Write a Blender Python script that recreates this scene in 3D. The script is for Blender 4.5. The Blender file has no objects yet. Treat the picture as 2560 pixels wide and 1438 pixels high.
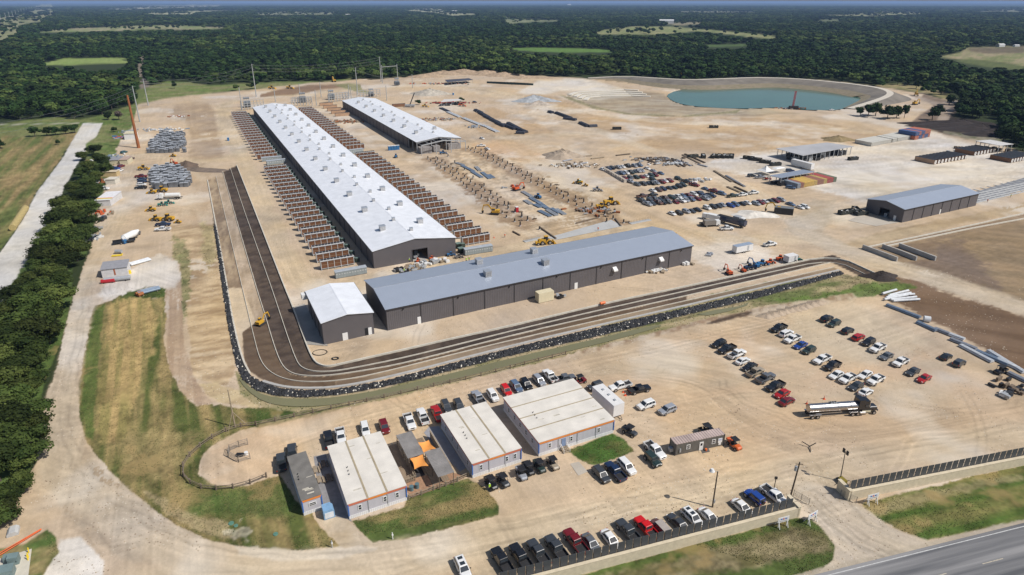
import bpy, bmesh, math, random
import numpy as np
from mathutils import Vector, Matrix

# ------------------------------------------------------------------ camera
H = 90.0                                     # flight height over the yard, metres
FPX, PCX, PCY, HOR = 1588.0, 1280.0, 641.0, 4.0   # focal length and principal point in a 2560 px wide frame
PITCH = math.atan((PCY - HOR) / FPX)
SCN = bpy.context.scene
cam = bpy.data.cameras.new("camera"); cam_o = bpy.data.objects.new("camera", cam)
SCN.collection.objects.link(cam_o); SCN.camera = cam_o
cam.sensor_width = 36.0; cam.lens = 36.0 * FPX / 2560.0
cam.shift_y = (PCY - 719.0) / 2560.0
cam_o.location = (0, 0, H)
cam_o.rotation_euler = (math.radians(90) - PITCH, 0, 0)
cam.clip_start = 1.0; cam.clip_end = 200000.0

# ------------------------------------------------------------------ light
SUN_EL = math.radians(48.5)
SUN_DIR = Vector((0.936 * math.cos(SUN_EL), -0.352 * math.cos(SUN_EL), math.sin(SUN_EL)))
w = bpy.data.worlds.new("World"); SCN.world = w; w.use_nodes = True
nt = w.node_tree; bg = nt.nodes['Background']
sky = nt.nodes.new('ShaderNodeTexSky'); sky.sky_type = 'NISHITA'; sky.sun_disc = False
sky.sun_elevation = SUN_EL; sky.sun_rotation = math.atan2(SUN_DIR.x, SUN_DIR.y)
sky.altitude = 150; sky.air_density = 1.0; sky.dust_density = 1.5
nt.links.new(sky.outputs[0], bg.inputs[0]); bg.inputs[1].default_value = 0.075
sl = bpy.data.lights.new("sun", 'SUN'); sl.energy = 4.0; sl.angle = math.radians(0.55); sl.color = (1.0, 0.955, 0.89)
so = bpy.data.objects.new("sun", sl); SCN.collection.objects.link(so)
so.rotation_euler = SUN_DIR.to_track_quat('Z', 'Y').to_euler(); so.location = SUN_DIR * 300
SCN.view_settings.view_transform = 'Standard'; SCN.view_settings.look = 'None'
SCN.view_settings.exposure = 0.10; SCN.view_settings.gamma = 1.0
SCN.cycles.max_bounces = 5; SCN.cycles.diffuse_bounces = 2; SCN.cycles.glossy_bounces = 2
SCN.cycles.transmission_bounces = 2; SCN.cycles.volume_bounces = 0; SCN.cycles.transparent_max_bounces = 4
SCN.cycles.use_denoising = True

# ------------------------------------------------------------------ helpers
rnd = random.Random(7)
COL = SCN.collection
cp, sp = math.cos(PITCH), math.sin(PITCH)
def G(px, py, z=0.0):
    """point of the survey photo -> point of the site at height z"""
    dx = (px - PCX) / FPX; dy = -(py - PCY) / FPX
    vy = cp + dy * sp; vz = -sp + dy * cp
    t = (z - H) / vz
    return Vector((dx * t, vy * t, z))
def PXY(X, Y, Z=0.0):
    fw = Y * cp - (Z - H) * sp; up = Y * sp + (Z - H) * cp
    return PCX + FPX * X / fw, PCY - FPX * up / fw
def HGT(b, t):
    p = G(*b); lo, hi = 0.0, 80.0
    for _ in range(40):
        m = (lo + hi) / 2
        if PXY(p.x, p.y, m)[1] > t[1]: lo = m
        else: hi = m
    return lo
def ang(a, b):
    a = G(*a); b = G(*b); return math.atan2(b.y - a.y, b.x - a.x)
AX = math.radians(26.9)
U = Vector((math.cos(AX), math.sin(AX), 0)); V = Vector((-math.sin(AX), math.cos(AX), 0))

MATS = {}
def mat(name, col, rough=0.7, metal=0.0, var=0.12, scale=1.0, bump=0.0, stretch=None, col2=None, spec=0.5, coat=0.0, detail=4):
    if name in MATS: return MATS[name]
    m = bpy.data.materials.new(name); m.use_nodes = True; MATS[name] = m
    n = m.node_tree.nodes; l = m.node_tree.links; b = n['Principled BSDF']
    b.inputs['Roughness'].default_value = rough; b.inputs['Metallic'].default_value = metal
    b.inputs['Specular IOR Level'].default_value = spec
    if coat: b.inputs['Coat Weight'].default_value = coat; b.inputs['Coat Roughness'].default_value = 0.05
    tc = n.new('ShaderNodeTexCoord'); mp = n.new('ShaderNodeMapping')
    if stretch: mp.inputs['Scale'].default_value = stretch
    l.new(tc.outputs['Object'], mp.inputs[0])
    nz = n.new('ShaderNodeTexNoise'); nz.inputs['Scale'].default_value = scale; nz.inputs['Detail'].default_value = detail
    l.new(mp.outputs[0], nz.inputs['Vector'])
    mx = n.new('ShaderNodeMix'); mx.data_type = 'RGBA'
    cr = n.new('ShaderNodeMapRange'); cr.inputs[1].default_value = 0.3; cr.inputs[2].default_value = 0.7
    l.new(nz.outputs[0], cr.inputs[0]); l.new(cr.outputs[0], mx.inputs[0])
    c2 = col2 if col2 else tuple(min(1, c * (1 + var)) for c in col)
    c1 = col if col2 else tuple(c * (1 - var) for c in col)
    mx.inputs[6].default_value = (*c1, 1); mx.inputs[7].default_value = (*c2, 1)
    l.new(mx.outputs[2], b.inputs['Base Color'])
    if bump:
        bp = n.new('ShaderNodeBump'); bp.inputs['Strength'].default_value = bump; bp.inputs['Distance'].default_value = 0.05
        l.new(nz.outputs[0], bp.inputs['Height']); l.new(bp.outputs[0], b.inputs['Normal'])
    return m
def ribbed(name, col, pitch=0.3, axis=0, rough=0.5, metal=0.0, depth=0.25, var=0.07, dirt=None):
    """profiled sheet metal: ribs every `pitch` metres along one object axis, weathered"""
    if name in MATS: return MATS[name]
    m = mat(name, col, rough, metal, var, 0.35, 0)
    n = m.node_tree.nodes; l = m.node_tree.links; b = n['Principled BSDF']
    tc = n.new('ShaderNodeTexCoord'); sx = n.new('ShaderNodeSeparateXYZ'); l.new(tc.outputs['Object'], sx.inputs[0])
    mul = n.new('ShaderNodeMath'); mul.operation = 'MULTIPLY'; mul.inputs[1].default_value = 2 * math.pi / pitch
    l.new(sx.outputs[axis], mul.inputs[0]); sn = n.new('ShaderNodeMath'); sn.operation = 'SINE'; l.new(mul.outputs[0], sn.inputs[0])
    bp = n.new('ShaderNodeBump'); bp.inputs['Strength'].default_value = depth; bp.inputs['Distance'].default_value = 0.05
    l.new(sn.outputs[0], bp.inputs['Height']); l.new(bp.outputs[0], b.inputs['Normal'])
    return m

class MB:
    """collects shapes for one mesh"""
    def __init__(s): s.v = []; s.f = []; s.m = []; s.mats = []
    def mi(s, m):
        if m not in s.mats: s.mats.append(m)
        return s.mats.index(m)
    def add(s, vs, fs, m=None):
        o = len(s.v); s.v += [tuple(v) for v in vs]; s.f += [tuple(i + o for i in f) for f in fs]
        k = s.mi(m) if m is not None else 0
        s.m += [k] * len(fs)
    def box(s, c, d, m=None, rz=0.0, taper=1.0, M=None):
        x, y, z = d[0] / 2, d[1] / 2, d[2] / 2; t = taper
        vs = [(-x, -y, -z), (x, -y, -z), (x, y, -z), (-x, y, -z), (-x * t, -y * t, z), (x * t, -y * t, z), (x * t, y * t, z), (-x * t, y * t, z)]
        ca, sa = math.cos(rz), math.sin(rz); out = []
        for a in vs:
            if M is not None: q = M @ Vector(a); out.append((q.x + c[0], q.y + c[1], q.z + c[2]))
            else: out.append((c[0] + a[0] * ca - a[1] * sa, c[1] + a[0] * sa + a[1] * ca, c[2] + a[2]))
        s.add(out, [(3, 2, 1, 0), (4, 5, 6, 7), (0, 1, 5, 4), (1, 2, 6, 5), (2, 3, 7, 6), (3, 0, 4, 7)], m); return s
    def tube(s, a, b, r, r2=None, m=None, n=8, caps=True):
        a = Vector(a); b = Vector(b); r2 = r if r2 is None else r2; d = b - a
        if d.length < 1e-6: return s
        q = d.to_track_quat('Z', 'Y'); vs = []
        for k in range(n):
            t = 2 * math.pi * k / n; e = q @ Vector((math.cos(t), math.sin(t), 0)); vs.append(a + e * r)
        for k in range(n):
            t = 2 * math.pi * k / n; e = q @ Vector((math.cos(t), math.sin(t), 0)); vs.append(b + e * r2)
        fs = [(k, (k + 1) % n, n + (k + 1) % n, n + k) for k in range(n)]
        if caps: fs += [tuple(range(n - 1, -1, -1)), tuple(range(n, 2 * n))]
        s.add(vs, fs, m); return s
    def beam(s, a, b, w, h, m=None):
        a = Vector(a); b = Vector(b); d = b - a; L = d.length
        if L < 1e-6: return s
        x = d / L; up = Vector((0, 0, 1))
        if abs(x.z) > 0.98: up = Vector((0, 1, 0))
        y = up.cross(x).normalized(); z = x.cross(y)
        M = Matrix((x, y, z)).transposed(); s.box((a + b) / 2, (L, w, h), m, M=M); return s
    def prism(s, pts, z0, z1, m=None, mtop=None):
        n = len(pts); vs = [(p[0], p[1], z0) for p in pts] + [(p[0], p[1], z1) for p in pts]
        ar = sum(pts[i][0] * pts[(i + 1) % n][1] - pts[(i + 1) % n][0] * pts[i][1] for i in range(n))
        idx = list(range(n)) if ar > 0 else list(range(n - 1, -1, -1))
        sides = []
        for q in range(n):
            i, j = idx[q], idx[(q + 1) % n]; sides.append((i, j, n + j, n + i))
        s.add(vs, sides + [tuple(reversed(idx))], m); s.add(vs, [tuple(n + i for i in idx)], mtop or m); return s
    def profile(s, prof, y0, y1, m=None):
        """polygon in x,z swept along y"""
        n = len(prof); vs = [(p[0], y0, p[1]) for p in prof] + [(p[0], y1, p[1]) for p in prof]
        ar = sum(prof[i][0] * prof[(i + 1) % n][1] - prof[(i + 1) % n][0] * prof[i][1] for i in range(n))
        idx = list(range(n)) if ar > 0 else list(range(n - 1, -1, -1))
        fs = [tuple(idx), tuple(n + i for i in reversed(idx))]
        for q in range(n):
            i, j = idx[q], idx[(q + 1) % n]; fs.append((j, i, n + i, n + j))
        s.add(vs, fs, m); return s
    def mesh(s, name, m=None):
        me = bpy.data.meshes.new(name); me.from_pydata(s.v, [], s.f)
        if s.mats:
            for k in s.mats: me.materials.append(k)
            me.polygons.foreach_set('material_index', s.m)
        elif m is not None: me.materials.append(m)
        me.update(); return me
    def build(s, name, m=None, parent=None, smooth=False):
        me = s.mesh(name, m)
        if smooth: me.shade_smooth()
        o = bpy.data.objects.new(name, me); COL.objects.link(o)
        if parent is not None: o.parent = parent
        return o
def tag(o, label=None, cat=None, group=None, kind=None):
    if label: o['label'] = label
    if cat: o['category'] = cat
    if group: o['group'] = group
    if kind: o['kind'] = kind
    return o
def thing(name, loc, rz, label, cat, group=None):
    o = bpy.data.objects.new(name, None); COL.objects.link(o); o.location = loc; o.rotation_euler = (0, 0, rz)
    o.empty_display_size = 0.5
    return tag(o, label, cat, group)
def part(name, me, parent, m=None, label=None):
    o = bpy.data.objects.new(name, me); COL.objects.link(o); o.parent = parent
    if m is not None:
        o.material_slots[0].link = 'OBJECT'; o.material_slots[0].material = m
    if label: o['label'] = label
    return o
def single(name, me, loc, rz, label, cat, group=None, sc=None, m=None):
    o = bpy.data.objects.new(name, me); COL.objects.link(o); o.location = loc; o.rotation_euler = (0, 0, rz)
    if sc: o.scale = sc
    if m is not None:
        o.material_slots[0].link = 'OBJECT'; o.material_slots[0].material = m
    return tag(o, label, cat, group)
def kids(o, table={}):
    return list(o.children)
def copy_tree(o, loc, rz, label, parts, group=None):
    """o with its parts (list of part objects, sub-parts found through parent links)"""
    r = o.copy(); COL.objects.link(r); r.location = loc; r.rotation_euler = (0, 0, rz); r['label'] = label
    if group: r['group'] = group
    new = {o: r}
    for c in parts:
        d = c.copy(); COL.objects.link(d); d.parent = new[c.parent]; new[c] = d
    return r, [new[c] for c in parts]
NTH = ['first', 'second', 'third', 'fourth', 'fifth', 'sixth', 'seventh', 'eighth', 'ninth', 'tenth', 'eleventh', 'twelfth', 'thirteenth',
       'fourteenth', 'fifteenth', 'sixteenth', 'seventeenth', 'eighteenth', 'nineteenth', 'twentieth', 'twenty-first', 'twenty-second',
       'twenty-third', 'twenty-fourth', 'twenty-fifth', 'twenty-sixth', 'twenty-seventh', 'twenty-eighth', 'twenty-ninth', 'thirtieth']

def sm_line(p, it=2):
    for _ in range(it):
        q = [p[0]]
        for i in range(len(p) - 1):
            a, b = p[i], p[i + 1]; q += [(a[0] * .75 + b[0] * .25, a[1] * .75 + b[1] * .25), (a[0] * .25 + b[0] * .75, a[1] * .25 + b[1] * .75)]
        p = q + [p[-1]]
    return p
# ------------------------------------------------------------------ terrain: one fan of ground, split into its kinds of surface
def h2(ix, iy, s):
    n = (ix * 374761393 + iy * 668265263 + s * 982451653) & 0xFFFFFFFF
    n = ((n ^ (n >> 13)) * 1274126177) & 0xFFFFFFFF
    return ((n ^ (n >> 16)) & 0xFFFF) / 65535.0
def vn(x, y, s=0):
    xf = np.floor(x); yf = np.floor(y); ix = xf.astype(np.int64); iy = yf.astype(np.int64)
    fx = x - xf; fy = y - yf; fx = fx * fx * (3 - 2 * fx); fy = fy * fy * (3 - 2 * fy)
    a = h2(ix, iy, s); b = h2(ix + 1, iy, s); c = h2(ix, iy + 1, s); d = h2(ix + 1, iy + 1, s)
    return (a * (1 - fx) + b * fx) * (1 - fy) + (c * (1 - fx) + d * fx) * fy
def fbm(x, y, sc, o=4, s=0):
    t = 0; am = 0.5; tot = 0
    for k in range(o):
        t = t + am * vn(x / sc, y / sc, s + k * 17); tot += am; am *= 0.55; sc *= 0.47
    return t / tot
def streak(X, Y, deg, long_, wide, s=0, o=3):
    a = math.radians(deg); c, n = math.cos(a), math.sin(a)
    u = X * c + Y * n; v = -X * n + Y * c
    return fbm(u / long_, v / wide, 1.0, o, s)
def sdist(px, py, poly, closed=True):
    """signed distance to a polygon, positive inside (plain distance to the line if open)"""
    n = len(poly); d = np.full(px.shape, 1e9); ins = np.zeros(px.shape, bool)
    for i in range(n if closed else n - 1):
        x0, y0 = poly[i]; x1, y1 = poly[(i + 1) % n]
        ex, ey = x1 - x0, y1 - y0; wx, wy = px - x0, py - y0
        t = np.clip((wx * ex + wy * ey) / (ex * ex + ey * ey + 1e-9), 0, 1)
        d = np.minimum(d, (wx - ex * t) ** 2 + (wy - ey * t) ** 2)
        if closed:
            c = ((y0 > py) != (y1 > py)) & (px < (x1 - x0) * (py - y0) / ((y1 - y0) if y1 != y0 else 1e-9) + x0)
            ins ^= c
    d = np.sqrt(d)
    return np.where(ins, d, -d) if closed else d
SAND = (.495, .385, .270); PALE = (.57, .485, .38); OSAND = (.50, .365, .245); WHITE = (.65, .60, .525)
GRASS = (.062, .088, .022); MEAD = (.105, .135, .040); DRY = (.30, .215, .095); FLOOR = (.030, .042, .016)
SOIL = (.145, .092, .056); DARK = (.062, .046, .037); GREY = (.20, .175, .15); ROADW = (.56, .535, .49); BARE = (.36, .265, .165)
CLS = ['ground', 'dirt_yard', 'dirt_road', 'grass_field', 'meadow', 'gravel_road', 'asphalt_road', 'soil_terrace', 'riprap_bed', 'ditch_bank', 'concrete_pad', 'levee']
C = {n: i for i, n in enumerate(CLS)}
# (surface, outline, colour, edge softness px, raggedness px, opacity, (second colour, streak direction deg, long m, wide m, amount))
SITE = [(0, 1560), (-200, 1560), (-200, 1360), (0, 1290), (45, 1230), (95, 1150), (90, 1100), (112, 1010), (148, 900), (172, 780), (205, 680), (235, 600), (235, 540), (250, 480),
        (285, 400), (300, 350), (330, 320), (338, 290), (345, 262), (440, 243), (560, 229), (700, 217), (800, 207), (900, 199), (1040, 190), (1110, 181), (1190, 183),
        (1280, 189), (1400, 194), (1480, 197), (1560, 193), (1700, 202), (1800, 199), (1950, 195), (2060, 202), (2150, 212), (2250, 224), (2310, 232), (2378, 255), (2392, 272), (2360, 300),
        (2440, 345), (2560, 380), (3000, 460), (3000, 1560)]
LAYERS = [
 # far clearings
 ('meadow', [(-200, 118), (-200, 50), (0, 46), (60, 34), (104, 10), (128, 10), (136, 22), (138, 34), (108, 44), (104, 54), (60, 60), (44, 66), (44, 80), (0, 108)], (.20, .215, .10), 2, 3, 1, ((.27, .25, .15), 100, 60, 12, .8)),
 ('meadow', [(88, 82), (170, 72), (300, 66), (420, 62), (470, 64), (565, 70), (540, 73), (420, 74), (250, 79), (150, 81)], (.17, .21, .075), 1.5, 2, 1, ((.30, .27, .17), 10, 80, 15, .9)),
 ('meadow', [(250, 23), (330, 19), (420, 14), (550, 13), (548, 17), (430, 21), (300, 25)], (.34, .33, .22), 1, 1.5, .8, None),
 ('meadow', [(365, 31), (480, 28), (600, 25), (600, 27), (490, 31), (480, 36), (370, 37)], (.36, .36, .22), 1, 1.5, .9, None),
 ('meadow', [(98, 163), (160, 146), (240, 145), (318, 145), (324, 157), (240, 160), (170, 163)], (.20, .27, .075), 1, 1.5, 1, ((.26, .30, .11), 5, 60, 12, .6)),
 ('meadow', [(172, 189), (202, 182), (312, 179), (308, 191), (240, 192), (200, 192)], (.10, .13, .05), 2, 3, .9, None),
 ('meadow', [(640, 33), (700, 30), (840, 30), (832, 37), (740, 39), (690, 38), (650, 39)], (.28, .29, .18), 1.5, 3, .8, None),
 ('meadow', [(1010, 28), (1040, 23), (1100, 21), (1110, 27), (1125, 33), (1180, 34), (1195, 38), (1130, 39), (1090, 33), (1040, 29)], (.33, .33, .20), 1.5, 2, .9, None),
 ('meadow', [(1280, 48), (1330, 49), (1390, 51), (1400, 53), (1330, 55), (1275, 60), (1262, 52), (1262, 40)], (.24, .26, .14), 1.5, 2, .8, None),
 ('meadow', [(1486, 80), (1530, 72), (1600, 66), (1680, 66), (1740, 72), (1830, 78), (1945, 91), (1940, 97), (1870, 92), (1800, 83), (1740, 79), (1640, 87), (1560, 88), (1500, 87)], (.19, .215, .085), 1.2, 2, 1, ((.29, .27, .14), 5, 60, 12, .7)),
 ('meadow', [(1660, 58), (1700, 56), (1760, 55), (1740, 62), (1690, 64)], (.27, .24, .15), 1, 1, .9, None),
 ('meadow', [(1262, 119), (1350, 120), (1450, 121), (1520, 124), (1545, 128), (1520, 132), (1400, 131), (1300, 127)], (.11, .19, .045), 1, 1.5, 1, None),
 ('meadow', [(1740, 114), (1800, 111), (1870, 110), (1870, 116), (1780, 118)], (.09, .14, .045), 1.5, 2, .8, None),
 ('meadow', [(1700, 29), (1790, 28), (1890, 30), (1890, 31.5), (1780, 31.5), (1700, 31)], (.27, .27, .17), 1, 1, .7, None),
 ('meadow', [(2050, 39), (2120, 37), (2200, 30), (2300, 31), (2305, 36), (2220, 38), (2190, 42), (2130, 40)], (.26, .26, .13), 1, 1.5, .9, None),
 ('meadow', [(2018, 51), (2100, 48), (2102, 54), (2040, 53)], (.15, .17, .08), 1.5, 2, .8, None),
 ('meadow', [(2430, 29), (2500, 25), (2560, 23), (2700, 22), (2700, 29), (2520, 31)], (.23, .23, .15), 1, 1.5, .8, None),
 ('meadow', [(1920, 88), (1940, 90), (1936, 95), (1915, 95)], (.22, .23, .1), 1, 1, .8, None),
 ('meadow', [(2310, 143), (2360, 138), (2400, 132), (2420, 120), (2480, 118), (2560, 116), (2900, 125), (2900, 180), (2560, 166), (2520, 158), (2450, 149), (2380, 147)], (.17, .19, .075), 2, 3, 1, ((.30, .25, .15), 0, 50, 10, 1.0)),
 ('meadow', [(2420, 122), (2560, 117), (2560, 132), (2470, 133), (2430, 129)], (.12, .09, .065), 2, 3, .8, None),
 # clearings round the woods by the yard
 ('meadow', [(335, 262), (350, 235), (372, 215), (420, 204), (480, 206), (520, 213), (600, 208), (700, 205), (800, 205), (880, 195), (880, 205), (760, 216), (600, 226), (470, 242), (340, 268)], (.13, .175, .05), 2, 4, 1, ((.22, .20, .10), 15, 30, 8, .8)),
 ('gravel_road', [(346, 145), (360, 141), (366, 165), (362, 190), (375, 215), (352, 228), (345, 195)], (.22, .185, .15), 2, 2, .9, None),
 ('meadow', [(340, 226), (375, 218), (352, 250), (338, 262)], (.12, .15, .05), 2, 3, 1, None),
 ('meadow', [(-250, 320), (0, 312), (70, 300), (130, 292), (200, 300), (262, 285), (340, 260), (345, 300), (300, 345), (240, 360), (180, 345), (130, 345), (0, 350), (-250, 360)], (.10, .145, .038), 2, 5, 1, ((.20, .19, .085), 10, 30, 8, .8)),
 ('meadow', [(-250, 340), (0, 338), (70, 345), (150, 335), (205, 330), (178, 352), (150, 400), (90, 480), (50, 560), (0, 628), (-250, 800)], (.105, .13, .04), 2, 4, 1, ((.27, .20, .095), 116, 60, 5, 1.1)),
 ('gravel_road', [(207, 309), (258, 307), (250, 322), (240, 345), (200, 400), (160, 470), (130, 560), (100, 620), (40, 700), (0, 765), (-200, 1000), (-200, 800), (0, 632), (50, 562), (92, 482), (150, 405), (182, 352)], ROADW, 1.2, 2, 1, None),
 ('gravel_road', [(198, 309), (0, 313), (0, 311), (198, 307)], (.40, .37, .3), 1, 1, .7, None),
 ('meadow', [(2190, 214), (2250, 208), (2310, 214), (2350, 226), (2385, 245), (2380, 256), (2330, 238), (2260, 226)], (.17, .18, .07), 3, 5, 1, ((.30, .24, .13), 0, 30, 8, 1.0)),
 ('meadow', [(2380, 150), (2440, 150), (2560, 165), (2560, 175), (2500, 172), (2430, 160)], (.12, .14, .05), 3, 4, .8, None),
 # the yard
 ('meadow', [(215, 360), (300, 300), (345, 262), (352, 330), (320, 420), (215, 420)], (.10, .145, .038), 2, 4, 1, ((.20, .19, .085), 10, 10, 4, .8)),
 ('dirt_yard', SITE, SAND, 2, 5, 1, None),
 ('dirt_yard', [(650, 236), (700, 224), (770, 214), (870, 210), (872, 218), (800, 224), (720, 240), (650, 244)], (.21, .135, .085), 2, 3, .9, None),
 ('meadow', [(835, 212), (870, 208), (900, 212), (905, 225), (940, 232), (920, 235), (860, 222)], (.20, .21, .10), 2, 3, .8, None),
 ('dirt_yard', [(440, 262), (520, 258), (536, 275), (545, 330), (560, 395), (500, 412), (470, 395), (478, 340), (462, 300), (430, 285)], (.33, .245, .165), 6, 10, .85, ((.42, .32, .22), 70, 20, 6, .8)),
 ('dirt_yard', [(1290, 232), (1345, 204), (1470, 198), (1565, 222), (1500, 230), (1400, 226), (1340, 240)], WHITE, 4, 4, .75, None),
 ('dirt_yard', [(1270, 252), (1330, 236), (1420, 250), (1480, 285), (1560, 293), (1700, 290), (2020, 300), (2130, 322), (2240, 342), (2150, 362), (2020, 372), (1930, 376), (1800, 388), (1640, 372), (1500, 330), (1390, 292)], (.40, .285, .175), 3, 5, .85, ((.47, .35, .23), -18, 80, 9, .9)),
 ('dirt_yard', [(1130, 292), (1230, 268), (1290, 290), (1390, 330), (1380, 345), (1290, 340), (1200, 330)], (.43, .305, .185), 3, 4, .9, None),
 ('dirt_yard', [(1740, 415), (1800, 395), (1930, 378), (2140, 362), (2240, 342), (2330, 335), (2470, 372), (2560, 392), (2900, 440), (2900, 480), (2560, 446), (2420, 476), (2200, 512), (2060, 480), (1930, 450)], WHITE, 6, 8, .9, ((.52, .44, .34), 10, 60, 8, .7)),
 ('dirt_yard', [(1680, 600), (1780, 590), (1900, 620), (1960, 650), (1800, 680), (1740, 655)], WHITE, 10, 10, .55, None),
 ('dirt_yard', [(1060, 400), (1300, 380), (1500, 440), (1580, 560), (1480, 580), (1340, 610), (1230, 560), (1120, 470)], PALE, 10, 20, .55, ((.40, .30, .19), 116, 20, 5, 1.0)),
 ('dirt_yard', [(1180, 360), (1280, 350), (1380, 400), (1300, 400), (1220, 385)], (.50, .33, .20), 8, 8, .6, None),
 ('dirt_yard', [(1340, 560), (1480, 530), (1540, 545), (1540, 580), (1400, 600)], (.36, .27, .18), 8, 12, .6, None),
 ('dirt_yard', [(1260, 450), (1420, 440), (1540, 520), (1520, 560), (1440, 545), (1330, 510)], (.35, .26, .17), 10, 16, .5, None),
 ('dirt_road', [(2030, 500), (2090, 500), (2080, 545), (2060, 580), (2120, 612), (2250, 660), (2400, 712), (2560, 756), (2900, 850), (2900, 900), (2560, 790), (2400, 742), (2250, 700), (2130, 652), (2010, 600), (1960, 575)], (.44, .37, .285), 5, 5, .8, ((.36, .29, .2), -20, 80, 3, .6)),
 # bare hillside right
 ('dirt_yard', [(2130, 600), (2240, 570), (2440, 535), (2560, 505), (2900, 440), (2900, 560), (2560, 533), (2400, 560), (2160, 622), (2110, 612)], (.44, .34, .21), 5, 6, .8, ((.34, .25, .145), 22, 40, 4, 1.0)),
 ('dirt_yard', [(2165, 622), (2560, 540), (2900, 480), (2900, 850), (2560, 754), (2400, 708), (2260, 660)], (.215, .16, .10), 3, 4, 1, ((.29, .21, .13), -15, 40, 5, 1.0)),
 ('dirt_yard', [(2250, 658), (2300, 640), (2360, 600), (2410, 602), (2440, 640), (2480, 680), (2500, 720), (2400, 708), (2300, 680)], (.17, .125, .095), 12, 20, .85, None),
 ('dirt_yard', [(2150, 690), (2230, 690), (2290, 702), (2400, 742), (2560, 795), (2900, 900), (2900, 1000), (2560, 930), (2440, 862), (2330, 805), (2250, 762), (2190, 735)], SOIL, 4, 8, 1, ((.20, .132, .085), -25, 40, 6, 1.1)),
 ('meadow', [(1500, 800), (1620, 772), (1840, 722), (1960, 700), (2100, 690), (2180, 695), (2240, 705), (2210, 722), (2140, 728), (2040, 748), (1920, 764), (1780, 790), (1640, 820), (1500, 862)], (.33, .265, .15), 3, 6, 1, ((.12, .14, .05), 15, 12, 4, 1.0)),
 ('meadow', [(1940, 752), (2100, 728), (2150, 706), (2240, 704), (2290, 720), (2200, 736), (2120, 744), (1990, 762)], (.10, .15, .035), 4, 8, .9, None),
 ('dirt_yard', [(1440, 872), (1500, 850), (1640, 820), (1780, 788), (1920, 766), (2080, 742), (2130, 735), (2140, 745), (2040, 765), (1900, 785), (1740, 815), (1600, 850), (1460, 890)], (.25, .17, .11), 3, 5, .9, ((.48, .40, .31), 70, 4, 2, 1.0)),
 ('ground', [(1740, 815), (1800, 795), (1880, 778), (1880, 784), (1780, 812)], (.06, .04, .03), 3, 4, .9, None),
 # left yard, verges and grass
 ('dirt_yard', [(425, 560), (450, 560), (535, 560), (555, 720), (580, 860), (592, 930), (560, 970), (480, 940), (465, 800), (440, 680)], (.54, .41, .25), 4, 8, .9, ((.33, .23, .13), 20, 7, 2, 1.1)),
 ('dirt_yard', [(470, 410), (530, 415), (525, 450), (520, 560), (440, 560), (480, 470)], (.42, .31, .20), 5, 10, .7, ((.52, .42, .30), 116, 20, 3, .8)),
 ('meadow', [(432, 590), (462, 600), (478, 680), (466, 780), (450, 860), (440, 760), (440, 680)], (.23, .21, .10), 5, 12, .8, ((.10, .13, .045), 0, 3, 3, 1.2)),
 ('meadow', [(505, 560), (535, 570), (540, 640), (520, 680), (505, 620)], (.26, .23, .11), 7, 12, .6, None),
 ('dirt_road', [(408, 640), (450, 660), (455, 760), (462, 860), (485, 945), (530, 1010), (500, 1018), (455, 985), (420, 920), (410, 800), (415, 740)], (.42, .315, .22), 3, 4, 1, ((.33, .235, .16), 116, 40, 1.6, .8)),
 ('dirt_yard', [(240, 742), (270, 700), (330, 672), (400, 636), (440, 655), (450, 690), (440, 720), (330, 735), (262, 752)], WHITE, 5, 6, .7, None),
 ('meadow', [(300, 745), (320, 730), (380, 715), (415, 722), (410, 745), (340, 748)], GRASS, 2, 4, 1, None),
 ('grass_field', [(222, 800), (238, 764), (280, 750), (300, 738), (360, 748), (410, 744), (415, 800), (412, 860), (424, 925), (452, 982), (490, 1015), (520, 1015), (560, 1012), (600, 1018), (640, 1018), (780, 1020), (900, 995), (1100, 945),
   (1290, 900), (1440, 868), (1445, 884), (1300, 915), (1120, 955), (940, 1000), (800, 1032), (700, 1058), (600, 1078), (545, 1105), (505, 1140), (495, 1185), (530, 1213), (600, 1215), (690, 1190),
   (700, 1180), (740, 1250), (780, 1275), (800, 1312), (838, 1345), (850, 1368), (720, 1378), (620, 1368), (520, 1352), (420, 1302), (330, 1232), (268, 1170), (218, 1110), (197, 1040), (197, 960), (212, 880)], (.088, .105, .030), 2, 5, 1, ((.30, .225, .10), 118, 30, 2.6, 1.0)),
 ('grass_field', [(278, 760), (372, 748), (392, 800), (388, 880), (350, 910), (340, 1000), (310, 1100), (250, 1110), (240, 1000), (255, 900), (262, 820)], (.40, .285, .125), 6, 10, .95, ((.24, .20, .075), 118, 36, 1.6, 1.0)),
 ('grass_field', [(205, 1000), (214, 880), (232, 780), (262, 760), (250, 880), (238, 1000), (232, 1100), (215, 1090)], (.085, .125, .03), 4, 5, .85, None),
 ('grass_field', [(480, 1240), (620, 1216), (700, 1192), (742, 1260), (700, 1300), (560, 1290), (460, 1290)], (.065, .105, .026), 10, 12, .7, None),
 ('grass_field', [(300, 1100), (400, 1080), (500, 1085), (470, 1150), (400, 1190), (330, 1180)], (.28, .215, .10), 16, 24, .6, None),
 ('grass_field', [(360, 1230), (420, 1290), (520, 1340), (600, 1355), (560, 1300), (480, 1290), (400, 1240)], (.38, .30, .17), 6, 12, .7, None),
 ('grass_field', [(560, 1330), (600, 1305), (640, 1310), (620, 1350), (580, 1352)], (.50, .45, .34), 4, 22, .6, None),
 ('grass_field', [(640, 1025), (800, 1025), (1000, 975), (1280, 905), (1280, 915), (1000, 985), (780, 1040), (640, 1062)], (.055, .09, .022), 3, 5, .8, None),
 ('dirt_yard', [(500, 960), (540, 955), (600, 975), (660, 1005), (640, 1022), (560, 1010), (520, 990)], (.50, .395, .235), 3, 6, 1, ((.40, .30, .18), 30, 6, 2, .8)),
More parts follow.
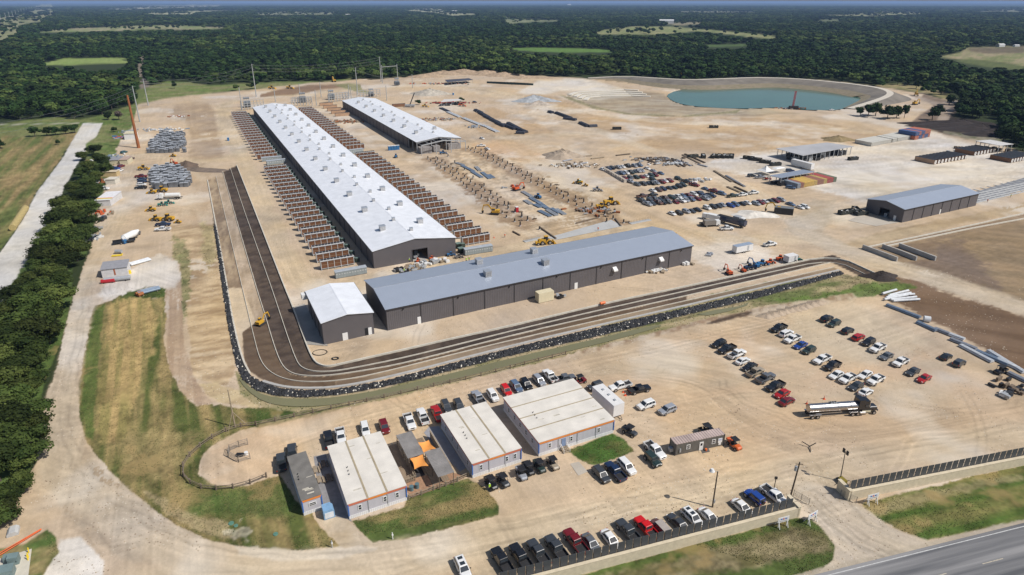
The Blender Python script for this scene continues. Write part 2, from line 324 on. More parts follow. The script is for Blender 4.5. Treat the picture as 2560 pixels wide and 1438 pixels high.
 ('grass_field', [(878, 1302), (1012, 1268), (1020, 1240), (1170, 1196), (1215, 1220), (1248, 1265), (1246, 1288), (1130, 1320), (1010, 1348), (932, 1356), (900, 1330)], (.075, .105, .028), 2, 4, 1, ((.22, .17, .075), 20, 10, 3, 1.0)),
 ('grass_field', [(1420, 1128), (1480, 1102), (1530, 1084), (1560, 1100), (1582, 1128), (1540, 1148), (1482, 1164), (1450, 1150)], (.06, .115, .024), 2, 5, 1, ((.15, .14, .05), 20, 5, 3, 1.0)),
 ('dirt_road', [(0, 1438), (240, 1438), (620, 1392), (900, 1372), (1300, 1300), (1700, 1240), (1990, 1190), (2100, 1170), (2100, 1240), (1990, 1255), (1700, 1330), (1300, 1420), (1200, 1560), (0, 1560)], (.50, .41, .29), 20, 14, .7, ((.44, .35, .245), 17, 60, 1.5, .7)),
 ('dirt_road', [(175, 760), (240, 760), (215, 860), (197, 960), (195, 1050), (215, 1120), (270, 1180), (420, 1310), (560, 1370), (560, 1430), (300, 1400), (160, 1290), (95, 1180), (95, 1110), (115, 1010), (148, 900)], (.46, .375, .275), 8, 8, .8, ((.38, .295, .205), 116, 60, 1.6, .8)),
 ('dirt_yard', [(520, 1120), (620, 1075), (800, 1035), (1000, 985), (1280, 920), (1440, 888), (1640, 850), (1900, 800), (2100, 770), (2300, 860), (2500, 960), (2560, 1000), (2560, 1090), (2200, 1150), (1800, 1200), (1600, 1000), (1250, 960), (900, 1090), (760, 1140), (690, 1185), (600, 1210), (530, 1205), (500, 1180)], (.51, .365, .235), 14, 18, .65, ((.46, .37, .26), 12, 30, 8, .9)),
 ('dirt_yard', [(1920, 800), (2080, 760), (2180, 770), (2340, 860), (2240, 900), (2050, 880)], (.51, .43, .32), 20, 20, .6, None),
 ('gravel_road', [(150, 1348), (200, 1345), (260, 1400), (250, 1560), (60, 1560), (108, 1438)], WHITE, 5, 6, .9, None),
 ('dirt_road', [(590, 1368), (760, 1378), (900, 1362), (940, 1372), (860, 1395), (700, 1402), (600, 1385)], WHITE, 5, 5, .8, None),
 ('dirt_road', [(786, 1290), (800, 1275), (870, 1298), (905, 1335), (930, 1358), (860, 1372), (820, 1340)], (.50, .41, .30), 2, 4, 1, ((.40, .31, .2), 60, 4, 3, .7)),
 ('grass_field', [(-100, 1500), (-100, 1380), (0, 1372), (60, 1358), (118, 1322), (140, 1345), (150, 1380), (128, 1410), (108, 1438), (90, 1500)], (.075, .115, .03), 3, 6, 1, ((.30, .23, .11), 30, 5, 3, .8)),
 ('grass_field', [(-100, 1330), (0, 1300), (40, 1240), (75, 1200), (78, 1150), (95, 1010), (120, 930), (150, 860), (178, 760), (120, 740), (0, 800), (-100, 900)], (.075, .115, .03), 3, 6, 1, None),
 ('grass_field', [(180, 640), (215, 640), (235, 560), (260, 480), (285, 400), (230, 380), (100, 600), (0, 760), (0, 820), (180, 760)], (.07, .105, .03), 3, 6, 1, None),
 # roadside
 ('grass_field', [(2152, 1258), (2250, 1234), (2560, 1160), (2900, 1080), (2900, 1230), (2560, 1302), (2420, 1330), (2315, 1350), (2260, 1330), (2180, 1290)], (.065, .105, .022), 3, 5, 1, ((.17, .16, .055), 14, 20, 2.5, 1.1)),
 ('grass_field', [(2160, 1266), (2300, 1225), (2560, 1180), (2560, 1200), (2300, 1260), (2200, 1290)], (.28, .23, .13), 7, 12, .55, None),
 ('grass_field', [(1200, 1560), (1440, 1438), (1700, 1370), (1990, 1295), (2030, 1300), (2060, 1330), (2086, 1365), (2084, 1400), (2060, 1420), (1900, 1560)], (.075, .105, .028), 3, 5, 1, None),
 ('grass_field', [(1300, 1560), (1500, 1438), (1700, 1395), (1990, 1318), (2060, 1338), (2075, 1375), (1900, 1410), (1700, 1450), (1500, 1560)], (.25, .20, .115), 10, 12, .85, ((.13, .11, .05), 14, 5, 2, 1.1)),
 ('gravel_road', [(1995, 1235), (2060, 1215), (2110, 1235), (2160, 1270), (2230, 1320), (2312, 1350), (2360, 1372), (2200, 1400), (2060, 1445), (2040, 1438), (2083, 1400), (2090, 1365), (2062, 1325), (2035, 1295)], (.52, .44, .34), 3, 4, .95, ((.46, .40, .33), -50, 20, 1.5, .8)),
 ('gravel_road', [(1600, 1560), (1990, 1438), (2080, 1415), (2260, 1370), (2560, 1300), (2900, 1225), (2900, 1560)], (.42, .36, .28), 3, 5, .9, None),
]
W1 = [(592, 414), (640, 535), (675, 625), (711, 718), (735, 775), (765, 860), (780, 895), (790, 908), (800, 914), (815, 918), (835, 916), (915, 897), (1015, 875), (1140, 846), (1280, 816), (1530, 756), (1705, 720), (1919, 673), (2083, 637), (2190, 686)]
W2 = [(576, 421), (608, 520), (640, 610), (679, 720), (706, 802), (722, 850), (740, 900), (752, 919), (777, 929), (815, 931), (865, 925), (1015, 895), (1280, 828), (1500, 776), (1717, 728), (1919, 683), (2078, 648), (2170, 690)]
W3 = [(557, 430), (600, 580), (641, 720), (665, 795), (687, 870), (705, 915), (727, 934), (760, 941), (815, 941), (890, 931), (1015, 909), (1280, 839), (1500, 789), (1717, 740), (1919, 694), (2075, 658)]
W4 = [(540, 441), (575, 590), (606, 720), (639, 860), (650, 898), (665, 922), (690, 940), (722, 951), (765, 956), (840, 954), (940, 936), (1140, 885), (1280, 851), (1500, 801), (1717, 752), (1919, 706), (2085, 668)]
W5 = [(519, 451), (542, 572), (569, 720), (582, 802), (606, 900), (625, 935), (657, 954), (702, 967), (752, 972), (840, 970), (965, 946), (1280, 865), (1500, 813), (1717, 764), (1919, 717), (2098, 676)]
RIP = [(532, 545), (542, 572), (569, 720), (582, 802), (606, 902), (625, 938), (657, 957), (702, 971), (752, 976), (840, 974), (965, 951), (1280, 870), (1500, 818), (1717, 770), (1919, 723), (2104, 678), (2108, 686), (1919, 739), (1855, 755), (1680, 797), (1480, 845), (1280, 889), (1140, 924), (1040, 950), (940, 972), (840, 989), (760, 994), (690, 991), (640, 977), (606, 950), (590, 912), (579, 860), (566, 790), (556, 720), (546, 640)]
DITCH = [(592, 940), (640, 982), (690, 996), (760, 999), (840, 995), (960, 975), (1140, 932), (1280, 896), (1480, 851), (1600, 822), (1652, 812), (1652, 818), (1560, 845), (1440, 875), (1280, 914), (1140, 950), (1000, 985), (900, 1003), (800, 1017), (720, 1018), (660, 1007), (615, 975)]
LAYERS += [
 ('ditch_bank', [(585, 920), (640, 975), (760, 995), (960, 970), (1280, 885), (1500, 842), (1700, 800), (1870, 756), (1890, 770), (1760, 800), (1640, 828), (1440, 882), (1280, 922), (1000, 992), (900, 1012), (740, 1028), (650, 1018), (600, 985)], (.40, .32, .19), 3, 5, 1, ((.17, .17, .07), 15, 8, 2, .8)),
 ('soil_terrace', W1 + [(2150, 690), (2075, 655), (1919, 692), (1717, 740), (1500, 789)] + W3[::-1][4:], (.060, .045, .037), .8, .5, 1, ((.105, .078, .06), 20, 3, 2, .9)),
 ('soil_terrace', [(640, 800), (650, 815), (665, 795), (687, 870), (705, 915), (727, 934), (760, 941), (815, 941), (890, 931), (1015, 909), (1280, 839), (1500, 789), (1717, 740), (1717, 752), (1500, 801), (1280, 851), (1140, 885), (940, 936), (840, 954), (840, 966), (752, 968), (702, 963), (657, 950), (625, 930), (610, 900), (606, 830)], (.085, .055, .036), 1.5, 2, .95, ((.13, .09, .06), 20, 4, 2, .8)),
 ('soil_terrace', [(606, 720), (569, 720), (582, 802), (602, 880), (606, 830), (640, 806)], (.50, .41, .30), 1, 1, .9, None),
 ('soil_terrace', [(840, 954), (940, 936), (1140, 885), (1280, 851), (1500, 801), (1717, 752), (1919, 706), (2085, 668), (2095, 674), (1919, 714), (1717, 761), (1500, 810), (1280, 862), (965, 943), (840, 967)], (.15, .105, .072), 1, 1, .95, ((.30, .23, .16), 20, 20, 2, .8)),
 ('soil_terrace', [(540, 441), (557, 430), (641, 720), (665, 795), (640, 806), (606, 720)], (.44, .35, .26), 1, 1, .95, ((.30, .23, .16), 110, 10, 2, .8)),
 ('soil_terrace', [(519, 451), (540, 441), (575, 590), (606, 720), (569, 720), (542, 572)], (.38, .29, .19), 1, 1, .95, ((.20, .145, .10), 110, 10, 2, 1.0)),
 ('riprap_bed', RIP, (.035, .035, .037), 1, 1.5, 1, None),
 # basin right
 ('soil_terrace', [(2156, 622), (2560, 535), (2700, 505), (2700, 540), (2560, 556), (2420, 580), (2338, 605), (2345, 652), (2250, 656), (2240, 650)], (.19, .135, .09), 2, 2, .9, ((.30, .22, .14), 22, 20, 2, .9)),
 ('dirt_yard', [(2282, 322), (2330, 290), (2400, 296), (2480, 310), (2512, 335), (2480, 350), (2420, 345), (2360, 332)], (.032, .024, .021), 4, 8, .95, None),
 ('dirt_yard', [(2360, 330), (2420, 338), (2500, 345), (2540, 362), (2440, 352)], (.36, .32, .24), 3, 5, .7, ((.12, .14, .06), 0, 8, 3, 1.)),
 ('dirt_road', [(2310, 232), (2378, 255), (2400, 262), (2385, 285), (2362, 300), (2290, 320), (2270, 312), (2300, 285), (2330, 265), (2300, 245)], (.16, .12, .095), 3, 5, .9, None),
 ('dirt_road', [(2240, 226), (2300, 240), (2350, 256), (2392, 252), (2400, 258), (2375, 285), (2368, 305), (2340, 305), (2350, 280), (2345, 268), (2280, 244)], (.33, .27, .22), 2, 3, .8, None),
 # pond shore
 ('levee', [(1420, 235), (1500, 228), (1560, 222), (1620, 230), (1700, 240), (1880, 235), (1900, 270), (2000, 284), (1880, 290), (1700, 290), (1560, 288), (1480, 262), (1420, 248)], (.40, .34, .25), 3, 4, .9, ((.28, .22, .15), 0, 30, 6, .9)),
 ('levee', [(1415, 234), (1450, 228), (1540, 224), (1610, 233), (1600, 240), (1500, 250), (1440, 249)], (.60, .55, .46), 2, 2, .9, ((.36, .32, .26), -4, 200, 5, 1.5)),
 ('meadow', [(1400, 238), (1430, 246), (1500, 268), (1580, 283), (1700, 290), (1850, 275), (1840, 283), (1720, 292), (1570, 288), (1480, 272)], (.17, .17, .08), 2, 4, .7, None),
]
CREST = [(1470, 195), (1560, 190), (1640, 195), (1720, 200), (1800, 197), (1900, 193), (2000, 197), (2100, 206), (2180, 216), (2215, 224), (2229, 233), (2215, 243), (2170, 258), (2125, 271)]
LZ = [.6, 3, 5.5, 7, 7, 7, 7, 7, 7, 7, 5.4, 3.8, 2.2, .6]
CREST_W = [tuple(G(a, b, LZ[i])[:2]) for i, (a, b) in enumerate(CREST)]
POND = [(1664, 238), (1690, 226), (1740, 220), (1820, 217), (1920, 214), (2020, 220), (2100, 232), (2150, 240), (2172, 246), (2160, 256), (2120, 270), (2080, 276), (2000, 274), (1960, 268), (1850, 272), (1760, 268), (1710, 262), (1680, 252)]
POND_W = [tuple(G(a, b)[:2]) for a, b in POND]
def wpoly(p): return [tuple(G(a, b)[:2]) for a, b in p]
def classify(X, Y, full=True):
    px, py = PXY(X, Y); n = X.shape
    cls = np.zeros(n, np.int32)
    col = np.empty(n + (3,)); 
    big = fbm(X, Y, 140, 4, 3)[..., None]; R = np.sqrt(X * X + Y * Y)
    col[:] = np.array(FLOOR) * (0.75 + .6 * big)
    nz1 = fbm(X, Y, 9, 4, 11) - .5; nz2 = fbm(X, Y, 2.2, 3, 23) - .5
    sc = np.clip(R / 250, .5, 8)
    nz = np.where(R > 500, fbm(X / sc, Y / sc, 12, 3, 5) - .5, nz1 * .8 + nz2 * .7 + (vn(X * 1.3, Y * 1.3, 29) - .5) * .35) * 2
    for name, poly, c, soft, rag, op, st in LAYERS:
        xs = [p[0] for p in poly]; ys = [p[1] for p in poly]; mg = soft + rag + 2
        m = (px > min(xs) - mg) & (px < max(xs) + mg) & (py > min(ys) - mg) & (py < max(ys) + mg)
        if not m.any(): continue
        d = sdist(px[m], py[m], poly) + nz[m] * rag
        a = np.clip(d / (2 * soft) + .5, 0, 1); a = a * a * (3 - 2 * a)
        cc = np.array(c)[None, :]
        if st and full:
            t = np.clip((streak(X[m], Y[m], st[1], st[2], st[3], 31) - .5) * 3.0 + .5, 0, 1)[:, None] * min(1, st[4])
            cc = cc * (1 - t) + np.array(st[0])[None, :] * t
        cm = col[m]; af = (a * op)[:, None]; col[m] = cm * (1 - af) + cc * af
        k = cls[m]; k[a > .5] = C[name]; cls[m] = k
    return px, py, cls, col, R, nz1, nz2
def height(X, Y):
    d = np.full(X.shape, 1e9)
    m = (Y > 480) & (Y < 1000) & (X > -50) & (X < 750)
    z = np.zeros(X.shape)
    if m.any():
        dd = sdist(X[m], Y[m], CREST_W, False); d[m] = dd
        ps = sdist(X[m], Y[m], POND_W); z[m] = np.where(ps > 0, -0.9, z[m] * np.clip(-ps / 8, 0, 1))
    # mounds of soil along the far edge of the yard and other piles
    return z, d
az = np.radians(np.arange(-51, 51.001, .088)); dep = np.arange(math.radians(60), math.radians(.16), -.00158)
rad = np.append(H / np.tan(dep), [45000, 70000, 110000]); A, RR = np.meshgrid(az, rad)
X = RR * np.sin(A); Y = RR * np.cos(A)
px, py, cls, col, R, nz1, nz2 = classify(X, Y)
Z, dcr = height(X, Y)
# levee colours
inl = np.zeros(X.shape, bool); mm_ = dcr < 60; inl[mm_] = sdist(X[mm_], Y[mm_], CREST_W) > 0; lv = inl & (dcr < 60) & (Z > -.5)
col[lv] = (np.array((.24, .19, .13)) * (0.6 + .9 * fbm(X, Y, 12, 3, 9)[..., None]))[lv]; cls[lv] = C['levee']
# driven lanes: colour and ruts follow the lane
PF = wpoly([(1062, 395), (1180, 365), (1290, 380), (1560, 540), (1540, 575), (1340, 600), (1280, 590)])
m = (X > -60) & (X < 130) & (Y > 200) & (Y < 480); f_ = np.clip(sdist(X[m], Y[m], PF) / 8, 0, 1)
col[m] *= (1 + f_ * ((streak(X[m], Y[m], 27, 14, .9, 401, 2) - .5) * .75 + (streak(X[m], Y[m], 27, 5, 3, 405, 3) - .5) * .4))[:, None]
LANES = [([(205, 700), (180, 800), (158, 900), (140, 1000), (130, 1080), (140, 1150), (190, 1220), (280, 1290), (400, 1350), (560, 1395), (800, 1405), (1100, 1370), (1400, 1310), (1700, 1240), (1950, 1190), (2150, 1150), (2560, 1080)], 4.2, (.52, .43, .31), .55),
 ([(205, 700), (250, 620), (300, 520), (330, 430), (345, 380), (420, 400), (540, 405), (600, 380)], 5, (.52, .42, .29), .5), ([(600, 380), (640, 470), (690, 600), (740, 700), (830, 740), (960, 690), (1160, 655), (1400, 600), (1640, 560), (1740, 590), (1900, 600), (2010, 600)], 5, (.52, .42, .28), .5),
 ([(600, 380), (560, 300), (560, 255), (640, 245), (800, 232), (1000, 215), (1180, 215), (1290, 240)], 6, (.52, .43, .30), .5), ([(1290, 240), (1420, 300), (1560, 350), (1720, 410), (1880, 480), (1990, 550), (2030, 600), (2250, 665), (2560, 770)], 6, (.50, .42, .32), .6),
 ([(1120, 215), (1300, 250), (1480, 285), (1700, 310), (2000, 310), (2160, 330)], 7, (.55, .46, .34), .5), ([(1200, 300), (1300, 380), (1400, 430), (1500, 480), (1600, 540), (1740, 600)], 6, (.47, .35, .22), .5), ([(1250, 345), (1500, 330), (1600, 345)], 6, (.55, .46, .34), .5),
 ([(2010, 560), (2200, 500), (2400, 460), (2560, 440)], 8, (.50, .44, .36), .5), ([(2045, 1250), (2100, 1300), (2200, 1360), (2330, 1400)], 4, (.50, .44, .36), .3), ([(1990, 1190), (2040, 1230), (2080, 1270), (2160, 1340)], 3, (.48, .40, .32), .4),
 ([(1460, 960), (1620, 940), (1750, 960), (1850, 1040), (1960, 1100), (2200, 1090), (2560, 1020)], 4, (.50, .38, .26), .45), ([(700, 1120), (900, 1050), (1150, 990), (1400, 920), (1700, 860), (1950, 800)], 4, (.53, .40, .27), .45)]
RWS = [wpoly(q) for q in ([(1072, 398), (1300, 566)], [(1090, 396), (1318, 552)], [(1170, 372), (1520, 555)], [(1190, 374), (1558, 558)])]
dr_ = np.min([sdist(X[m], Y[m], q, False) for q in RWS], 0) + (fbm(X[m], Y[m], 6, 3, 411) - .5) * 8; a_ = (np.clip((5.5 - dr_) / 3, 0, 1) * .75 * (.4 + 1.1 * fbm(X[m], Y[m], 3, 3, 413)))[:, None]; col[m] = col[m] * (1 - a_) + np.array((.27, .185, .12)) * a_
for pts, hw, c, op in LANES:
    P_ = [tuple(G(a, b_)[:2]) for a, b_ in pts]
    for _ in range(2): P_ = [P_[0]] + [q for i in range(len(P_) - 1) for q in ((P_[i][0] * .75 + P_[i + 1][0] * .25, P_[i][1] * .75 + P_[i + 1][1] * .25), (P_[i][0] * .25 + P_[i + 1][0] * .75, P_[i][1] * .25 + P_[i + 1][1] * .75))] + [P_[-1]]
    xs = [p[0] for p in P_]; ys = [p[1] for p in P_]; m = (X > min(xs) - 14) & (X < max(xs) + 14) & (Y > min(ys) - 14) & (Y < max(ys) + 14) & np.isin(cls, [C['dirt_yard'], C['dirt_road'], C['gravel_road']])
    if not m.any(): continue
    d = sdist(X[m], Y[m], P_, False) + (fbm(X[m], Y[m], 14, 2, 301) - .5) * 5
    a = np.clip((hw - d) / 2.5 + .5, 0, 1) * op; rut = vn(d * 1.1, X[m] / 60 + Y[m] / 45, 303) - .5; rut2 = vn(d * 2.6, X[m] / 30 + Y[m] / 30, 305) - .5
    cm = col[m]; cm = cm * (1 - a[:, None]) + np.array(c)[None] * a[:, None]; cm *= (1 + (rut * .13 + rut2 * .11) * np.clip((hw + 4 - d) / 3, 0, 1))[:, None]; col[m] = cm
# wheel tracks, stains and general mottling of bare earth
earth = np.isin(cls, [C['dirt_yard'], C['dirt_road'], C['gravel_road'], C['soil_terrace'], C['levee']])
bigm = fbm(X, Y, 38, 4, 41); mid = fbm(X, Y, 6, 4, 43)
tr = np.zeros(X.shape)
for k, (dg, lo, wi) in enumerate([(17, 70, 1.3), (116, 60, 1.4), (26, 90, 1.7), (-20, 60, 1.4), (150, 70, 1.6)]):
    gate = np.clip((fbm(X, Y, 55, 3, 60 + k) - .5) * 8, 0, 1)
    tr += gate * (streak(X, Y, dg, lo, wi * .5, 70 + k, 2) - .5) * 1.9
dist_f = np.clip(1.4 - R / 900, .35, 1)
mod = 1 + ((bigm - .5) * .34 + (mid - .5) * .28 + tr * .13) * dist_f
col[earth] *= (1 + (vn(X * 2.7, Y * 2.7, 95) - .5)[..., None] * .14 * (R < 320)[..., None])[earth]
stain = np.clip((fbm(X, Y, 16, 3, 91) - .60) * 6, 0, 1) * .16
b2 = fbm(X, Y, 24, 4, 97) - .5; tint = np.stack([1 + (bigm - .5) * .06 + b2 * .05, 1 - b2 * .05, 1 - (bigm - .5) * .16 - b2 * .30], -1)
wp = (np.clip((fbm(X, Y, 30, 4, 99) - .56) * 7, 0, 1) * .5 * np.isin(cls, [C['dirt_yard'], C['dirt_road']]) * (col[..., 0] > .40))[..., None]; col = col * (1 - wp) + np.array(WHITE) * wp
col[earth] = (col * (mod * (1 - stain))[..., None] * tint)[earth]
rg = random.Random(11); TRK = []
for pts, hw, c, op in LANES:
    if min(p[1] for p in pts) < 500: continue
    for k in range(5):
        o_ = rg.uniform(-hw * 1.5, hw * 1.5); TRK.append([(q.x + o_ * rg.uniform(.6, 1.3), q.y + o_ * rg.uniform(.6, 1.3)) for q in (G(*p) for p in sm_line(pts, 2))])
for k in range(46):
    cx0, cy0 = rg.choice([(rg.uniform(20, 150), rg.uniform(95, 175)), (rg.uniform(-20, 60), rg.uniform(90, 150)), (rg.uniform(-150, -90), rg.uniform(200, 300)), (rg.uniform(-60, 10), rg.uniform(130, 165)), (rg.uniform(-20, 120), rg.uniform(225, 330))]); r_ = rg.uniform(9, 70); a0 = rg.uniform(0, 6.28); sp_ = rg.uniform(.5, 2.0) * min(1, 30 / r_)
    TRK.append([(cx0 + r_ * math.cos(a0 + sp_ * i / 9), cy0 + r_ * math.sin(a0 + sp_ * i / 9)) for i in range(10)])
for i, P_ in enumerate(TRK):
    xs = [p[0] for p in P_]; ys = [p[1] for p in P_]; m = (X > min(xs) - 2) & (X < max(xs) + 2) & (Y > min(ys) - 2) & (Y < max(ys) + 2) & earth
    if not m.any(): continue
    d = sdist(X[m], Y[m], P_, False); a = np.exp(-((d - .85) / .28) ** 2) * np.clip(fbm(X[m], Y[m], 15, 2, 600 + i) * 2.2 - .5, 0, 1); col[m] *= (1 + a * (-.17 if i % 3 else .12))[:, None]
gr = np.isin(cls, [C['grass_field'], C['meadow']])
gm = 1 + ((fbm(X, Y, 5, 4, 101) - .5) * .8 + nz2 * .7 + (vn(X * 2.1, Y * 2.1, 107) - .5) * .45) * dist_f
col[gr] = (col * gm[..., None])[gr]
bare = (np.clip((fbm(X, Y, 7, 4, 111) - .62) * 9, 0, 1) * .55 * (cls == C['grass_field']))[..., None]
col = col * (1 - bare) + np.array(DRY) * 1.1 * bare
col = np.clip(col, .008, .8)
# gently heaped soil
Z += np.where(earth & (Z == 0), (fbm(X, Y, 3, 3, 121) - .5) * .10, 0)
def ground_mat():
    m = bpy.data.materials.new('site_soil'); m.use_nodes = True; n = m.node_tree.nodes; l = m.node_tree.links; b = n['Principled BSDF']
    b.inputs['Roughness'].default_value = .95; b.inputs['Specular IOR Level'].default_value = .15
    at = n.new('ShaderNodeAttribute'); at.attribute_name = 'albedo'
    tc = n.new('ShaderNodeTexCoord'); nz = n.new('ShaderNodeTexNoise'); nz.inputs['Scale'].default_value = 5.0; nz.inputs['Detail'].default_value = 5
    l.new(tc.outputs['Object'], nz.inputs['Vector'])
    mr = n.new('ShaderNodeMapRange'); mr.inputs[1].default_value = .3; mr.inputs[2].default_value = .7; mr.inputs[3].default_value = .92; mr.inputs[4].default_value = 1.07
    l.new(nz.outputs[0], mr.inputs[0])
    mx = n.new('ShaderNodeMix'); mx.data_type = 'RGBA'; mx.blend_type = 'MULTIPLY'; mx.inputs[0].default_value = 1
    l.new(at.outputs['Color'], mx.inputs[6]); l.new(mr.outputs[0], mx.inputs[7]); l.new(mx.outputs[2], b.inputs['Base Color'])
    bp = n.new('ShaderNodeBump'); bp.inputs['Strength'].default_value = .25; bp.inputs['Distance'].default_value = .04
    l.new(nz.outputs[0], bp.inputs['Height']); l.new(bp.outputs[0], b.inputs['Normal'])
    return m
GM = ground_mat()
NR, NA = X.shape; vid = np.arange(NR * NA).reshape(NR, NA)
quads = np.stack([vid[:-1, :-1], vid[1:, :-1], vid[1:, 1:], vid[:-1, 1:]], -1).reshape(-1, 4)
fcl = cls[:-1, :-1].reshape(-1)
P3 = np.stack([X, Y, Z], -1).reshape(-1, 3); CF = np.concatenate([col, np.ones(X.shape + (1,))], -1).reshape(-1, 4)
def np_mesh(name, verts, faces, k=4):
    me = bpy.data.meshes.new(name); me.vertices.add(len(verts)); me.vertices.foreach_set('co', verts.astype(np.float32).ravel())
    me.loops.add(faces.size); me.loops.foreach_set('vertex_index', faces.astype(np.int32).ravel())
    me.polygons.add(len(faces)); me.polygons.foreach_set('loop_start', np.arange(0, faces.size, k, dtype=np.int32))
    me.update(calc_edges=True); return me
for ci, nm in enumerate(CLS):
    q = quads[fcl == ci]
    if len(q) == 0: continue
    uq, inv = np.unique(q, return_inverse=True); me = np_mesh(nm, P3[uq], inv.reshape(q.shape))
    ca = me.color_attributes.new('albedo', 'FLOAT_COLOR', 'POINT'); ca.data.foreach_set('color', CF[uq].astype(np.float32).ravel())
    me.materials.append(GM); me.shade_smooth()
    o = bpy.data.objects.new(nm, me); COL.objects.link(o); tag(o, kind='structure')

LV = [Vector((p[0], p[1], LZ[i])) for i, p in enumerate(CREST_W)]
for _ in range(3): LV = [LV[0]] + [q for i in range(len(LV) - 1) for q in (LV[i] * .75 + LV[i + 1] * .25, LV[i] * .25 + LV[i + 1] * .75)] + [LV[-1]]
def ribbon(name, offs, m):
    b = MB(); vs = []
    for i, p in enumerate(LV):
        d = (LV[min(i + 1, len(LV) - 1)] - LV[max(i - 1, 0)]); d.z = 0; d.normalize(); n = Vector((-d.y, d.x, 0))
        for o_, dz in offs: q = p + n * (o_ if abs(o_) <= 3 else math.copysign(3 + (abs(o_) - 3) * max(.12, p.z / 7), o_)); vs.append((q.x, q.y, max(-.05, p.z * dz + (.02 if dz == 1 else 0))))
    k = len(offs); b.add(vs, [(i * k + j, (i + 1) * k + j, (i + 1) * k + j + 1, i * k + j + 1) for i in range(len(LV) - 1) for j in range(k - 1)], m); tag(b.build(name), kind='structure')
lvm = mat('levee_gravel', (.175, .155, .13), .95, var=.25, scale=.08); ribbon('levee_bank', [(-22, .42), (-14, .7), (-3, 1)], lvm); ribbon('levee_foot', [(-37, -.01), (-30, .2), (-22, .42)], mat('levee_mud', (.17, .15, .085), .95, var=.3, scale=.3, col2=(.26, .21, .15))); ribbon('levee_bank', [(3, 1), (12, .55), (24, -.01)], lvm); ribbon('levee_track', [(-3, 1), (3, 1)], mat('levee_path', (.55, .50, .42), .95))
for k in range(4):
    P_ = [G(x, y + 4.2 * k, .3) for x, y in ((1424 + 13 * k, 238), (1440 + 10 * k, 231), (1500, 228), (1560 + 6 * k, 224 + k), (1596 + 10 * k, 226 + k))]; q = MB()
    for i in range(4): q.beam(P_[i], P_[i + 1], 4.5, .9, mat('pale_step', (.62, .58, .50), .95))
    tag(q.build('levee_step'), kind='structure')
# ------------------------------------------------------------------ water
def water_mat(name, c, rough):
    m = mat(name, c, rough, 0, .12, .03, 0, spec=.5)
    n = m.node_tree.nodes; l = m.node_tree.links
    nz = n.new('ShaderNodeTexNoise'); nz.inputs['Scale'].default_value = .8; nz.inputs['Detail'].default_value = 3
    tc = n.new('ShaderNodeTexCoord'); l.new(tc.outputs['Object'], nz.inputs[0])
    bp = n.new('ShaderNodeBump'); bp.inputs['Strength'].default_value = .04; bp.inputs['Distance'].default_value = .1
    l.new(nz.outputs[0], bp.inputs['Height']); l.new(bp.outputs[0], n['Principled BSDF'].inputs['Normal']); return m
def sheet(name, pts, z, m, kind='structure', th=None):
    b = MB(); vs = [(p[0], p[1], z) for p in pts]; n = len(vs)
    ar = sum(pts[i][0] * pts[(i + 1) % n][1] - pts[(i + 1) % n][0] * pts[i][1] for i in range(n))
    b.add(vs, [tuple(range(n)) if ar > 0 else tuple(range(n - 1, -1, -1))], m)
    o = b.build(name); tag(o, kind=kind) if kind else None; return o
def smooth_poly(p, it=2):
    for _ in range(it):
        q = []
        for i in range(len(p)):
            a, b = p[i], p[(i + 1) % len(p)]; q += [(a[0] * .75 + b[0] * .25, a[1] * .75 + b[1] * .25), (a[0] * .25 + b[0] * .75, a[1] * .25 + b[1] * .75)]
        p = q
    return p
sheet('pond_water', smooth_poly(POND_W, 1), -.12, water_mat('pond_teal', (.040, .125, .095), .09))
sheet('ditch_water', wpoly(smooth_poly(DITCH, 1)), .16, water_mat('ditch_green', (.19, .18, .095), .15))
sheet('ditch_water', wpoly([(1742, 787), (1790, 776), (1850, 766), (1872, 757), (1868, 765), (1820, 780), (1770, 790)]), .16, MATS['ditch_green'])

# ------------------------------------------------------------------ asphalt road
def asphalt():
    m = mat('asphalt', (.105, .108, .115), .85, 0, .1, 1, 0); n = m.node_tree.nodes; l = m.node_tree.links; b = n['Principled BSDF']
    tc = n.new('ShaderNodeTexCoord'); mp = n.new('ShaderNodeMapping'); mp.inputs['Scale'].default_value = (.02, .55, 1)
    l.new(tc.outputs['Object'], mp.inputs[0]); nz = n.new('ShaderNodeTexNoise'); nz.inputs['Scale'].default_value = 1; nz.inputs['Detail'].default_value = 5
    l.new(mp.outputs[0], nz.inputs[0]); cr = n.new('ShaderNodeValToRGB'); cr.color_ramp.elements[0].position = .38; cr.color_ramp.elements[0].color = (.085, .088, .096, 1)
    cr.color_ramp.elements[1].position = .66; cr.color_ramp.elements[1].color = (.26, .255, .255, 1); l.new(nz.outputs[0], cr.inputs[0]); l.new(cr.outputs[0], b.inputs['Base Color']); return m
rdir = (G(2560, 1308) - G(2060, 1432)).normalized(); rn = Vector((-rdir.y, rdir.x, 0))
ra = G(2060, 1432); rrot = math.atan2(rdir.y, rdir.x)
r0 = ra - rdir * 70; 
def road_strip(name, off, wdt, z, m, a=0., b=260., parent=None, kind='structure'):
    k = MB(); k.add([(a, off, z), (b, off, z), (b, off + wdt, z), (a, off + wdt, z)], [(0, 1, 2, 3)], m); o = k.build(name)
    o.location = r0; o.rotation_euler = (0, 0, rrot); tag(o, kind=kind); return o
RW = 11.0
road_strip('asphalt_road', -RW, RW, .10, asphalt())
wpaint = mat('road_paint_white', (.50, .50, .49), .7, var=.2, scale=2); ypaint = mat('road_paint_worn', (.50, .44, .33), .7, var=.3, scale=2)
road_strip('road_edge_marking', -.75, .16, .108, wpaint); road_strip('road_edge_marking', -RW + .7, .16, .108, wpaint)
for k in range(20): road_strip('road_centre_marking', -RW / 2, .13, .108, ypaint, k * 12.2, k * 12.2 + 4.5)

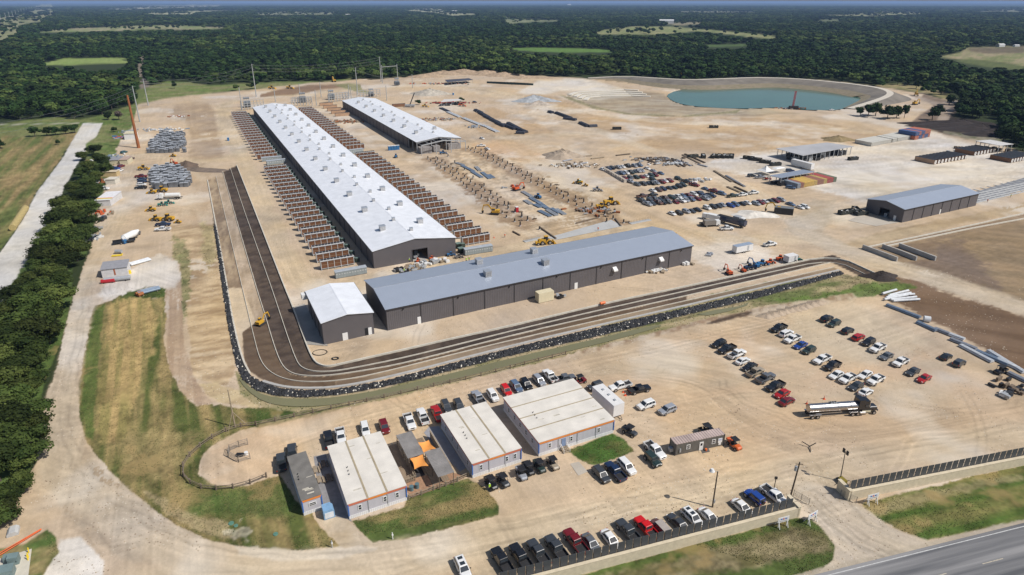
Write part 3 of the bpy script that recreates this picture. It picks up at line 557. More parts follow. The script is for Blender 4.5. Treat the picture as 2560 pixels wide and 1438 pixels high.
# ------------------------------------------------------------------ retaining walls and riprap
conc = mat('wall_concrete', (.56, .52, .44), .85, var=.12, scale=.6, bump=.2)
concg = mat('grey_concrete', (.40, .39, .37), .85, var=.12, scale=.4, bump=.2)
def along(pts, h, wdt, m, name, label, group=None, z0=-.1):
    P = [G(*p) if not isinstance(p, Vector) else p for p in pts]; b = MB()
    L, Rr = [], []
    for i, p in enumerate(P):
        d = (P[min(i + 1, len(P) - 1)] - P[max(i - 1, 0)]).normalized(); n = Vector((-d.y, d.x, 0)) * wdt / 2; L.append(p + n); Rr.append(p - n)
    vs = []; fs = []
    for l_, r_ in zip(L, Rr): vs += [(l_.x, l_.y, z0), (l_.x, l_.y, h), (r_.x, r_.y, h), (r_.x, r_.y, z0)]
    for i in range(len(P) - 1):
        o = i * 4
        for a, c in ((0, 1), (1, 2), (2, 3)): fs.append((o + a, o + 4 + a, o + 4 + c, o + c))
    fs += [(0, 1, 2, 3), tuple(len(vs) - 4 + k for k in (3, 2, 1, 0))]
    b.add(vs, fs, m); o = b.build(name); return tag(o, label, 'retaining wall', group)
gw = 'low retaining walls round the yard'
along(sm_line(W1), .50, .38, conc, 'retaining_wall', 'innermost pale concrete wall edging the yard around the dark soil terraces', gw)
along(sm_line(W2), .32, .17, conc, 'retaining_wall', 'second concrete wall from the yard across the dark terraced soil', gw)
along(sm_line(W3), .32, .18, conc, 'retaining_wall', 'third concrete wall, on the outer edge of the darkest soil', gw)
along(sm_line(W4), .26, .16, conc, 'retaining_wall', 'fourth concrete wall, next inside the one beside the black rocks', gw)
along(sm_line(W5[:6]), .40, .45, conc, 'retaining_wall', 'outermost concrete wall down the west side beside the black rocks', gw)
along(sm_line(W5[6:]), .25, .8, concg, 'retaining_wall', 'wide grey concrete ledge running along the black riprap', gw)
for pts, lb in (([(2700, 507), (2560, 535), (2440, 562), (2300, 592), (2156, 622)], 'long pale wall above the brown field on the right'),
                ([(2700, 520), (2560, 548), (2430, 572), (2215, 617), (2205, 621)], 'second long wall above the brown field on the right')):
    along(pts, .5, .5, conc, 'retaining_wall', lb, 'walls above the brown field')
for pts, lb in (([(2156, 622), (2200, 638), (2242, 654)], 'left one of three slanting grey walls by the brown field'),
                ([(2205, 620), (2250, 636), (2290, 652)], 'middle one of three slanting grey walls by the brown field'),
                ([(2247, 618), (2290, 634), (2338, 652)], 'right one of three slanting grey walls by the brown field')):
    along(pts, 1.7, .6, concg, 'retaining_wall', lb, 'walls above the brown field')
def riprap():
    """angular rocks laid over the bed; a few pale ones among the dark"""
    base = MB(); g = rnd
    rp = [tuple(G(a, b)[:2]) for a, b in RIP]; xs = [p[0] for p in rp]; ys = [p[1] for p in rp]
    N = 26000; rx = np.random.RandomState(3); Xs = rx.uniform(min(xs), max(xs), 90000 * 3); Ys = rx.uniform(min(ys), max(ys), 90000 * 3)
    q = PXY(Xs, Ys); s = sdist(q[0], q[1], RIP) > 1.6; Xs = Xs[s][:N]; Ys = Ys[s][:N]
    n = len(Xs); Rr = np.sqrt(Xs ** 2 + Ys ** 2); sz = rx.uniform(.22, .42, n) * np.clip(Rr / 190, .8, 1.7)
    cube = np.array([(-1, -1, -.6), (1, -1, -.6), (1, 1, -.6), (-1, 1, -.6), (-.6, -.7, .8), (.7, -.6, .7), (.6, .7, .9), (-.7, .6, .6)])
    pale = rx.rand(n) < np.where(Ys > 200, .08, .15); sz = np.where(pale, sz * .62, sz); ca = rx.uniform(0, 6.28, n); V = cube[None] * sz[:, None, None] * rx.uniform(.75, 1.25, (n, 8, 3))
    vx = V[..., 0] * np.cos(ca)[:, None] - V[..., 1] * np.sin(ca)[:, None] + Xs[:, None]; vy = V[..., 0] * np.sin(ca)[:, None] + V[..., 1] * np.cos(ca)[:, None] + Ys[:, None]
    vz = V[..., 2] * .8 + .18
    P = np.stack([vx, vy, vz], -1).reshape(-1, 3); F = np.array([(4, 5, 6, 7), (0, 1, 5, 4), (1, 2, 6, 5), (2, 3, 7, 6), (3, 0, 4, 7)])
    F = (F[None] + (np.arange(n) * 8)[:, None, None]).reshape(-1, 4)
    me = np_mesh('riprap', P, F); me.materials.append(mat('dark_rock', (.026, .027, .030), .85, var=.6, scale=.5)); me.materials.append(mat('pale_rock', (.62, .58, .50), .8, var=.2, scale=.8))
    mi = np.repeat(pale.astype(np.int32), 5); me.polygons.foreach_set('material_index', mi)
    o = bpy.data.objects.new('riprap_rocks', me); COL.objects.link(o); tag(o, 'black angular rocks with scattered white stones lining the ditch', 'rocks', kind='stuff')
riprap()

# ------------------------------------------------------------------ trees
leafA = mat('leaf_dark', (.010, .024, .007), .8, var=.4, scale=.25, col2=(.034, .066, .016), spec=.1)
leafB = mat('leaf_mid', (.014, .030, .008), .8, var=.4, scale=.25, col2=(.052, .086, .019), spec=.1)
leafC = mat('leaf_light', (.032, .054, .014), .8, var=.4, scale=.25, col2=(.095, .125, .032), spec=.1)
leafD = mat('leaf_dry', (.085, .070, .055), .8, var=.3, scale=.3, col2=(.13, .10, .08), spec=.2)
leafO = mat('leaf_oak', (.014, .028, .007), .8, var=.4, scale=4, col2=(.055, .076, .018), spec=.1); leafO2 = mat('leaf_oak_light', (.024, .038, .009), .8, var=.4, scale=4, col2=(.085, .105, .026), spec=.1)
for q in (leafA, leafB, leafC, leafO, leafO2):
    n = q.node_tree.nodes; l = q.node_tree.links; oi = n.new('ShaderNodeObjectInfo'); mr = n.new('ShaderNodeMapRange'); mr.inputs[3].default_value = .45; mr.inputs[4].default_value = 1.75; l.new(oi.outputs['Random'], mr.inputs[0])
    hs = n.new('ShaderNodeHueSaturation'); l.new(mr.outputs[0], hs.inputs['Value']); b_ = n['Principled BSDF']; src = b_.inputs['Base Color'].links[0].from_socket; l.new(src, hs.inputs['Color']); l.new(hs.outputs[0], b_.inputs['Base Color'])
bark = mat('bark', (.085, .07, .055), .9, var=.3, scale=1.5, bump=.4)
def crown_mesh(name, seed, nleaf, leaf, m, hgt=1.0, spread=1.0, nlobe=9, rough=.45):
    """leaf-sized faces through several uneven lobes; unit tree: height 1, half-width about .5"""
    r = np.random.RandomState(seed); lobes = []
    for k in range(nlobe):
        a = r.uniform(0, 6.283); d = r.uniform(0, .34) * spread; lobes.append((math.cos(a) * d, math.sin(a) * d, r.uniform(.42, .80) * hgt, r.uniform(.15, .26)))
    lobes.append((0, 0, .72 * hgt, .26)); L = np.array(lobes); k = r.randint(0, len(L), nleaf)
    d = r.normal(size=(nleaf, 3)); d /= np.linalg.norm(d, axis=1)[:, None]; rad_ = L[k, 3] * r.uniform(.62, 1.06, nleaf) ** 1.0
    lump = 1 + .22 * np.sin(d[:, 0] * 7 + k) * np.sin(d[:, 1] * 6 + k * 2)
    c = L[k, :3] + d * (rad_ * lump)[:, None] * np.array([1, 1, .72]); c[:, 2] = np.maximum(c[:, 2], .12)
    t = np.cross(d + r.normal(size=d.shape) * .7, [0, 0, 1.]); t /= np.linalg.norm(t, axis=1)[:, None] + 1e-9
    nrm = d + r.normal(size=d.shape) * rough + np.array([0, 0, .35]); nrm /= np.linalg.norm(nrm, axis=1)[:, None]
    b = np.cross(nrm, t); b /= np.linalg.norm(b, axis=1)[:, None] + 1e-9; t = np.cross(b, nrm)
    s = leaf * r.uniform(.6, 1.35, nleaf)[:, None]
    P = np.stack([c - t * s - b * s * .6, c + t * s - b * s * .75, c + t * s * .8 + b * s * .7, c - t * s * .7 + b * s * .8], 1).reshape(-1, 3)
    F = np.arange(nleaf * 4).reshape(-1, 4)
    # inner mass so that the crown is not see-through
    iv, jf = [], []; base = nleaf * 4
    for (lx, ly, lz, lr) in lobes:
        o = base + len(iv); q = lr * .72
        for z_, rr in ((-.9, .35), (-.3, .95), (.4, .85), (.95, .3)):
            for j in range(6):
                a = j * 1.047 + z_; iv.append((lx + math.cos(a) * rr * q, ly + math.sin(a) * rr * q, lz + z_ * q * .72))
        for ring in range(3):
            for j in range(6): jf.append((o + ring * 6 + j, o + ring * 6 + (j + 1) % 6, o + ring * 6 + 6 + (j + 1) % 6, o + ring * 6 + 6 + j))
        jf.append((o + 18, o + 19, o + 20, o + 21)); jf.append((o + 18, o + 21, o + 22, o + 23))
    P = np.concatenate([P, np.array(iv)]); F = np.concatenate([F, np.array(jf)])
    me = np_mesh(name, P, F); me.materials.append(m); return me
def trunk_mesh(name, seed):
    r = random.Random(seed); b = MB(); b.tube((0, 0, -.02), (.01, 0, .3), .03, .02, bark, 7)
    for k in range(5):
        a = k * 1.256 + r.random(); b.tube((.01, 0, .24 + .03 * k), (math.cos(a) * .24, math.sin(a) * .24, .55 + .12 * r.random()), .014, .005, bark, 5)
    return b.mesh(name)
TR = [trunk_mesh('trunk', k) for k in range(3)]
HI = [crown_mesh('crown', 10 + k, 5200, .021, [leafO, leafO2, leafO, leafO, leafO2][k], nlobe=14, spread=1.1) for k in range(5)]
MID = [crown_mesh('crown', 30 + k, 700, .05, [leafA, leafB, leafA, leafB, leafC, leafD][k]) for k in range(6)]
LO = [crown_mesh('forest_tree', 50 + k, 150, .105, [leafA, leafB, leafA, leafB, leafC, leafA, leafB][k], nlobe=5, rough=.22) for k in range(7)]
TREES = []
def tree(x, y, h, wdt, label, group, crown, name='tree', cat='tree'):
    t = thing(name, (x, y, 0), rnd.random() * 6.28, label, cat, group); t.scale = (wdt, wdt, h)
    part('trunk', rnd.choice(TR), t); part('crown', crown, t); TREES.append((x, y, wdt)); return t
# the line of oaks between the gravel road and the yard: (crown centre px, crown width m)
OAKS = [(232, 372, 10), (205, 388, 11), (250, 398, 11), (222, 415, 12), (262, 420, 9), (200, 430, 10), (240, 440, 11), (215, 458, 12), (180, 470, 10), (232, 478, 10), (198, 492, 12), (160, 505, 10), (222, 512, 10),
        (180, 525, 12), (145, 545, 11), (205, 548, 11), (165, 565, 12), (215, 578, 8), (190, 590, 11), (130, 580, 10), (150, 605, 12), (112, 625, 10), (185, 622, 9), (130, 640, 12), (160, 650, 11), (95, 660, 11), (120, 682, 12),
        (75, 695, 11), (150, 695, 11), (100, 720, 12), (50, 730, 10), (135, 742, 11), (75, 760, 12), (25, 775, 10), (110, 790, 12), (50, 805, 12), (85, 830, 11), (10, 830, 11), (120, 838, 8), (40, 860, 12), (85, 880, 10), (5, 895, 12),
        (50, 915, 11), (80, 940, 9), (15, 950, 12), (55, 975, 10), (10, 1005, 12), (60, 1030, 12), (20, 1055, 12), (85, 1070, 9), (0, 1100, 12), (50, 1110, 10), (-40, 1050, 12), (30, 1145, 9), (-20, 1150, 11), (-40, 960, 12), (-40, 880, 12), (-30, 820, 11),
        (30, 1225, 7), (0, 1235, 8), (15, 1275, 6), (-20, 1290, 8), (45, 1200, 5)]
OAKS.sort(key=lambda q: -q[1])
def ordn(i): return NTH[i] if i < len(NTH) else None
for i, (x, y, wd) in enumerate(OAKS):
    wd *= rnd.uniform(.72, 1.12); hh = wd * rnd.uniform(.72, 1.0); g = G(x, y, hh * .55)
    j = len(OAKS) - 1 - i
    lb = ('%s tree from the near end of the oak line beside the dirt road' % NTH[i]) if i < 30 else ('%s tree from the far end of the oak line beside the dirt road' % NTH[j]) if j < 30 else 'bushy oak tree in the middle of the line along the dirt road'
    tree(g.x, g.y, hh, wd * 1.15, lb, 'oak line along the dirt road', HI[i % 5 if i % 5 < 4 or rnd.random() < .3 else 1], 'oak_tree')
# shrubs and small groups that stand on their own: (base px, height m, width m, text)
LONE = [(88, 342, 8, 10, 'large dark shrub standing in the field at the far left'), (118, 340, 7, 8, 'second of the row of shrubs in the far left field'), (140, 338, 7, 9, 'third of the row of shrubs in the far left field'),
        (165, 336, 7, 9, 'fourth of the row of shrubs in the far left field'), (188, 333, 7, 9, 'shrub nearest the white gravel road in the far left field'), (146, 362, 4, 4, 'small bush alone in the brown field'),
        (2, 372, 7, 7, 'dark bush cut off by the left edge of the picture'), (272, 300, 7, 9, 'thin leafed tree beside the end of the white road'), (298, 300, 8, 10, 'brownish tree left of the rust coloured pole'), (285, 330, 4, 6, 'low bush on the grass below the tall steel poles'),
        (436, 222, 10, 6, 'tree standing alone on the green clearing behind the yard'), (404, 210, 10, 10, 'left tree on the green clearing behind the yard'),
        (2170, 292, 11, 14, 'leftmost of the trees between the pond and the dark soil heap'), (2188, 290, 12, 14, 'second of the trees between the pond and the dark soil heap'), (2218, 297, 12, 14, 'third of the trees between the pond and the dark soil heap'),
        (2240, 296, 11, 12, 'fourth of the trees between the pond and the dark soil heap'), (2260, 296, 12, 8, 'slim tree nearest the grey track by the pond'), (2150, 290, 8, 9, 'smallest tree between the pond and the dark soil heap'),
        (1600, 80, 16, 22, 'single tree in the middle of the far pale meadow'), (1616, 74, 18, 22, 'taller of the trees in the far pale meadow'), (1552, 76, 20, 34, 'clump of trees at the left of the far pale meadow'),
        (1048, 262, 5, 7, 'small tree by the far end of the second hall'), (1152, 255, 5, 7, 'small tree behind the low long roof of the far yard')]
for i, (x, y, h_, wd, lb) in enumerate(LONE):
    g = G(x, y); tree(g.x, g.y, h_, wd, lb, None, MID[[0, 1, 2, 3][i % 4]] if 'brownish' not in lb else MID[5], 'tree' if h_ > 5 else 'bush')
for i_, (x, y) in enumerate(((2268, 214), (2290, 222), (2318, 226), (2352, 236), (2244, 212), (2330, 300), (2345, 286), (2372, 262))):
    g = G(x, y); tree(g.x, g.y, 9 + i_ % 3, 12, 'scrubby tree, %s of a loose row beside the grey track right of the pond' % NTH[i_], 'scrubby trees by the grey track', MID[i_ % 4])
# woods: points wherever the survey shows closed canopy
rs = np.random.RandomState(5)
def scatter(r0_, r1_, step):
    """jittered grid in rings, points inside the fan of the view"""
    n = int(r1_ * 2 / step); xs = np.arange(-r1_ * .86, r1_ * .86, step); ys = np.arange(0, r1_, step)
    gx, gy = np.meshgrid(xs, ys); gx = gx + rs.uniform(-.45, .45, gx.shape) * step; gy = gy + rs.uniform(-.45, .45, gy.shape) * step
    r = np.sqrt(gx ** 2 + gy ** 2); an = np.degrees(np.arctan2(gx, gy)); m = (r > r0_) & (r < r1_) & (np.abs(an) < 46)
    return gx[m], gy[m]
FX, FY, FS = [], [], []
for r0_, r1_, st, s0 in ((150, 1500, 9.5, 12.5), (1500, 3200, 14, 17.5), (3200, 6500, 24, 29), (6500, 14000, 60, 66)):
    gx, gy = scatter(r0_, r1_, st); _, _, k, _, rr, n1, _ = classify(gx, gy, False)
    zz, dd = height(gx, gy); qx, qy = PXY(gx, gy)
    ok = (k == 0) & (dd > 30) & ~((qx > 2270) & (qx < 2500) & (qy > 300) & (qy < 372)) & (qy < 400) & ~((qx < 345) & (qy > 300))
    ok &= ~((qx > -300) & (qx < 60) & (qy > 600))
    lone = (k == C['meadow']) & (qy < 100) & (rs.rand(len(gx)) < (.10 if r0_ > 1500 else .05)); ok |= lone
    for zt in (3., 6., 9., 12.):
        tx, ty = PXY(gx, gy, np.full(gx.shape, zt)); vx = (tx - PCX) / FPX; vy_ = -(ty - PCY) / FPX; den = sp - vy_ * cp; tt = H / np.maximum(den, 1e-4)
        k2 = classify(vx * tt, (cp + vy_ * sp) * tt, False)[2]; ok &= ~((k2 == C['meadow']) & (qy < 190) & (den > 1e-4)) | lone
    thin = fbm(gx, gy, 70, 3, 77); edge = (qy > 160) & (qx > 380) & (qx < 900); ok &= ~(edge & (thin > .50) & (rs.rand(len(gx)) < .55))
    gx, gy = gx[ok], gy[ok]; FX.append(gx); FY.append(gy); FS.append(s0 * (rs.uniform(.55, 1.25, len(gx)) + .35 * (rs.rand(len(gx)) < .15)) * (1 if r0_ > 5000 else 1))
FX = np.concatenate(FX); FY = np.concatenate(FY); FS = np.concatenate(FS); rr = np.sqrt(FX ** 2 + FY ** 2)
order = np.argsort(rr); nv = 0; taken = np.zeros(len(FX), bool)
def where_words(x):
    q = PXY(x, 1)[0]
NTREE = 300 - len(TREES)
for i in order:
    if nv >= NTREE: break
    q = PXY(FX[i], FY[i])
    if not (-20 < q[0] < 2580): continue
    w_ = FS[i] * 1.02; h_ = min(13, w_ * .85)
    lb, gp = (('dark tree at the near edge of the woods left of the tall steel poles', 'nearest trees of the left woods') if q[0] < 345 else
              ('dark tree at the near edge of the woods behind the substation', 'nearest trees of the woods behind the yard') if q[0] < 1500 else
              ('dark tree at the near edge of the woods beside and behind the pond', 'nearest trees of the right woods'))
    tree(FX[i], FY[i], h_, w_, lb, gp, MID[rnd.choice([0, 1, 2, 3, 0, 1, 4])]); taken[i] = True; nv += 1
keep = ~taken & (np.abs(np.degrees(np.arctan2(FX, FY))) < 46)
FX, FY, FS = FX[keep], FY[keep], FS[keep]; nF = len(FX)
me = bpy.data.meshes.new('woods'); me.vertices.add(nF); me.vertices.foreach_set('co', np.stack([FX, FY, np.zeros(nF)], -1).astype(np.float32).ravel())
hh = np.minimum(FS * .82, 7 + rs.uniform(0, 10, nF) + np.clip((np.sqrt(FX ** 2 + FY ** 2) - 3000) / 1000, 0, 4)); sc3 = np.stack([FS, FS, hh], -1)
def pattr(n, t, d, k): a = me.attributes.new(n, t, 'POINT'); a.data.foreach_set(k, d)
pattr('sc', 'FLOAT_VECTOR', sc3.astype(np.float32).ravel(), 'vector'); pattr('rz', 'FLOAT', rs.uniform(0, 6.28, nF).astype(np.float32), 'value')
patch = fbm(FX, FY, 260, 3, 201); idx = rs.randint(0, 4, nF); idx = np.where((patch > .54) & (rs.rand(nF) < .5), 4, idx); idx = np.where(rs.rand(nF) < .12, 5, idx)
pattr('ix', 'INT', idx.astype(np.int32), 'value')
wo = bpy.data.objects.new('forest', me); COL.objects.link(wo); tag(wo, 'dense dark green woods reaching to the horizon', 'forest', kind='stuff')
pc = bpy.data.collections.new('tree_kinds')
for k, m_ in enumerate(LO):
    o = bpy.data.objects.new('forest_tree_%d' % k, m_); pc.objects.link(o)
ng = bpy.data.node_groups.new('woods', 'GeometryNodeTree')
ng.interface.new_socket('Geometry', in_out='INPUT', socket_type='NodeSocketGeometry'); ng.interface.new_socket('Geometry', in_out='OUTPUT', socket_type='NodeSocketGeometry')
N = ng.nodes; Lk = ng.links; gi = N.new('NodeGroupInput'); go = N.new('NodeGroupOutput'); ip = N.new('GeometryNodeInstanceOnPoints'); ci_ = N.new('GeometryNodeCollectionInfo')
ci_.inputs['Collection'].default_value = pc; ci_.inputs['Separate Children'].default_value = True; ci_.inputs['Reset Children'].default_value = True
def na(n, t):
    a = N.new('GeometryNodeInputNamedAttribute'); a.data_type = t; a.inputs['Name'].default_value = n; return a.outputs['Attribute']
cx_ = N.new('ShaderNodeCombineXYZ'); Lk.new(na('rz', 'FLOAT'), cx_.inputs[2])
e2r = N.new('FunctionNodeEulerToRotation'); Lk.new(cx_.outputs[0], e2r.inputs[0])
mtp = N.new('GeometryNodeMeshToPoints'); Lk.new(gi.outputs[0], mtp.inputs['Mesh'])
Lk.new(mtp.outputs[0], ip.inputs['Points']); Lk.new(ci_.outputs[0], ip.inputs['Instance']); ip.inputs['Pick Instance'].default_value = True
Lk.new(na('ix', 'INT'), ip.inputs['Instance Index']); Lk.new(e2r.outputs[0], ip.inputs['Rotation']); Lk.new(na('sc', 'FLOAT_VECTOR'), ip.inputs['Scale'])
Lk.new(ip.outputs[0], go.inputs[0]); md = wo.modifiers.new('woods', 'NODES'); md.node_group = ng
print('forest instances', nF, 'trees', len(TREES))

# ------------------------------------------------------------------ ground cover: tufts and loose stones
def scatter_cover(name, label, n, cl, size, mats_, tall, seed, edge=0.0):
    r = np.random.RandomState(seed); an = np.radians(r.uniform(-44, 44, n * 6)); R_ = 92 + 170 * r.rand(n * 6) ** 1.15; gx, gy = R_ * np.sin(an), R_ * np.cos(an)
    px_, py_, k, *_ = classify(gx, gy, False); ok = np.isin(k, [C[q] for q in cl]) & (px_ > -60) & (px_ < 2620)
    if edge: ok &= (fbm(gx, gy, 9, 3, 501) > edge)
    gx, gy = gx[ok][:n], gy[ok][:n]; m_ = len(gx); s = size * r.uniform(.5, 1.5, m_); tris = 3 if tall else 0
    if tall:
        P = []; 
        for j in range(3):
            a = r.uniform(0, 6.28, m_); dx, dy = np.cos(a) * s, np.sin(a) * s; h_ = s * r.uniform(.6, 1.2, m_)
            P.append(np.stack([np.stack([gx - dx, gy - dy, gx * 0], -1), np.stack([gx + dx, gy + dy, gx * 0], -1), np.stack([gx + dy * .5, gy - dx * .5, h_], -1)], 1))
        P = np.stack(P, 1).reshape(-1, 3); F = np.arange(len(P)).reshape(-1, 3); me = np_mesh(name, P, F, 3); per = 3
    else:
        V_ = np.array([(-1, -1, 0), (1, -1, 0), (1, 1, 0), (-1, 1, 0), (0, 0, .9)]); P = V_[None] * s[:, None, None] * r.uniform(.6, 1.2, (m_, 5, 3)); P[..., 0] += gx[:, None]; P[..., 1] += gy[:, None]
        F = (np.array([(0, 1, 4), (1, 2, 4), (2, 3, 4), (3, 0, 4)])[None] + (np.arange(m_) * 5)[:, None, None]).reshape(-1, 3); me = np_mesh(name, P.reshape(-1, 3), F, 3); per = 4
    for q in mats_: me.materials.append(q)
    me.polygons.foreach_set('material_index', np.repeat(r.randint(0, len(mats_), m_), per).astype(np.int32)); o = bpy.data.objects.new(name, me); COL.objects.link(o); tag(o, label, name.split('_')[0], kind='stuff')
tA = mat('tuft_green', (.05, .085, .018), .9, scale=2); tB = mat('tuft_dark', (.03, .055, .014), .9, scale=2); tC = mat('tuft_straw', (.30, .235, .11), .9, scale=2)
scatter_cover('grass_tufts', 'short tufts of green and dry grass on the verges', 60000, ['grass_field'], .065, [tA, tB, tC, tA], True, 8, .3)
scatter_cover('weeds', 'scattered weeds along the banks of the ditch', 9000, ['meadow', 'ditch_bank'], .14, [tA, tB, tC], True, 9)
scatter_cover('stones', 'loose stones and clods on the bare ground', 15000, ['dirt_yard', 'dirt_road', 'gravel_road', 'ditch_bank'], .085, [mat('clod', (.34, .26, .17), .95), mat('clod_pale', (.60, .54, .44), .95), mat('clod_dark', (.17, .12, .08), .95)], False, 10, .47)
# ------------------------------------------------------------------ haze
hz = MB(); hz.box((0, 50000, (H + 12 - 3) / 2), (240000, 130000, H + 12 + 3)); ho = hz.build('haze')
hm = bpy.data.materials.new('air'); hm.use_nodes = True; hn = hm.node_tree.nodes; hn.remove(hn['Principled BSDF'])
pv = hn.new('ShaderNodeVolumePrincipled'); pv.inputs['Color'].default_value = (.40, .60, 1, 1); pv.inputs['Density'].default_value = 5.2e-5; pv.inputs['Anisotropy'].default_value = 0
hm.node_tree.links.new(pv.outputs[0], hn['Material Output'].inputs['Volume']); ho.data.materials.append(hm)
tag(ho, 'pale blue haze over the distant woods', 'haze', kind='stuff')

# ------------------------------------------------------------------ steel buildings
galv = ribbed('galvalume_roof', (.36, .405, .485), .9, 0, .45, .25, .08, .025); galvw = ribbed('white_metal_roof', (.76, .78, .82), .9, 0, .45, .05, .08)
galvd = mat('galvanised_trim', (.55, .58, .62), .45, .6, .1, .5)
clad = ribbed('charcoal_cladding', (.108, .099, .104), .6, 0, .6, 0, .35, .06)
cladd = mat('charcoal_trim', (.045, .042, .045), .6)
whp = mat('white_painted_steel', (.72, .72, .71), .5, var=.05, scale=2)
dk = mat('dark_opening', (.012, .012, .014), .8)
black = mat('black_plastic', (.018, .018, .020), .5, var=.3)
steel = mat('pale_grey_steel', (.42, .44, .46), .5, .3, .1, 1)
def gable_building(name, org, rz, L, W, side, he, hr, label, cat='building', bays=0, door=None, end_door=None, x_open=0.0, wallm=None, roofm=None, group=None, ends=(1, 1)):
    """ridge along local x; the building lies on the `side` (+1/-1) y side of its front line. door = list of (x, w, h) on y=0 wall"""
    t = thing(name, org, rz, label, cat, group); s = side; wm = wallm or clad; rm = roofm or galv; x0 = x_open
    b = MB()
    def wq(pts): b.add(pts, [tuple(range(len(pts)))], wm)
    wq([(x0, 0, 0), (L, 0, 0), (L, 0, he), (x0, 0, he)]); wq([(x0, s * W, 0), (L, s * W, 0), (L, s * W, he), (x0, s * W, he)])
    wq([(L, 0, 0), (L, s * W, 0), (L, s * W, he), (L, s * W / 2, hr), (L, 0, he)])
    if x_open == 0:
        if end_door:
            a, wd, hd = end_door      # centre from y=0, width, height
            y1, y2 = s * (a - wd / 2), s * (a + wd / 2)
            wq([(0, 0, 0), (0, y1, 0), (0, y1, hd), (0, 0, hd)]); wq([(0, y2, 0), (0, s * W, 0), (0, s * W, hd), (0, y2, hd)])
            wq([(0, 0, hd), (0, s * W, hd), (0, s * W, he), (0, s * W / 2, hr), (0, 0, he)])
        else: wq([(0, 0, 0), (0, s * W, 0), (0, s * W, he), (0, s * W / 2, hr), (0, 0, he)])
    b.build('wall', None, t)
    o = .35
    if end_door:
        tm = MB()
        for yy in (y1, y2): tm.box((-.04, yy, hd / 2), (.1, .22, hd), cladd)
        tm.box((-.04, (y1 + y2) / 2, hd + .1), (.1, abs(y2 - y1) + .22, .2), cladd); tm.build('door_frame', None, t)
        fl = MB(); fl.box((4, (y1 + y2) / 2, .03), (8, abs(y2 - y1), .06), concg); fl.build('floor_slab', None, t)
        ic = MB()
        for _ in range(8): ic.box((rnd.uniform(2, 9), rnd.uniform(min(y1, y2) + .5, max(y1, y2) - .5), rnd.uniform(.3, 1.2)), (rnd.uniform(.5, 1.5), rnd.uniform(.5, 1.5), rnd.uniform(.6, 2.0)), steel)
        ic.build('machinery', None, t)
    for k, (ya, yb) in enumerate(((0, W / 2), (W / 2, W))):
        r = MB(); za, zb = (he, hr) if k == 0 else (hr, he); ea = o if k == 0 else 0; eb = 0 if k == 0 else o
        sl = (hr - he) / (W / 2); A_ = (s * (ya - ea), za - ea * sl if k == 0 else za); B_ = (s * (yb + eb), zb if k == 0 else zb - eb * sl)
        vs = [(-o, A_[0], A_[1] + .04), (L + o, A_[0], A_[1] + .04), (L + o, B_[0], B_[1] + .04), (-o, B_[0], B_[1] + .04)]
        vs += [(v[0], v[1], v[2] + .16) for v in vs]
        r.add(vs, [(0, 1, 2, 3), (4, 5, 6, 7), (0, 1, 5, 4), (1, 2, 6, 5), (2, 3, 7, 6), (3, 0, 4, 7)], rm); r.build('roof', None, t)
    rc = MB(); rc.box((L / 2, s * W / 2, hr + .20), (L + 2 * o, .4, .05), rm if roofm else galvd); rc.build('ridge_cap', None, t)
    ft = MB()
    for yy in (-s * (o + .03), s * (W + o + .03)): ft.box((L / 2, yy, he + .0), (L + 2 * o, .16, .26), cladd)
    ft.build('gutter', None, t)
    for i in range(1, bays):
        d = MB(); d.box((i * L / bays, -s * .08, he / 2), (.22, .14, he), cladd); d.build('downspout', None, t)
    for q in (door or []):
        d = MB(); d.box((q[0], -s * .05, q[2] / 2), (q[1], .1, q[2]), whp); d.build('door', None, t)
    return t
ventm = mat('vent_steel', (.46, .455, .45), .4, .4, .1, 1)
def vent_mesh(s, h, hood=False):
    b = MB(); b.box((0, 0, h * .5), (s, s, h), ventm); b.box((0, 0, h + .06), (s * 1.12, s * 1.12, .12), galvd)
    for k in range(4): b.box((s / 2 + .012, 0, h * (.2 + .17 * k)), (.02, s * .8, .07), black); b.box((0, -s / 2 - .012, h * (.2 + .17 * k)), (s * .8, .02, .07), black)
    return b.mesh('roof_vent')
VB, VS_ = vent_mesh(2.1, 1.9), vent_mesh(1.15, 1.25)
def put_vent(t, x, y, W, he, hr, me, s):
    z = he + (hr - he) * (1 - abs(abs(y) - W / 2) / (W / 2)) + .1; o = part('roof_vent', me, t); o.location = (x, y, z); return o
HZ = AX + math.radians(90)
h1 = gable_building('long_hall', (-50.0, 212.3, 0), HZ, 375, 31.9, -1, 6.7, 9.0, 'longest charcoal hall with pale metal roof between two rows of brown coolers', bays=42, end_door=(17.6, 6.0, 4.6), roofm=galvw)
for k in range(14):
    put_vent(h1, 17 + 26.3 * k, -8.6, 31.9, 6.7, 9.0, VB, 1); put_vent(h1, 19 + 26.3 * k, -24.5, 31.9, 6.7, 9.0, VB, 1)
for k in range(25): put_vent(h1, 9 + 14.6 * k, -15.1 if k % 2 else -17.6, 31.9, 6.7, 9.0, VS_, 1)
h2 = gable_building('long_hall', (-60.8, 402.0, 0), HZ, 204, 30.5, -1, 6.9, 9.0, 'shorter charcoal hall under a pale roof, its near end an open steel frame', bays=22, x_open=17, roofm=galvw)
for k in range(7): put_vent(h2, 22 + 25.5 * k, -7.5, 30.5, 6.9, 9.0, VB, 1)
for k in range(12): put_vent(h2, 14 + 15.5 * k, -14.2 if k % 2 else -16.6, 30.5, 6.9, 9.0, VS_, 1)
put_vent(h2, 30, -23.5, 30.5, 6.9, 9.0, VB, 1)
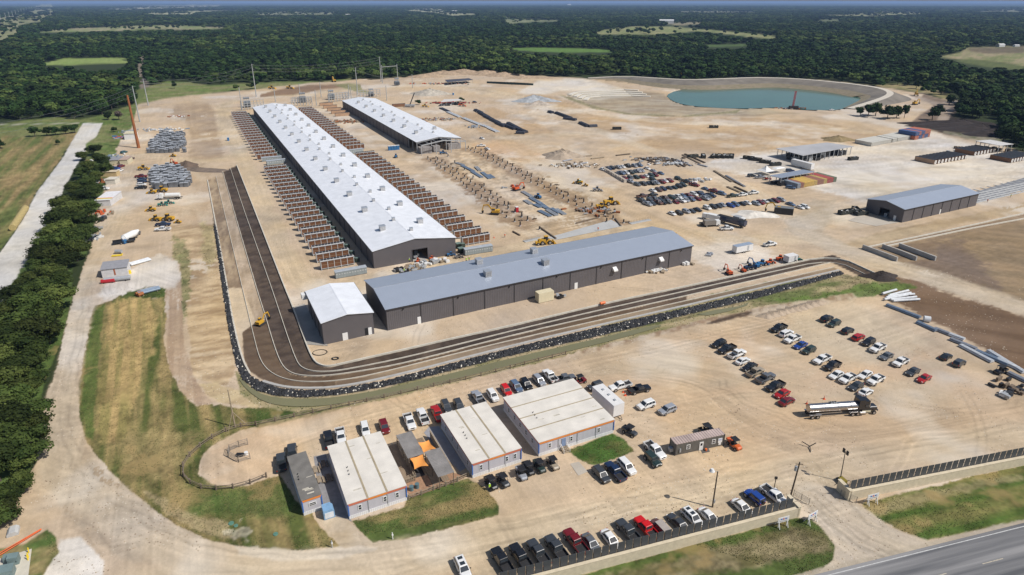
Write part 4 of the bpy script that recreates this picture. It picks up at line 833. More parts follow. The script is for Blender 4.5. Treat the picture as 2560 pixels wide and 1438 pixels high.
# open frame at its near end
for xx in (-8.5, 0.2, 8.5, 16.8):
    b = MB(); hh = 6.9 if xx > -1 else 6.7
    for yy in (-.3, -10, -20.2, -30.2): b.box((xx, yy, hh / 2), (.35, .35, hh), steel)
    b.beam((xx, -.2, hh - .4), (xx, -15.2, hh + 1.6), .3, .7, steel); b.beam((xx, -15.2, hh + 1.6), (xx, -30.3, hh - .4), .3, .7, steel); b.build('frame_rafter', None, h2)
for yy in (-.3, -5, -10, -15, -20, -25, -30.2):
    b = MB(); zz = 6.9 + 1.9 * (1 - abs(abs(yy) - 15.2) / 15.2) - .2; b.beam((-8.5, yy, zz), (17, yy, zz), .15, .2, steel); b.build('purlin', None, h2)
cagem = mat('panel_wall_grey', (.27, .25, .24), .8, var=.25, scale=2)
for (x, y, a, c) in ((-1.5, -4.8, 6, 7.5), (-1.0, -12.5, 4, 4.5), (1.5, -25.4, 5, 8.2)):
    b = MB(); b.box((x, y, 1.9), (a, c, 3.8), cagem)
    for k in range(6): b.box((x - a / 2 - .04, y - c / 2 + (k + .5) * c / 6, 1.9), (.06, .12, 3.7), steel)
    b.build('inner_room', None, h2)
h3 = gable_building('steel_warehouse', (-36.6, 165.5, 0), AX, 115.2, 23.2, 1, 6.9, 8.8, 'wide charcoal warehouse with blue-grey metal roof behind the L-shaped terraces', bays=11, door=[(9.9, 1.3, 2.3), (65.2, 1.2, 2.2)])
for (x, y) in ((35.5, 6.5), (56.8, 6.4), (37.2, 17.0), (58.4, 17.2)): put_vent(h3, x, y, 23.2, 6.9, 8.8, VB, 1)
for x in (80.6, 100.7):
    b = MB(); b.add([(x - .8, -.02, 5.1), (x + .8, -.02, 5.1), (x + .8, -1.3, 4.2), (x - .8, -1.3, 4.2), (x - .8, -.02, 3.9), (x + .8, -.02, 3.9), (x + .8, -1.3, 3.8), (x - .8, -1.3, 3.8)],
                    [(0, 1, 2, 3), (3, 2, 6, 7), (0, 3, 7, 4), (1, 5, 6, 2)], whp); b.build('wall_hood', None, h3)
for k in range(7):
    b = MB(); b.box((5 + 17.5 * k, -.16, 6.0), (.4, .3, .3), black); b.build('wall_light', None, h3)
h4 = gable_building('steel_shed', (-53.0, 157.2, 0), HZ, 23, 14.4, -1, 6.9, 8.0, 'small charcoal shed with near-white roof inside the bend of the terraces', bays=4, roofm=galvw)
for (y, wd) in ((-6.0, 1.5), (-13.2, 1.0)):
    b = MB(); b.box((-.06, y, 1.2), (.1, wd, 2.3), whp); b.build('door', None, h4)
b = MB(); b.box((-.05, -12.2, 1.25), (.08, .9, 2.3), dk); b.build('doorway', None, h4)
b = MB(); b.box((22.5, .9, 5.9), (2.2, 1.6, 1.6), whp); b.build('air_unit', None, h4)
h5 = gable_building('steel_warehouse', (170.8, 263.9, 0), AX, 55.4, 17.6, 1, 6.0, 7.6, 'charcoal warehouse with slate-blue metal roof at the right, dark doorway in its left end', bays=8, end_door=(8.6, 4.6, 4.0), door=[(27.3, 1.2, 2.2)])
b = MB(); b.box((-.06, 14.0 - 10.5, 1.15), (.1, 1.1, 2.2), whp); b.build('door', None, h5)
# slabs
def slab(name, px, z, m, lb=None): return sheet(name, wpoly(px), z, m)
slab('concrete_pad', [(1368, 595), (1528, 550), (1556, 566), (1392, 600)], .09, mat('slab_light', (.43, .43, .42), .8, var=.08, scale=.2))
slab('concrete_pad', [(2430, 512), (2560, 475), (2700, 445), (2700, 412), (2560, 445), (2410, 488)], .09, mat('slab_grey', (.20, .205, .22), .8, var=.12, scale=.2))
for k in range(5):
    a = G(2434 - 5 * k, 508 - 4.5 * k, .12); b = MB(); b.beam(a, a + U * 75, 1.1, .10, MATS['slab_light']); tag(b.build('footing_strip'), kind='structure')
for k in range(12):
    a = G(2440, 508, .13) + U * 6.2 * k; b = MB(); b.beam(a, a + V * 15, 1.0, .12, MATS['slab_light']); tag(b.build('footing_strip'), kind='structure')
slab('concrete_pad', [(2150, 538), (2250, 556), (2190, 566), (2120, 552)], .09, mat('slab_pale', (.47, .42, .35), .8, var=.1, scale=.2))
slab('concrete_pad', [(735, 768), (762, 760), (820, 865), (768, 862)], .09, mat('slab_dusty', (.33, .31, .28), .85, var=.15, scale=.25))
slab('concrete_pad', [(1425, 1160), (1447, 1155), (1470, 1180), (1446, 1190)], .06, MATS['slab_pale'])
slab('concrete_pad', [(1745, 1112), (1766, 1109), (1775, 1130), (1756, 1134)], .06, mat('mat_dark', (.10, .095, .085), .9))

# ------------------------------------------------------------------ prefab offices
offw = ribbed('office_wall', (.47, .46, .495), 1.2, 0, .7, 0, .12, .04); offroof = mat('office_roof', (.68, .64, .575), .6, var=.1, scale=.35)
skirt = ribbed('office_skirt', (.66, .66, .66), .35, 0, .6, 0, .3, .06); stripe = mat('stripe_salmon', (.58, .17, .10), .6, var=.12, scale=.5); stripeo = mat('stripe_orange', (.72, .24, .05), .6, var=.1)
blue_t = mat('blue_trim', (.05, .15, .45), .5); glass_d = mat('window_glass', (.03, .035, .045), .08, spec=.8); gold = mat('seam_tan', (.36, .30, .20), .8)
wd_deck = ribbed('deck_boards', (.25, .185, .125), .5, 0, .85, 0, .3, .2); wood = mat('weathered_wood', (.30, .24, .17), .85, var=.25, scale=2); wood_d = mat('dark_fence_wood', (.16, .12, .085), .9, var=.3, scale=2)
def window(t, c, ax, w_=.62, h_=1.1):
    """framed sash on a wall facing -y (ax 0) or -x (ax 1)"""
    f = MB()
    if ax == 0:
        for dx in (-w_ / 2, w_ / 2): f.box((dx, 0, 0), (.12, .08, h_ + .12), whp)
        for dz in (-h_ / 2, 0, h_ / 2): f.box((0, -.002, dz), (w_, .08, .09), whp)
    else:
        for dx in (-w_ / 2, w_ / 2): f.box((0, dx, 0), (.08, .12, h_ + .12), whp)
        for dz in (-h_ / 2, 0, h_ / 2): f.box((-.002, 0, dz), (.08, w_, .09), whp)
    o = f.build('window', None, t); o.location = c
    p = MB(); p.box((0, 0, 0), (w_, .05, h_) if ax == 0 else (.05, w_, h_), glass_d); p.build('pane', None, o); return o
def office(name, org, rz, W, L, label, nseam, wins, side_w, roofm=None, hgt=3.6, cat='site office', seamm=None, stripem=None, vents=True):
    t = thing(name, org, rz, label, cat, 'prefab site offices by the entrance'); zs = .75
    b = MB(); b.prism([(0, 0), (W, 0), (W, L), (0, L)], zs, hgt - .02, offw); b.build('wall', None, t)
    b = MB(); b.prism([(-.05, -.05), (W + .05, -.05), (W + .05, L + .05), (-.05, L + .05)], 0, zs, skirt); b.build('skirting', None, t)
    b = MB(); b.prism([(-.15, -.15), (W + .15, -.15), (W + .15, L + .15), (-.15, L + .15)], hgt, hgt + .12, roofm or offroof)
    for k in range(1, 5): b.box((W / 2, L * k / 5, hgt + .125), (W + .2, .05, .02), roofm or offroof)
    b.build('roof', None, t)
    for k in range(1, nseam):
        b = MB(); b.box(*(((W / 2, L * k / nseam, hgt + .14), (W + .3, .28, .05)) if nseam == 4 else ((W * k / nseam, L / 2, hgt + .14), (.36, L + .3, .05))), seamm or gold); b.build('roof_seam', None, t)
    for k in range(nseam):
        b = MB(); b.box((W * (k + .5) / nseam, -.07, hgt - .28), (W / nseam - .03, .08, .46), (stripem or (stripe if k % 2 == 0 else stripeo))); b.build('fascia', None, t)
    b = MB(); b.box((-.07, L / 2, hgt - .2), (.08, L, .34), MATS['stripe_salmon']); b.box((W + .07, L / 2, hgt - .2), (.08, L, .34), MATS['stripe_salmon']); b.build('side_fascia', None, t)
    for x in (-.03, W + .03):
        b = MB(); b.box((x, -.03, (hgt + zs) / 2 - .1), (.2, .2, hgt - zs - .3), blue_t); b.build('corner_trim', None, t)
    for k in range(1, nseam):
        b = MB(); b.box((W * k / nseam, -.06, (hgt) / 2), (.12, .08, hgt - .5), steel); b.build('downspout', None, t)
    for x in wins: window(t, (x, -.05, 2.05), 0)
    for y in side_w: window(t, (-.05, y, 2.05), 1, .8, 1.1)
    if vents:
        for k in range(3):
            b = MB(); b.tube((W * .18, L * (.42 + .06 * k), hgt + .1), (W * .18 + .1 * k, L * (.42 + .06 * k), hgt + .42), .09, .09, black, 8); b.build('roof_pipe', None, t)
    if name:
        for k in range(5):
            b = MB(); y = rnd.uniform(1, L - 1); x = rnd.uniform(.6, W - .6); b.box((x, y, hgt + .128), (rnd.uniform(.8, 1.6), rnd.uniform(.15, .4), .012), mat('roof_patch', (.50, .46, .38), .8, var=.3, scale=1)); b.build('patch', None, t)
    return t
OZ = math.radians(26.3)
of1 = office('site_office', (-30.4, 92.1, 0), OZ, 11.1, 18.2, 'leftmost of the three wide pale-roofed offices, next to the patio with orange sails', 3, (2.1, 6.9, 9.3), (3, 8, 13))
of2 = office('site_office', (-8.0, 103.2, 0), OZ, 11.0, 18.1, 'middle of the three wide pale-roofed offices, right of the patio with orange sails', 3, (1.9, 7.7, 9.6), (2.5, 8, 11, 15))
of3 = office('site_office', (5.7, 109.8, 0), OZ - .02, 18.8, 18.0, 'largest pale-roofed office with front steps and a patch of lawn', 4, (2.6, 7.9, 14.9), (3, 6, 9, 12, 15), stripem=stripeo)
of4 = office('site_office', (-39.2, 93.0, 0), OZ + .04, 3.5, 13.8, 'narrow dark-roofed office trailer left of the wide offices', 1, (), (4,), roofm=mat('roof_dark', (.17, .16, .145), .85, var=.18, scale=.6), stripem=stripeo)
window(of4, (1.8, -.05, 2.1), 0, 1.3, .7)
b = MB(); b.box((6.0, -.06, 1.75), (1.0, .08, 2.0), mat('door_blue', (.20, .27, .42), .5)); b.build('door', None, of3)
st = thing('front_steps', of3.matrix_basis @ Vector((6.0, -.1, 0)), OZ - .02, 'wooden steps with rails up to the door of the largest office', 'steps')
for k in range(4):
    b = MB(); b.box((0, -.25 - .35 * (3 - k), .75 * (k + 1) / 4 - .04), (1.4, .38, .08), wood); b.build('tread', None, st)
for sx in (-.75, .75):
    b = MB(); b.beam((sx, -.1, .75), (sx, -1.5, .05), .08, .2, wood); b.beam((sx, -.1, 1.65), (sx, -1.5, .95), .07, .07, whp); b.box((sx, -.15, .85), (.08, .08, 1.6), whp); b.box((sx, -1.5, .5), (.08, .08, .95), whp); b.build('hand_rail', None, st)
# blue ice box by office 1
ib = thing('ice_box', G(822, 1288), OZ, 'blue and white box kiosk with sloping lid between the narrow trailer and office', 'kiosk')
b = MB(); b.profile([(-1.0, 0), (1.0, 0), (1.0, 1.5), (.5, 2.1), (-1.0, 2.1)], -1.0, 1.0, mat('kiosk_blue', (.20, .36, .55), .5, var=.15)); b.build('cabinet', None, ib)
b = MB(); b.box((0, -1.03, .9), (1.6, .05, 1.3), mat('kiosk_white', (.62, .66, .70), .5, var=.15)); b.build('front_panel', None, ib)
# patio
M1 = of1.matrix_basis
def deckthing(name, x, y, w_, l_, z, label):
    t = thing(name, M1 @ Vector((x, y, 0)), OZ, label, 'deck'); b = MB(); b.box((w_ / 2, l_ / 2, z / 2), (w_, l_, z), wd_deck); b.build('boards', None, t); return t
patio = deckthing('timber_deck', 11.5, 4.4, 2.6, 12.5, .35, 'narrow timber walkway along the right side of the leftmost office')
b = MB()
for k in range(9): b.box((2.7, k * 1.55, .75), (.1, .1, 1.2), wood)
b.beam((2.7, 0, 1.3), (2.7, 12.4, 1.3), .14, .06, wood); b.beam((2.7, 0, .8), (2.7, 12.4, .8), .05, .08, wood); b.build('hand_rail', None, patio)
b = MB(); b.beam((0, -.1, 1.3), (3.0, -.1, 1.3), .1, .06, wood)
for k in range(8): b.box((.2 + k * .36, -.1, .85), (.09, .04, .95), wood)
b.build('hand_rail', None, patio)
deckthing('timber_deck', 17.0, 1.6, 3.6, 6.0, .15, 'low boarded deck below the right pergola').name
deckthing('timber_deck', 15.6, 12.6, 4.4, 4.2, .15, 'low boarded deck at the back of the patio')
pathd = thing('timber_ramp', M1 @ Vector((14.6, 5.2, 0)), OZ, 'dark sunken ramp with plank walls between walkway and pergola', 'ramp')
b = MB(); b.box((1, 2.6, .06), (1.9, 5.4, .12), mat('ramp_dark', (.05, .045, .045), .9)); b.build('ramp_floor', None, pathd)
for x in (0.0, 2.0):
    b = MB(); b.box((x, 2.6, .6), (.1, 5.4, 1.1), wood); b.build('plank_wall', None, pathd)
slatm = ribbed('slat_grey', (.25, .235, .225), .42, 1, .85, 0, .55, .25)
def pergola(org, W_, L_, label):
    t = thing('pergola', org, OZ, label, 'pergola', 'slatted pergolas on the patio')
    for x in (.1, W_ - .1):
        for y in (.1, L_ / 2, L_ - .1):
            b = MB(); b.box((x, y, 1.55), (.14, .14, 3.1), wood_d); b.build('post', None, t)
    b = MB()
    for x in (.1, W_ - .1): b.box((x, L_ / 2, 3.1), (.12, L_, .16), wood_d)
    b.build('beam', None, t)
    b = MB(); n = int(L_ / .42)
    for k in range(n): b.box((W_ / 2, .21 + k * .42, 3.24), (W_ + .2, .36, .05), slatm)
    b.build('slat_roof', None, t); return t
pergola((-21.2, 105.2, 0), 3.3, 8.6, 'left of two slatted grey pergolas on the patio between the offices')
pergola((-14.4, 99.7, 0), 3.2, 8.4, 'right of two slatted grey pergolas, nearer the road')
def sail(pts, label):
    c = [Vector(G(p[0], p[1], p[2])) for p in pts]; n = 10; b = MB(); vs = []; mid_ = sum(c, Vector()) / 4
    for i in range(n + 1):
        for j in range(n + 1):
            u_, v_ = i / n, j / n; p = (c[0] * (1 - u_) + c[1] * u_) * (1 - v_) + (c[3] * (1 - u_) + c[2] * u_) * v_
            pull = .22 * (4 * u_ * (1 - u_) * (abs(v_ - .5) * 2) ** 2 + 4 * v_ * (1 - v_) * (abs(u_ - .5) * 2) ** 2); p = p + (mid_ - p) * pull; p.z -= .35 * math.sin(math.pi * u_) * math.sin(math.pi * v_); vs.append(p)
    fs = [(i * (n + 1) + j, (i + 1) * (n + 1) + j, (i + 1) * (n + 1) + j + 1, i * (n + 1) + j + 1) for i in range(n) for j in range(n)]
    b.add(vs, fs, mat('sail_orange', (.80, .33, .075), .7, var=.06)); o = b.build('shade_sail', smooth=True); tag(o, label, 'shade sail', 'orange shade sails')
sail([(1023, 1145, 2.9), (1057, 1134, 3.1), (1072, 1165, 2.6), (1036, 1174, 2.6)], 'lower orange shade sail, stretched left of the near pergola')
sail([(1043, 1106, 3.1), (1072, 1100, 2.4), (1091, 1122, 2.9), (1058, 1134, 3.0)], 'upper orange shade sail, stretched between the two pergolas')
t = thing('timber_screen', of2.matrix_basis @ Vector((-3.4, 3.2, 0)), OZ, 'long plank screen wall left of the middle office', 'screen wall')
b = MB(); b.box((0, 6.4, .95), (.14, 12.8, 1.9), wood); b.build('planks', None, t); b = MB(); b.box((0, 6.4, 1.93), (.3, 12.9, .06), wood); b.build('cap_rail', None, t)
slab('concrete_pad', [(1060, 1082), (1072, 1068), (1098, 1066), (1165, 1170), (1150, 1180), (1090, 1120)], .05, mat('slab_bluegrey', (.30, .30, .32), .85, var=.1))
slab('concrete_pad', [(1000, 1175), (1060, 1190), (1120, 1180), (1170, 1190), (1140, 1205), (1030, 1245), (1018, 1230)], .04, mat('red_gravel', (.34, .20, .12), .95, var=.2, scale=2))
slab('concrete_pad', [(784, 1142), (814, 1135), (868, 1280), (880, 1305), (868, 1298), (830, 1290), (800, 1250)], .04, mat('court_grey', (.24, .235, .24), .9, var=.15))
for i, (x, y) in enumerate(((1029, 1226), (1043, 1220))):
    b = MB(); b.tube((0, 0, 0), (0, 0, 1.0), .42, .42, mat('barrel_teal', (.10, .17, .19), .5), 14); b.tube((0, 0, .96), (0, 0, 1.04), .46, .46, MATS['barrel_teal'], 14)
    o = b.build('barrel'); o.location = G(x, y); tag(o, ['left', 'right'][i] + ' of two teal barrels in front of the walkway gate', 'barrel', 'teal barrels')
def bench(px, py, lb, dark=False):
    t = thing('picnic_table', G(px, py), OZ + 1.57, lb, 'table', 'tables between trailer and office'); m = wood_d if dark else wood
    b = MB(); b.box((0, 0, .74), (2.0, .8, .06), m); b.build('table_top', None, t)
    for s in (-1, 1):
        b = MB(); b.box((0, s * .75, .44), (2.0, .28, .05), m); b.build('seat', None, t)
    for s in (-1, 1):
        b = MB(); b.beam((s * .75, -.8, 0), (s * .75, 0, .72), .08, .08, m); b.beam((s * .75, .8, 0), (s * .75, 0, .72), .08, .08, m); b.build('leg', None, t)
bench(789, 1180, 'pale timber table, upper one right of the narrow trailer'); bench(799, 1205, 'pale timber table, lower one right of the narrow trailer'); bench(822, 1200, 'dark timber table against the leftmost office wall', True)
bench(810, 1165, 'dark timber table at the back between trailer and office', True)
# ------------------------------------------------------------------ container office
co = thing('container_office', (34.7, 110.0, 0), math.radians(16.6), 'dark corrugated container office with white door and two windows', 'container office')
contm = ribbed('container_dark', (.13, .125, .115), .30, 0, .55, 0, .9, .15); croof = ribbed('container_roof', (.42, .33, .30), .62, 0, .6, 0, .9, .2)
b = MB(); b.prism([(0, 0), (12, 0), (12, 2.3), (0, 2.3)], .1, 2.85, contm); b.build('wall', None, co)
b = MB(); b.prism([(-.02, -.02), (12.02, -.02), (12.02, 2.32), (-.02, 2.32)], 2.86, 2.95, croof); b.build('roof', None, co)
for x, y in ((.06, .06), (11.94, .06), (.06, 2.24), (11.94, 2.24)):
    b = MB(); b.box((x, y, 1.48), (.2, .2, 2.96), cladd); b.build('corner_post', None, co)
window(co, (3.1, -.05, 1.65), 0, .8, 1.0); window(co, (9.3, -.05, 1.65), 0, .8, 1.0)
b = MB(); b.box((6.3, -.05, 1.15), (.95, .08, 2.1), whp); b.build('door', None, co); b = MB(); b.box((6.3, -.10, 1.6), (.45, .03, .6), dk); b.build('door_window', None, co)
b = MB(); b.box((10.9, -.05, 1.6), (1.0, .08, 1.1), whp); b.box((10.9, -.05, .75), (.6, .08, .6), whp); b.build('notice_board', None, co)
for k in range(2):
    b = MB(); b.box((10.9, -.10, 1.75 + .2 * k), (.8, .02, .06), blue_t); b.build('lettering_bar', None, co)
b = MB(); b.box((1.15, -.12, 1.2), (.3, .16, .9), steel); b.build('meter_box', None, co)
b = MB(); b.box((-.4, 1.1, 1.0), (.7, .9, .9), steel); b.build('air_conditioner', None, co)
b = MB(); b.tube((7.3, -.5, 0), (7.3, -.5, .55), .22, .26, mat('orange_plastic', (.75, .16, .03), .5), 10); o = b.build('bucket'); o.location = (0, 0, 0); o.matrix_basis = co.matrix_basis.copy(); tag(o, 'small orange bucket beside the container office door', 'bucket')
# ------------------------------------------------------------------ white office trailer
def tyre_mesh(r, wd, hub=True):
    b = MB(); b.tube((0, -wd / 2, 0), (0, wd / 2, 0), r, r, mat('tyre', (.018, .018, .018), .85), 14)
    if hub: b.tube((0, -wd / 2 - .012, 0), (0, wd / 2 + .012, 0), r * .55, r * .55, mat('rim', (.45, .45, .46), .35, .7), 10)
    return b.mesh('wheel')
T40, T50, T32 = tyre_mesh(.40, .27), tyre_mesh(.52, .3), tyre_mesh(.34, .22)
def box_trailer(org, rz, W_, L_, hgt, label, m, roofm=None, group=None, cat='trailer', axles=2):
    t = thing('box_trailer', org, rz, label, cat, group)
    b = MB(); b.prism([(0, 0), (L_, 0), (L_, W_), (0, W_)], .65, hgt, m); b.build('body', None, t)
    b = MB(); b.prism([(-.03, -.03), (L_ + .03, -.03), (L_ + .03, W_ + .03), (-.03, W_ + .03)], hgt, hgt + .06, roofm or m); b.build('roof', None, t)
    for k in range(axles):
        for y in (.1, W_ - .1):
            o = part('wheel', T40, t); o.location = (L_ * .5 - .45 + .9 * k, y, .4)
    b = MB(); b.beam((0, W_ * .3, .5), (-1.5, W_ / 2, .5), .08, .1, black); b.beam((0, W_ * .7, .5), (-1.5, W_ / 2, .5), .08, .1, black); b.tube((-1.3, W_ / 2, 0), (-1.3, W_ / 2, .6), .05, .05, steel, 6); b.build('drawbar', None, t)
    b = MB(); b.box((L_ * .7, -.02, (hgt + .65) / 2), (.75, .04, 1.9), steel); b.build('door', None, t)
    return t
wt = mat('trailer_white', (.70, .69, .68), .45, var=.05, scale=1)
tt = box_trailer((26.1, 124.0, 0), math.radians(116.9), 3.0, 8.9, 3.7, 'tall white restroom trailer right of the largest office', wt)
tt2 = None
for k in range(3):
    b = MB(); b.box((1.8 + 2.4 * k, 1.5, 3.86), (.6, .5, .2), steel); b.build('roof_vent', None, tt)
box_trailer(G(1840, 637) , math.radians(25), 2.4, 8.3, 3.1, 'white box trailer with blue-grey roof right of the wide warehouse', wt, mat('trailer_roof_blue', (.27, .33, .42), .5))
box_trailer(G(1970, 661), math.radians(25), 2.6, 4.6, 2.9, 'small white ribbed trailer beside the parked orange machines', wt)
b = MB(); b.box((0, 0, 1.75), (5.6, 2.6, 3.2), mat('carton_cream', (.62, .55, .38), .8, var=.06, scale=.6)); cb = b.build('crate_body')
cr = thing('shipping_crate', G(1361, 751), AX, 'big cream plywood crate on skids in front of the wide warehouse', 'crate'); cb.parent = cr
for x in (-2.4, -.8, .8, 2.4):
    b = MB(); b.box((x, 0, .08), (.2, 2.7, .16), wood); b.build('skid', None, cr)
# ------------------------------------------------------------------ left-hand sheds
def flat_shed(px, py, rz, W_, L_, hgt, label, wm, rm, slope=.3, cat='shed'):
    t = thing('yard_shed', G(px, py), rz, label, cat)
    b = MB(); b.prism([(0, 0), (W_, 0), (W_, L_), (0, L_)], 0, hgt, wm); b.build('wall', None, t)
    b = MB(); b.add([(-.2, -.3, hgt + .02), (W_ + .2, -.3, hgt + .02), (W_ + .2, L_ + .3, hgt + slope), (-.2, L_ + .3, hgt + slope), (-.2, -.3, hgt + .1), (W_ + .2, -.3, hgt + .1), (W_ + .2, L_ + .3, hgt + slope + .08), (-.2, L_ + .3, hgt + slope + .08)],
                    [(0, 1, 2, 3), (4, 5, 6, 7), (0, 1, 5, 4), (1, 2, 6, 5), (2, 3, 7, 6), (3, 0, 4, 7)], rm); b.build('roof', None, t); return t
shedw = mat('shed_white', (.58, .57, .57), .6, var=.1); roofg = mat('roof_greyish', (.27, .27, .29), .6, var=.1)
fs1 = flat_shed(257, 696, math.radians(20), 8.0, 5.2, 3.2, 'white shed with grey roof and rust streak beside the left dirt road', shedw, roofg, .9)
b = MB(); b.box((4.0, -.04, 1.8), (.5, .06, 2.2), mat('rust_streak', (.35, .12, .06), .8)); b.build('rusty_panel', None, fs1)
tk = thing('fuel_tank', G(262, 707), math.radians(18), 'long grey tank lying in front of the white shed', 'tank')
b = MB(); b.tube((0, 0, 1), (8, 0, 1), .75, .75, steel, 16); b.build('tank', None, tk)
for x in (1.5, 6.5):
    b = MB(); b.box((x, 0, .2), (.3, 1.3, .4), black); b.build('saddle', None, tk)
tk = thing('fuel_tank', G(254, 709), math.radians(16), 'red tank lying nearest the road by the white shed', 'tank')
b = MB(); b.tube((0, 0, .75), (4.2, 0, .75), .65, .65, mat('tank_red', (.42, .02, .03), .4), 16); b.build('tank', None, tk)
for x in (.8, 3.4):
    b = MB(); b.box((x, 0, .15), (.25, 1.1, .3), black); b.build('saddle', None, tk)
b = MB(); b.tube((0, 0, 0), (0, 0, 1.2), .5, .5, mat('yellow_paint', (.75, .55, .03), .5), 12); o = b.build('barrel'); o.location = G(325, 684); tag(o, 'yellow barrel right of the white shed by the left road', 'barrel')
ws = flat_shed(240, 517, math.radians(10), 6.6, 14, 3.0, 'white-roofed tent shed with orange and yellow bands beside the oak line', shedw, mat('tent_white', (.72, .71, .72), .6))
for k, (mm, y) in enumerate(((stripeo, 3.2), (mat('band_yellow', (.70, .58, .16), .6), 2.2), (mat('band_green', (.50, .60, .30), .6), 1.5))):
    b = MB(); b.box((3.3, y, 3.0 + .1 + .022 * y + .02), (6.9, .8 if k else .9, .03), mm); b.build('roof_band', None, ws)
flat_shed(250, 442, math.radians(5), 9, 4, 2.6, 'plain tan box cabin in front of the oak line', mat('cabin_tan', (.50, .38, .20), .8), mat('cabin_tan_roof', (.58, .49, .35), .8), 0)
flat_shed(300, 412, math.radians(10), 4.5, 8, 2.8, 'small hut with pinkish roof and dark doorway near the stacked pallets', mat('hut_cream', (.55, .50, .36), .8), mat('hut_roof', (.40, .30, .25), .8), .4)
flat_shed(275, 412, math.radians(10), 5, 6, 2.6, 'grey-roofed hut beside the oaks, left of the pink-roofed hut', mat('hut_cream', (.5, .5, .4)), roofg, .3)
flat_shed(265, 462, math.radians(5), 5, 5, 2.8, 'pale box cabin beside the oaks with a tan deck in front', mat('cabin_white', (.60, .56, .48), .8), mat('cabin_white', (.6, .56, .48)), 0)
flat_shed(312, 350, math.radians(10), 7, 6, 4.2, 'white gabled hut left of the rust coloured pole', whp, mat('hut_cream', (.5, .5, .4)), .8)
# ------------------------------------------------------------------ canopies and roofs to the right
def canopy(pc, z, label, m, px_ext=None, posts=(6, 3), under=None):
    c = [G(p[0], p[1], z) for p in pc]; o = c[0].copy(); o.z = 0; t = thing('open_shed', o, 0, label, 'open shed')
    r = MB(); vs = [tuple(q - o) for q in c]; vs2 = [(v[0], v[1], v[2] + .2) for v in vs]; r.add(vs + vs2, [(0, 1, 2, 3), (4, 5, 6, 7), (0, 1, 5, 4), (1, 2, 6, 5), (2, 3, 7, 6), (3, 0, 4, 7)], m); r.build('roof', None, t)
    for i in range(posts[0]):
        for j in range(posts[1]):
            u_ = .03 + .94 * i / (posts[0] - 1); v_ = .04 + .92 * j / (posts[1] - 1); p = (c[0] * (1 - u_) + c[1] * u_) * (1 - v_) + (c[3] * (1 - u_) + c[2] * u_) * v_ - o
            b = MB(); b.box((p.x, p.y, z / 2), (.3, .3, z - .02), steel); b.build('post', None, t)
    if under:
        for k in range(under):
            u_ = rnd.uniform(.05, .95); v_ = rnd.uniform(.05, .9); p = (c[0] * (1 - u_) + c[1] * u_) * (1 - v_) + (c[3] * (1 - u_) + c[2] * u_) * v_ - o; hh = rnd.uniform(1, 3)
            b = MB(); b.box((p.x, p.y, hh / 2), (3, 2, hh), black if k % 3 else steel, AX); b.build('stored_box', None, t)
    return t
canopy([(2007, 390), (2135, 367), (2068, 357), (1939, 372)], 5, 'large grey flat canopy on posts behind the yellow containers', mat('canopy_grey', (.40, .40, .41), .6, var=.12, scale=.1), posts=(12, 4), under=40)
canopy([(1952, 446), (2037, 430), (2007, 425), (1922, 440)], 4.2, 'blue-grey lean-to roof joined to the row of containers', mat('leanto_blue', (.24, .28, .35), .5, var=.1), posts=(6, 2), under=12)
canopy([(2500, 365), (2534, 361), (2475, 350), (2438, 353)], 5, 'white flat roof on posts at the far right by the trees', mat('canopy_white', (.60, .58, .56), .6), posts=(4, 2), under=6)
canopy([(1102, 256), (1156, 251), (1148, 248), (1110, 249)], 4, 'low white roof over red and dark machines beyond the second hall', MATS['canopy_white'], posts=(5, 2), under=10)
canopy([(1118, 206), (1183, 200), (1172, 196), (1112, 200)], 3.5, 'dark long canopy in the far part of the yard', mat('canopy_dark', (.06, .065, .09), .7), posts=(8, 2))
# tent
tn = thing('marquee_tent', G(1913, 436), AX, 'white peaked tent left of the container row', 'tent')
b = MB(); n = 16; vs = [(0, 0, 5.2)]
for rr_, zz in ((.8, 4.1), (2.2, 3.0), (4.0, 2.3)):
    for k in range(4):
        a = k * math.pi / 2 + math.pi / 4; vs.append((math.cos(a) * rr_ * 1.2, math.sin(a) * rr_ * 1.2, zz))
fs = [(0, 1 + k, 1 + (k + 1) % 4) for k in range(4)] + [(1 + 4 * q + k, 5 + 4 * q + k, 5 + 4 * q + (k + 1) % 4, 1 + 4 * q + (k + 1) % 4) for q in range(2) for k in range(4)]
b.add(vs, fs, whp); b.build('canopy', None, tn)
for k in range(4):
    a = k * math.pi / 2 + math.pi / 4; b = MB(); b.tube((math.cos(a) * 4.6, math.sin(a) * 4.6, 0), (math.cos(a) * 4.6, math.sin(a) * 4.6, 2.4), .06, .06, steel, 6); b.build('pole', None, tn)
tn = thing('pop_up_tent', G(1945, 432), AX, 'small flat white tent between the peaked tent and the containers', 'tent')
b = MB(); b.box((0, 0, 3), (8, 3.6, .5), whp, taper=.6); b.build('canopy', None, tn)
for x in (-3.8, 3.8):
    for y in (-1.7, 1.7):
        b = MB(); b.tube((x, y, 0), (x, y, 2.8), .05, .05, steel, 6); b.build('pole', None, tn)

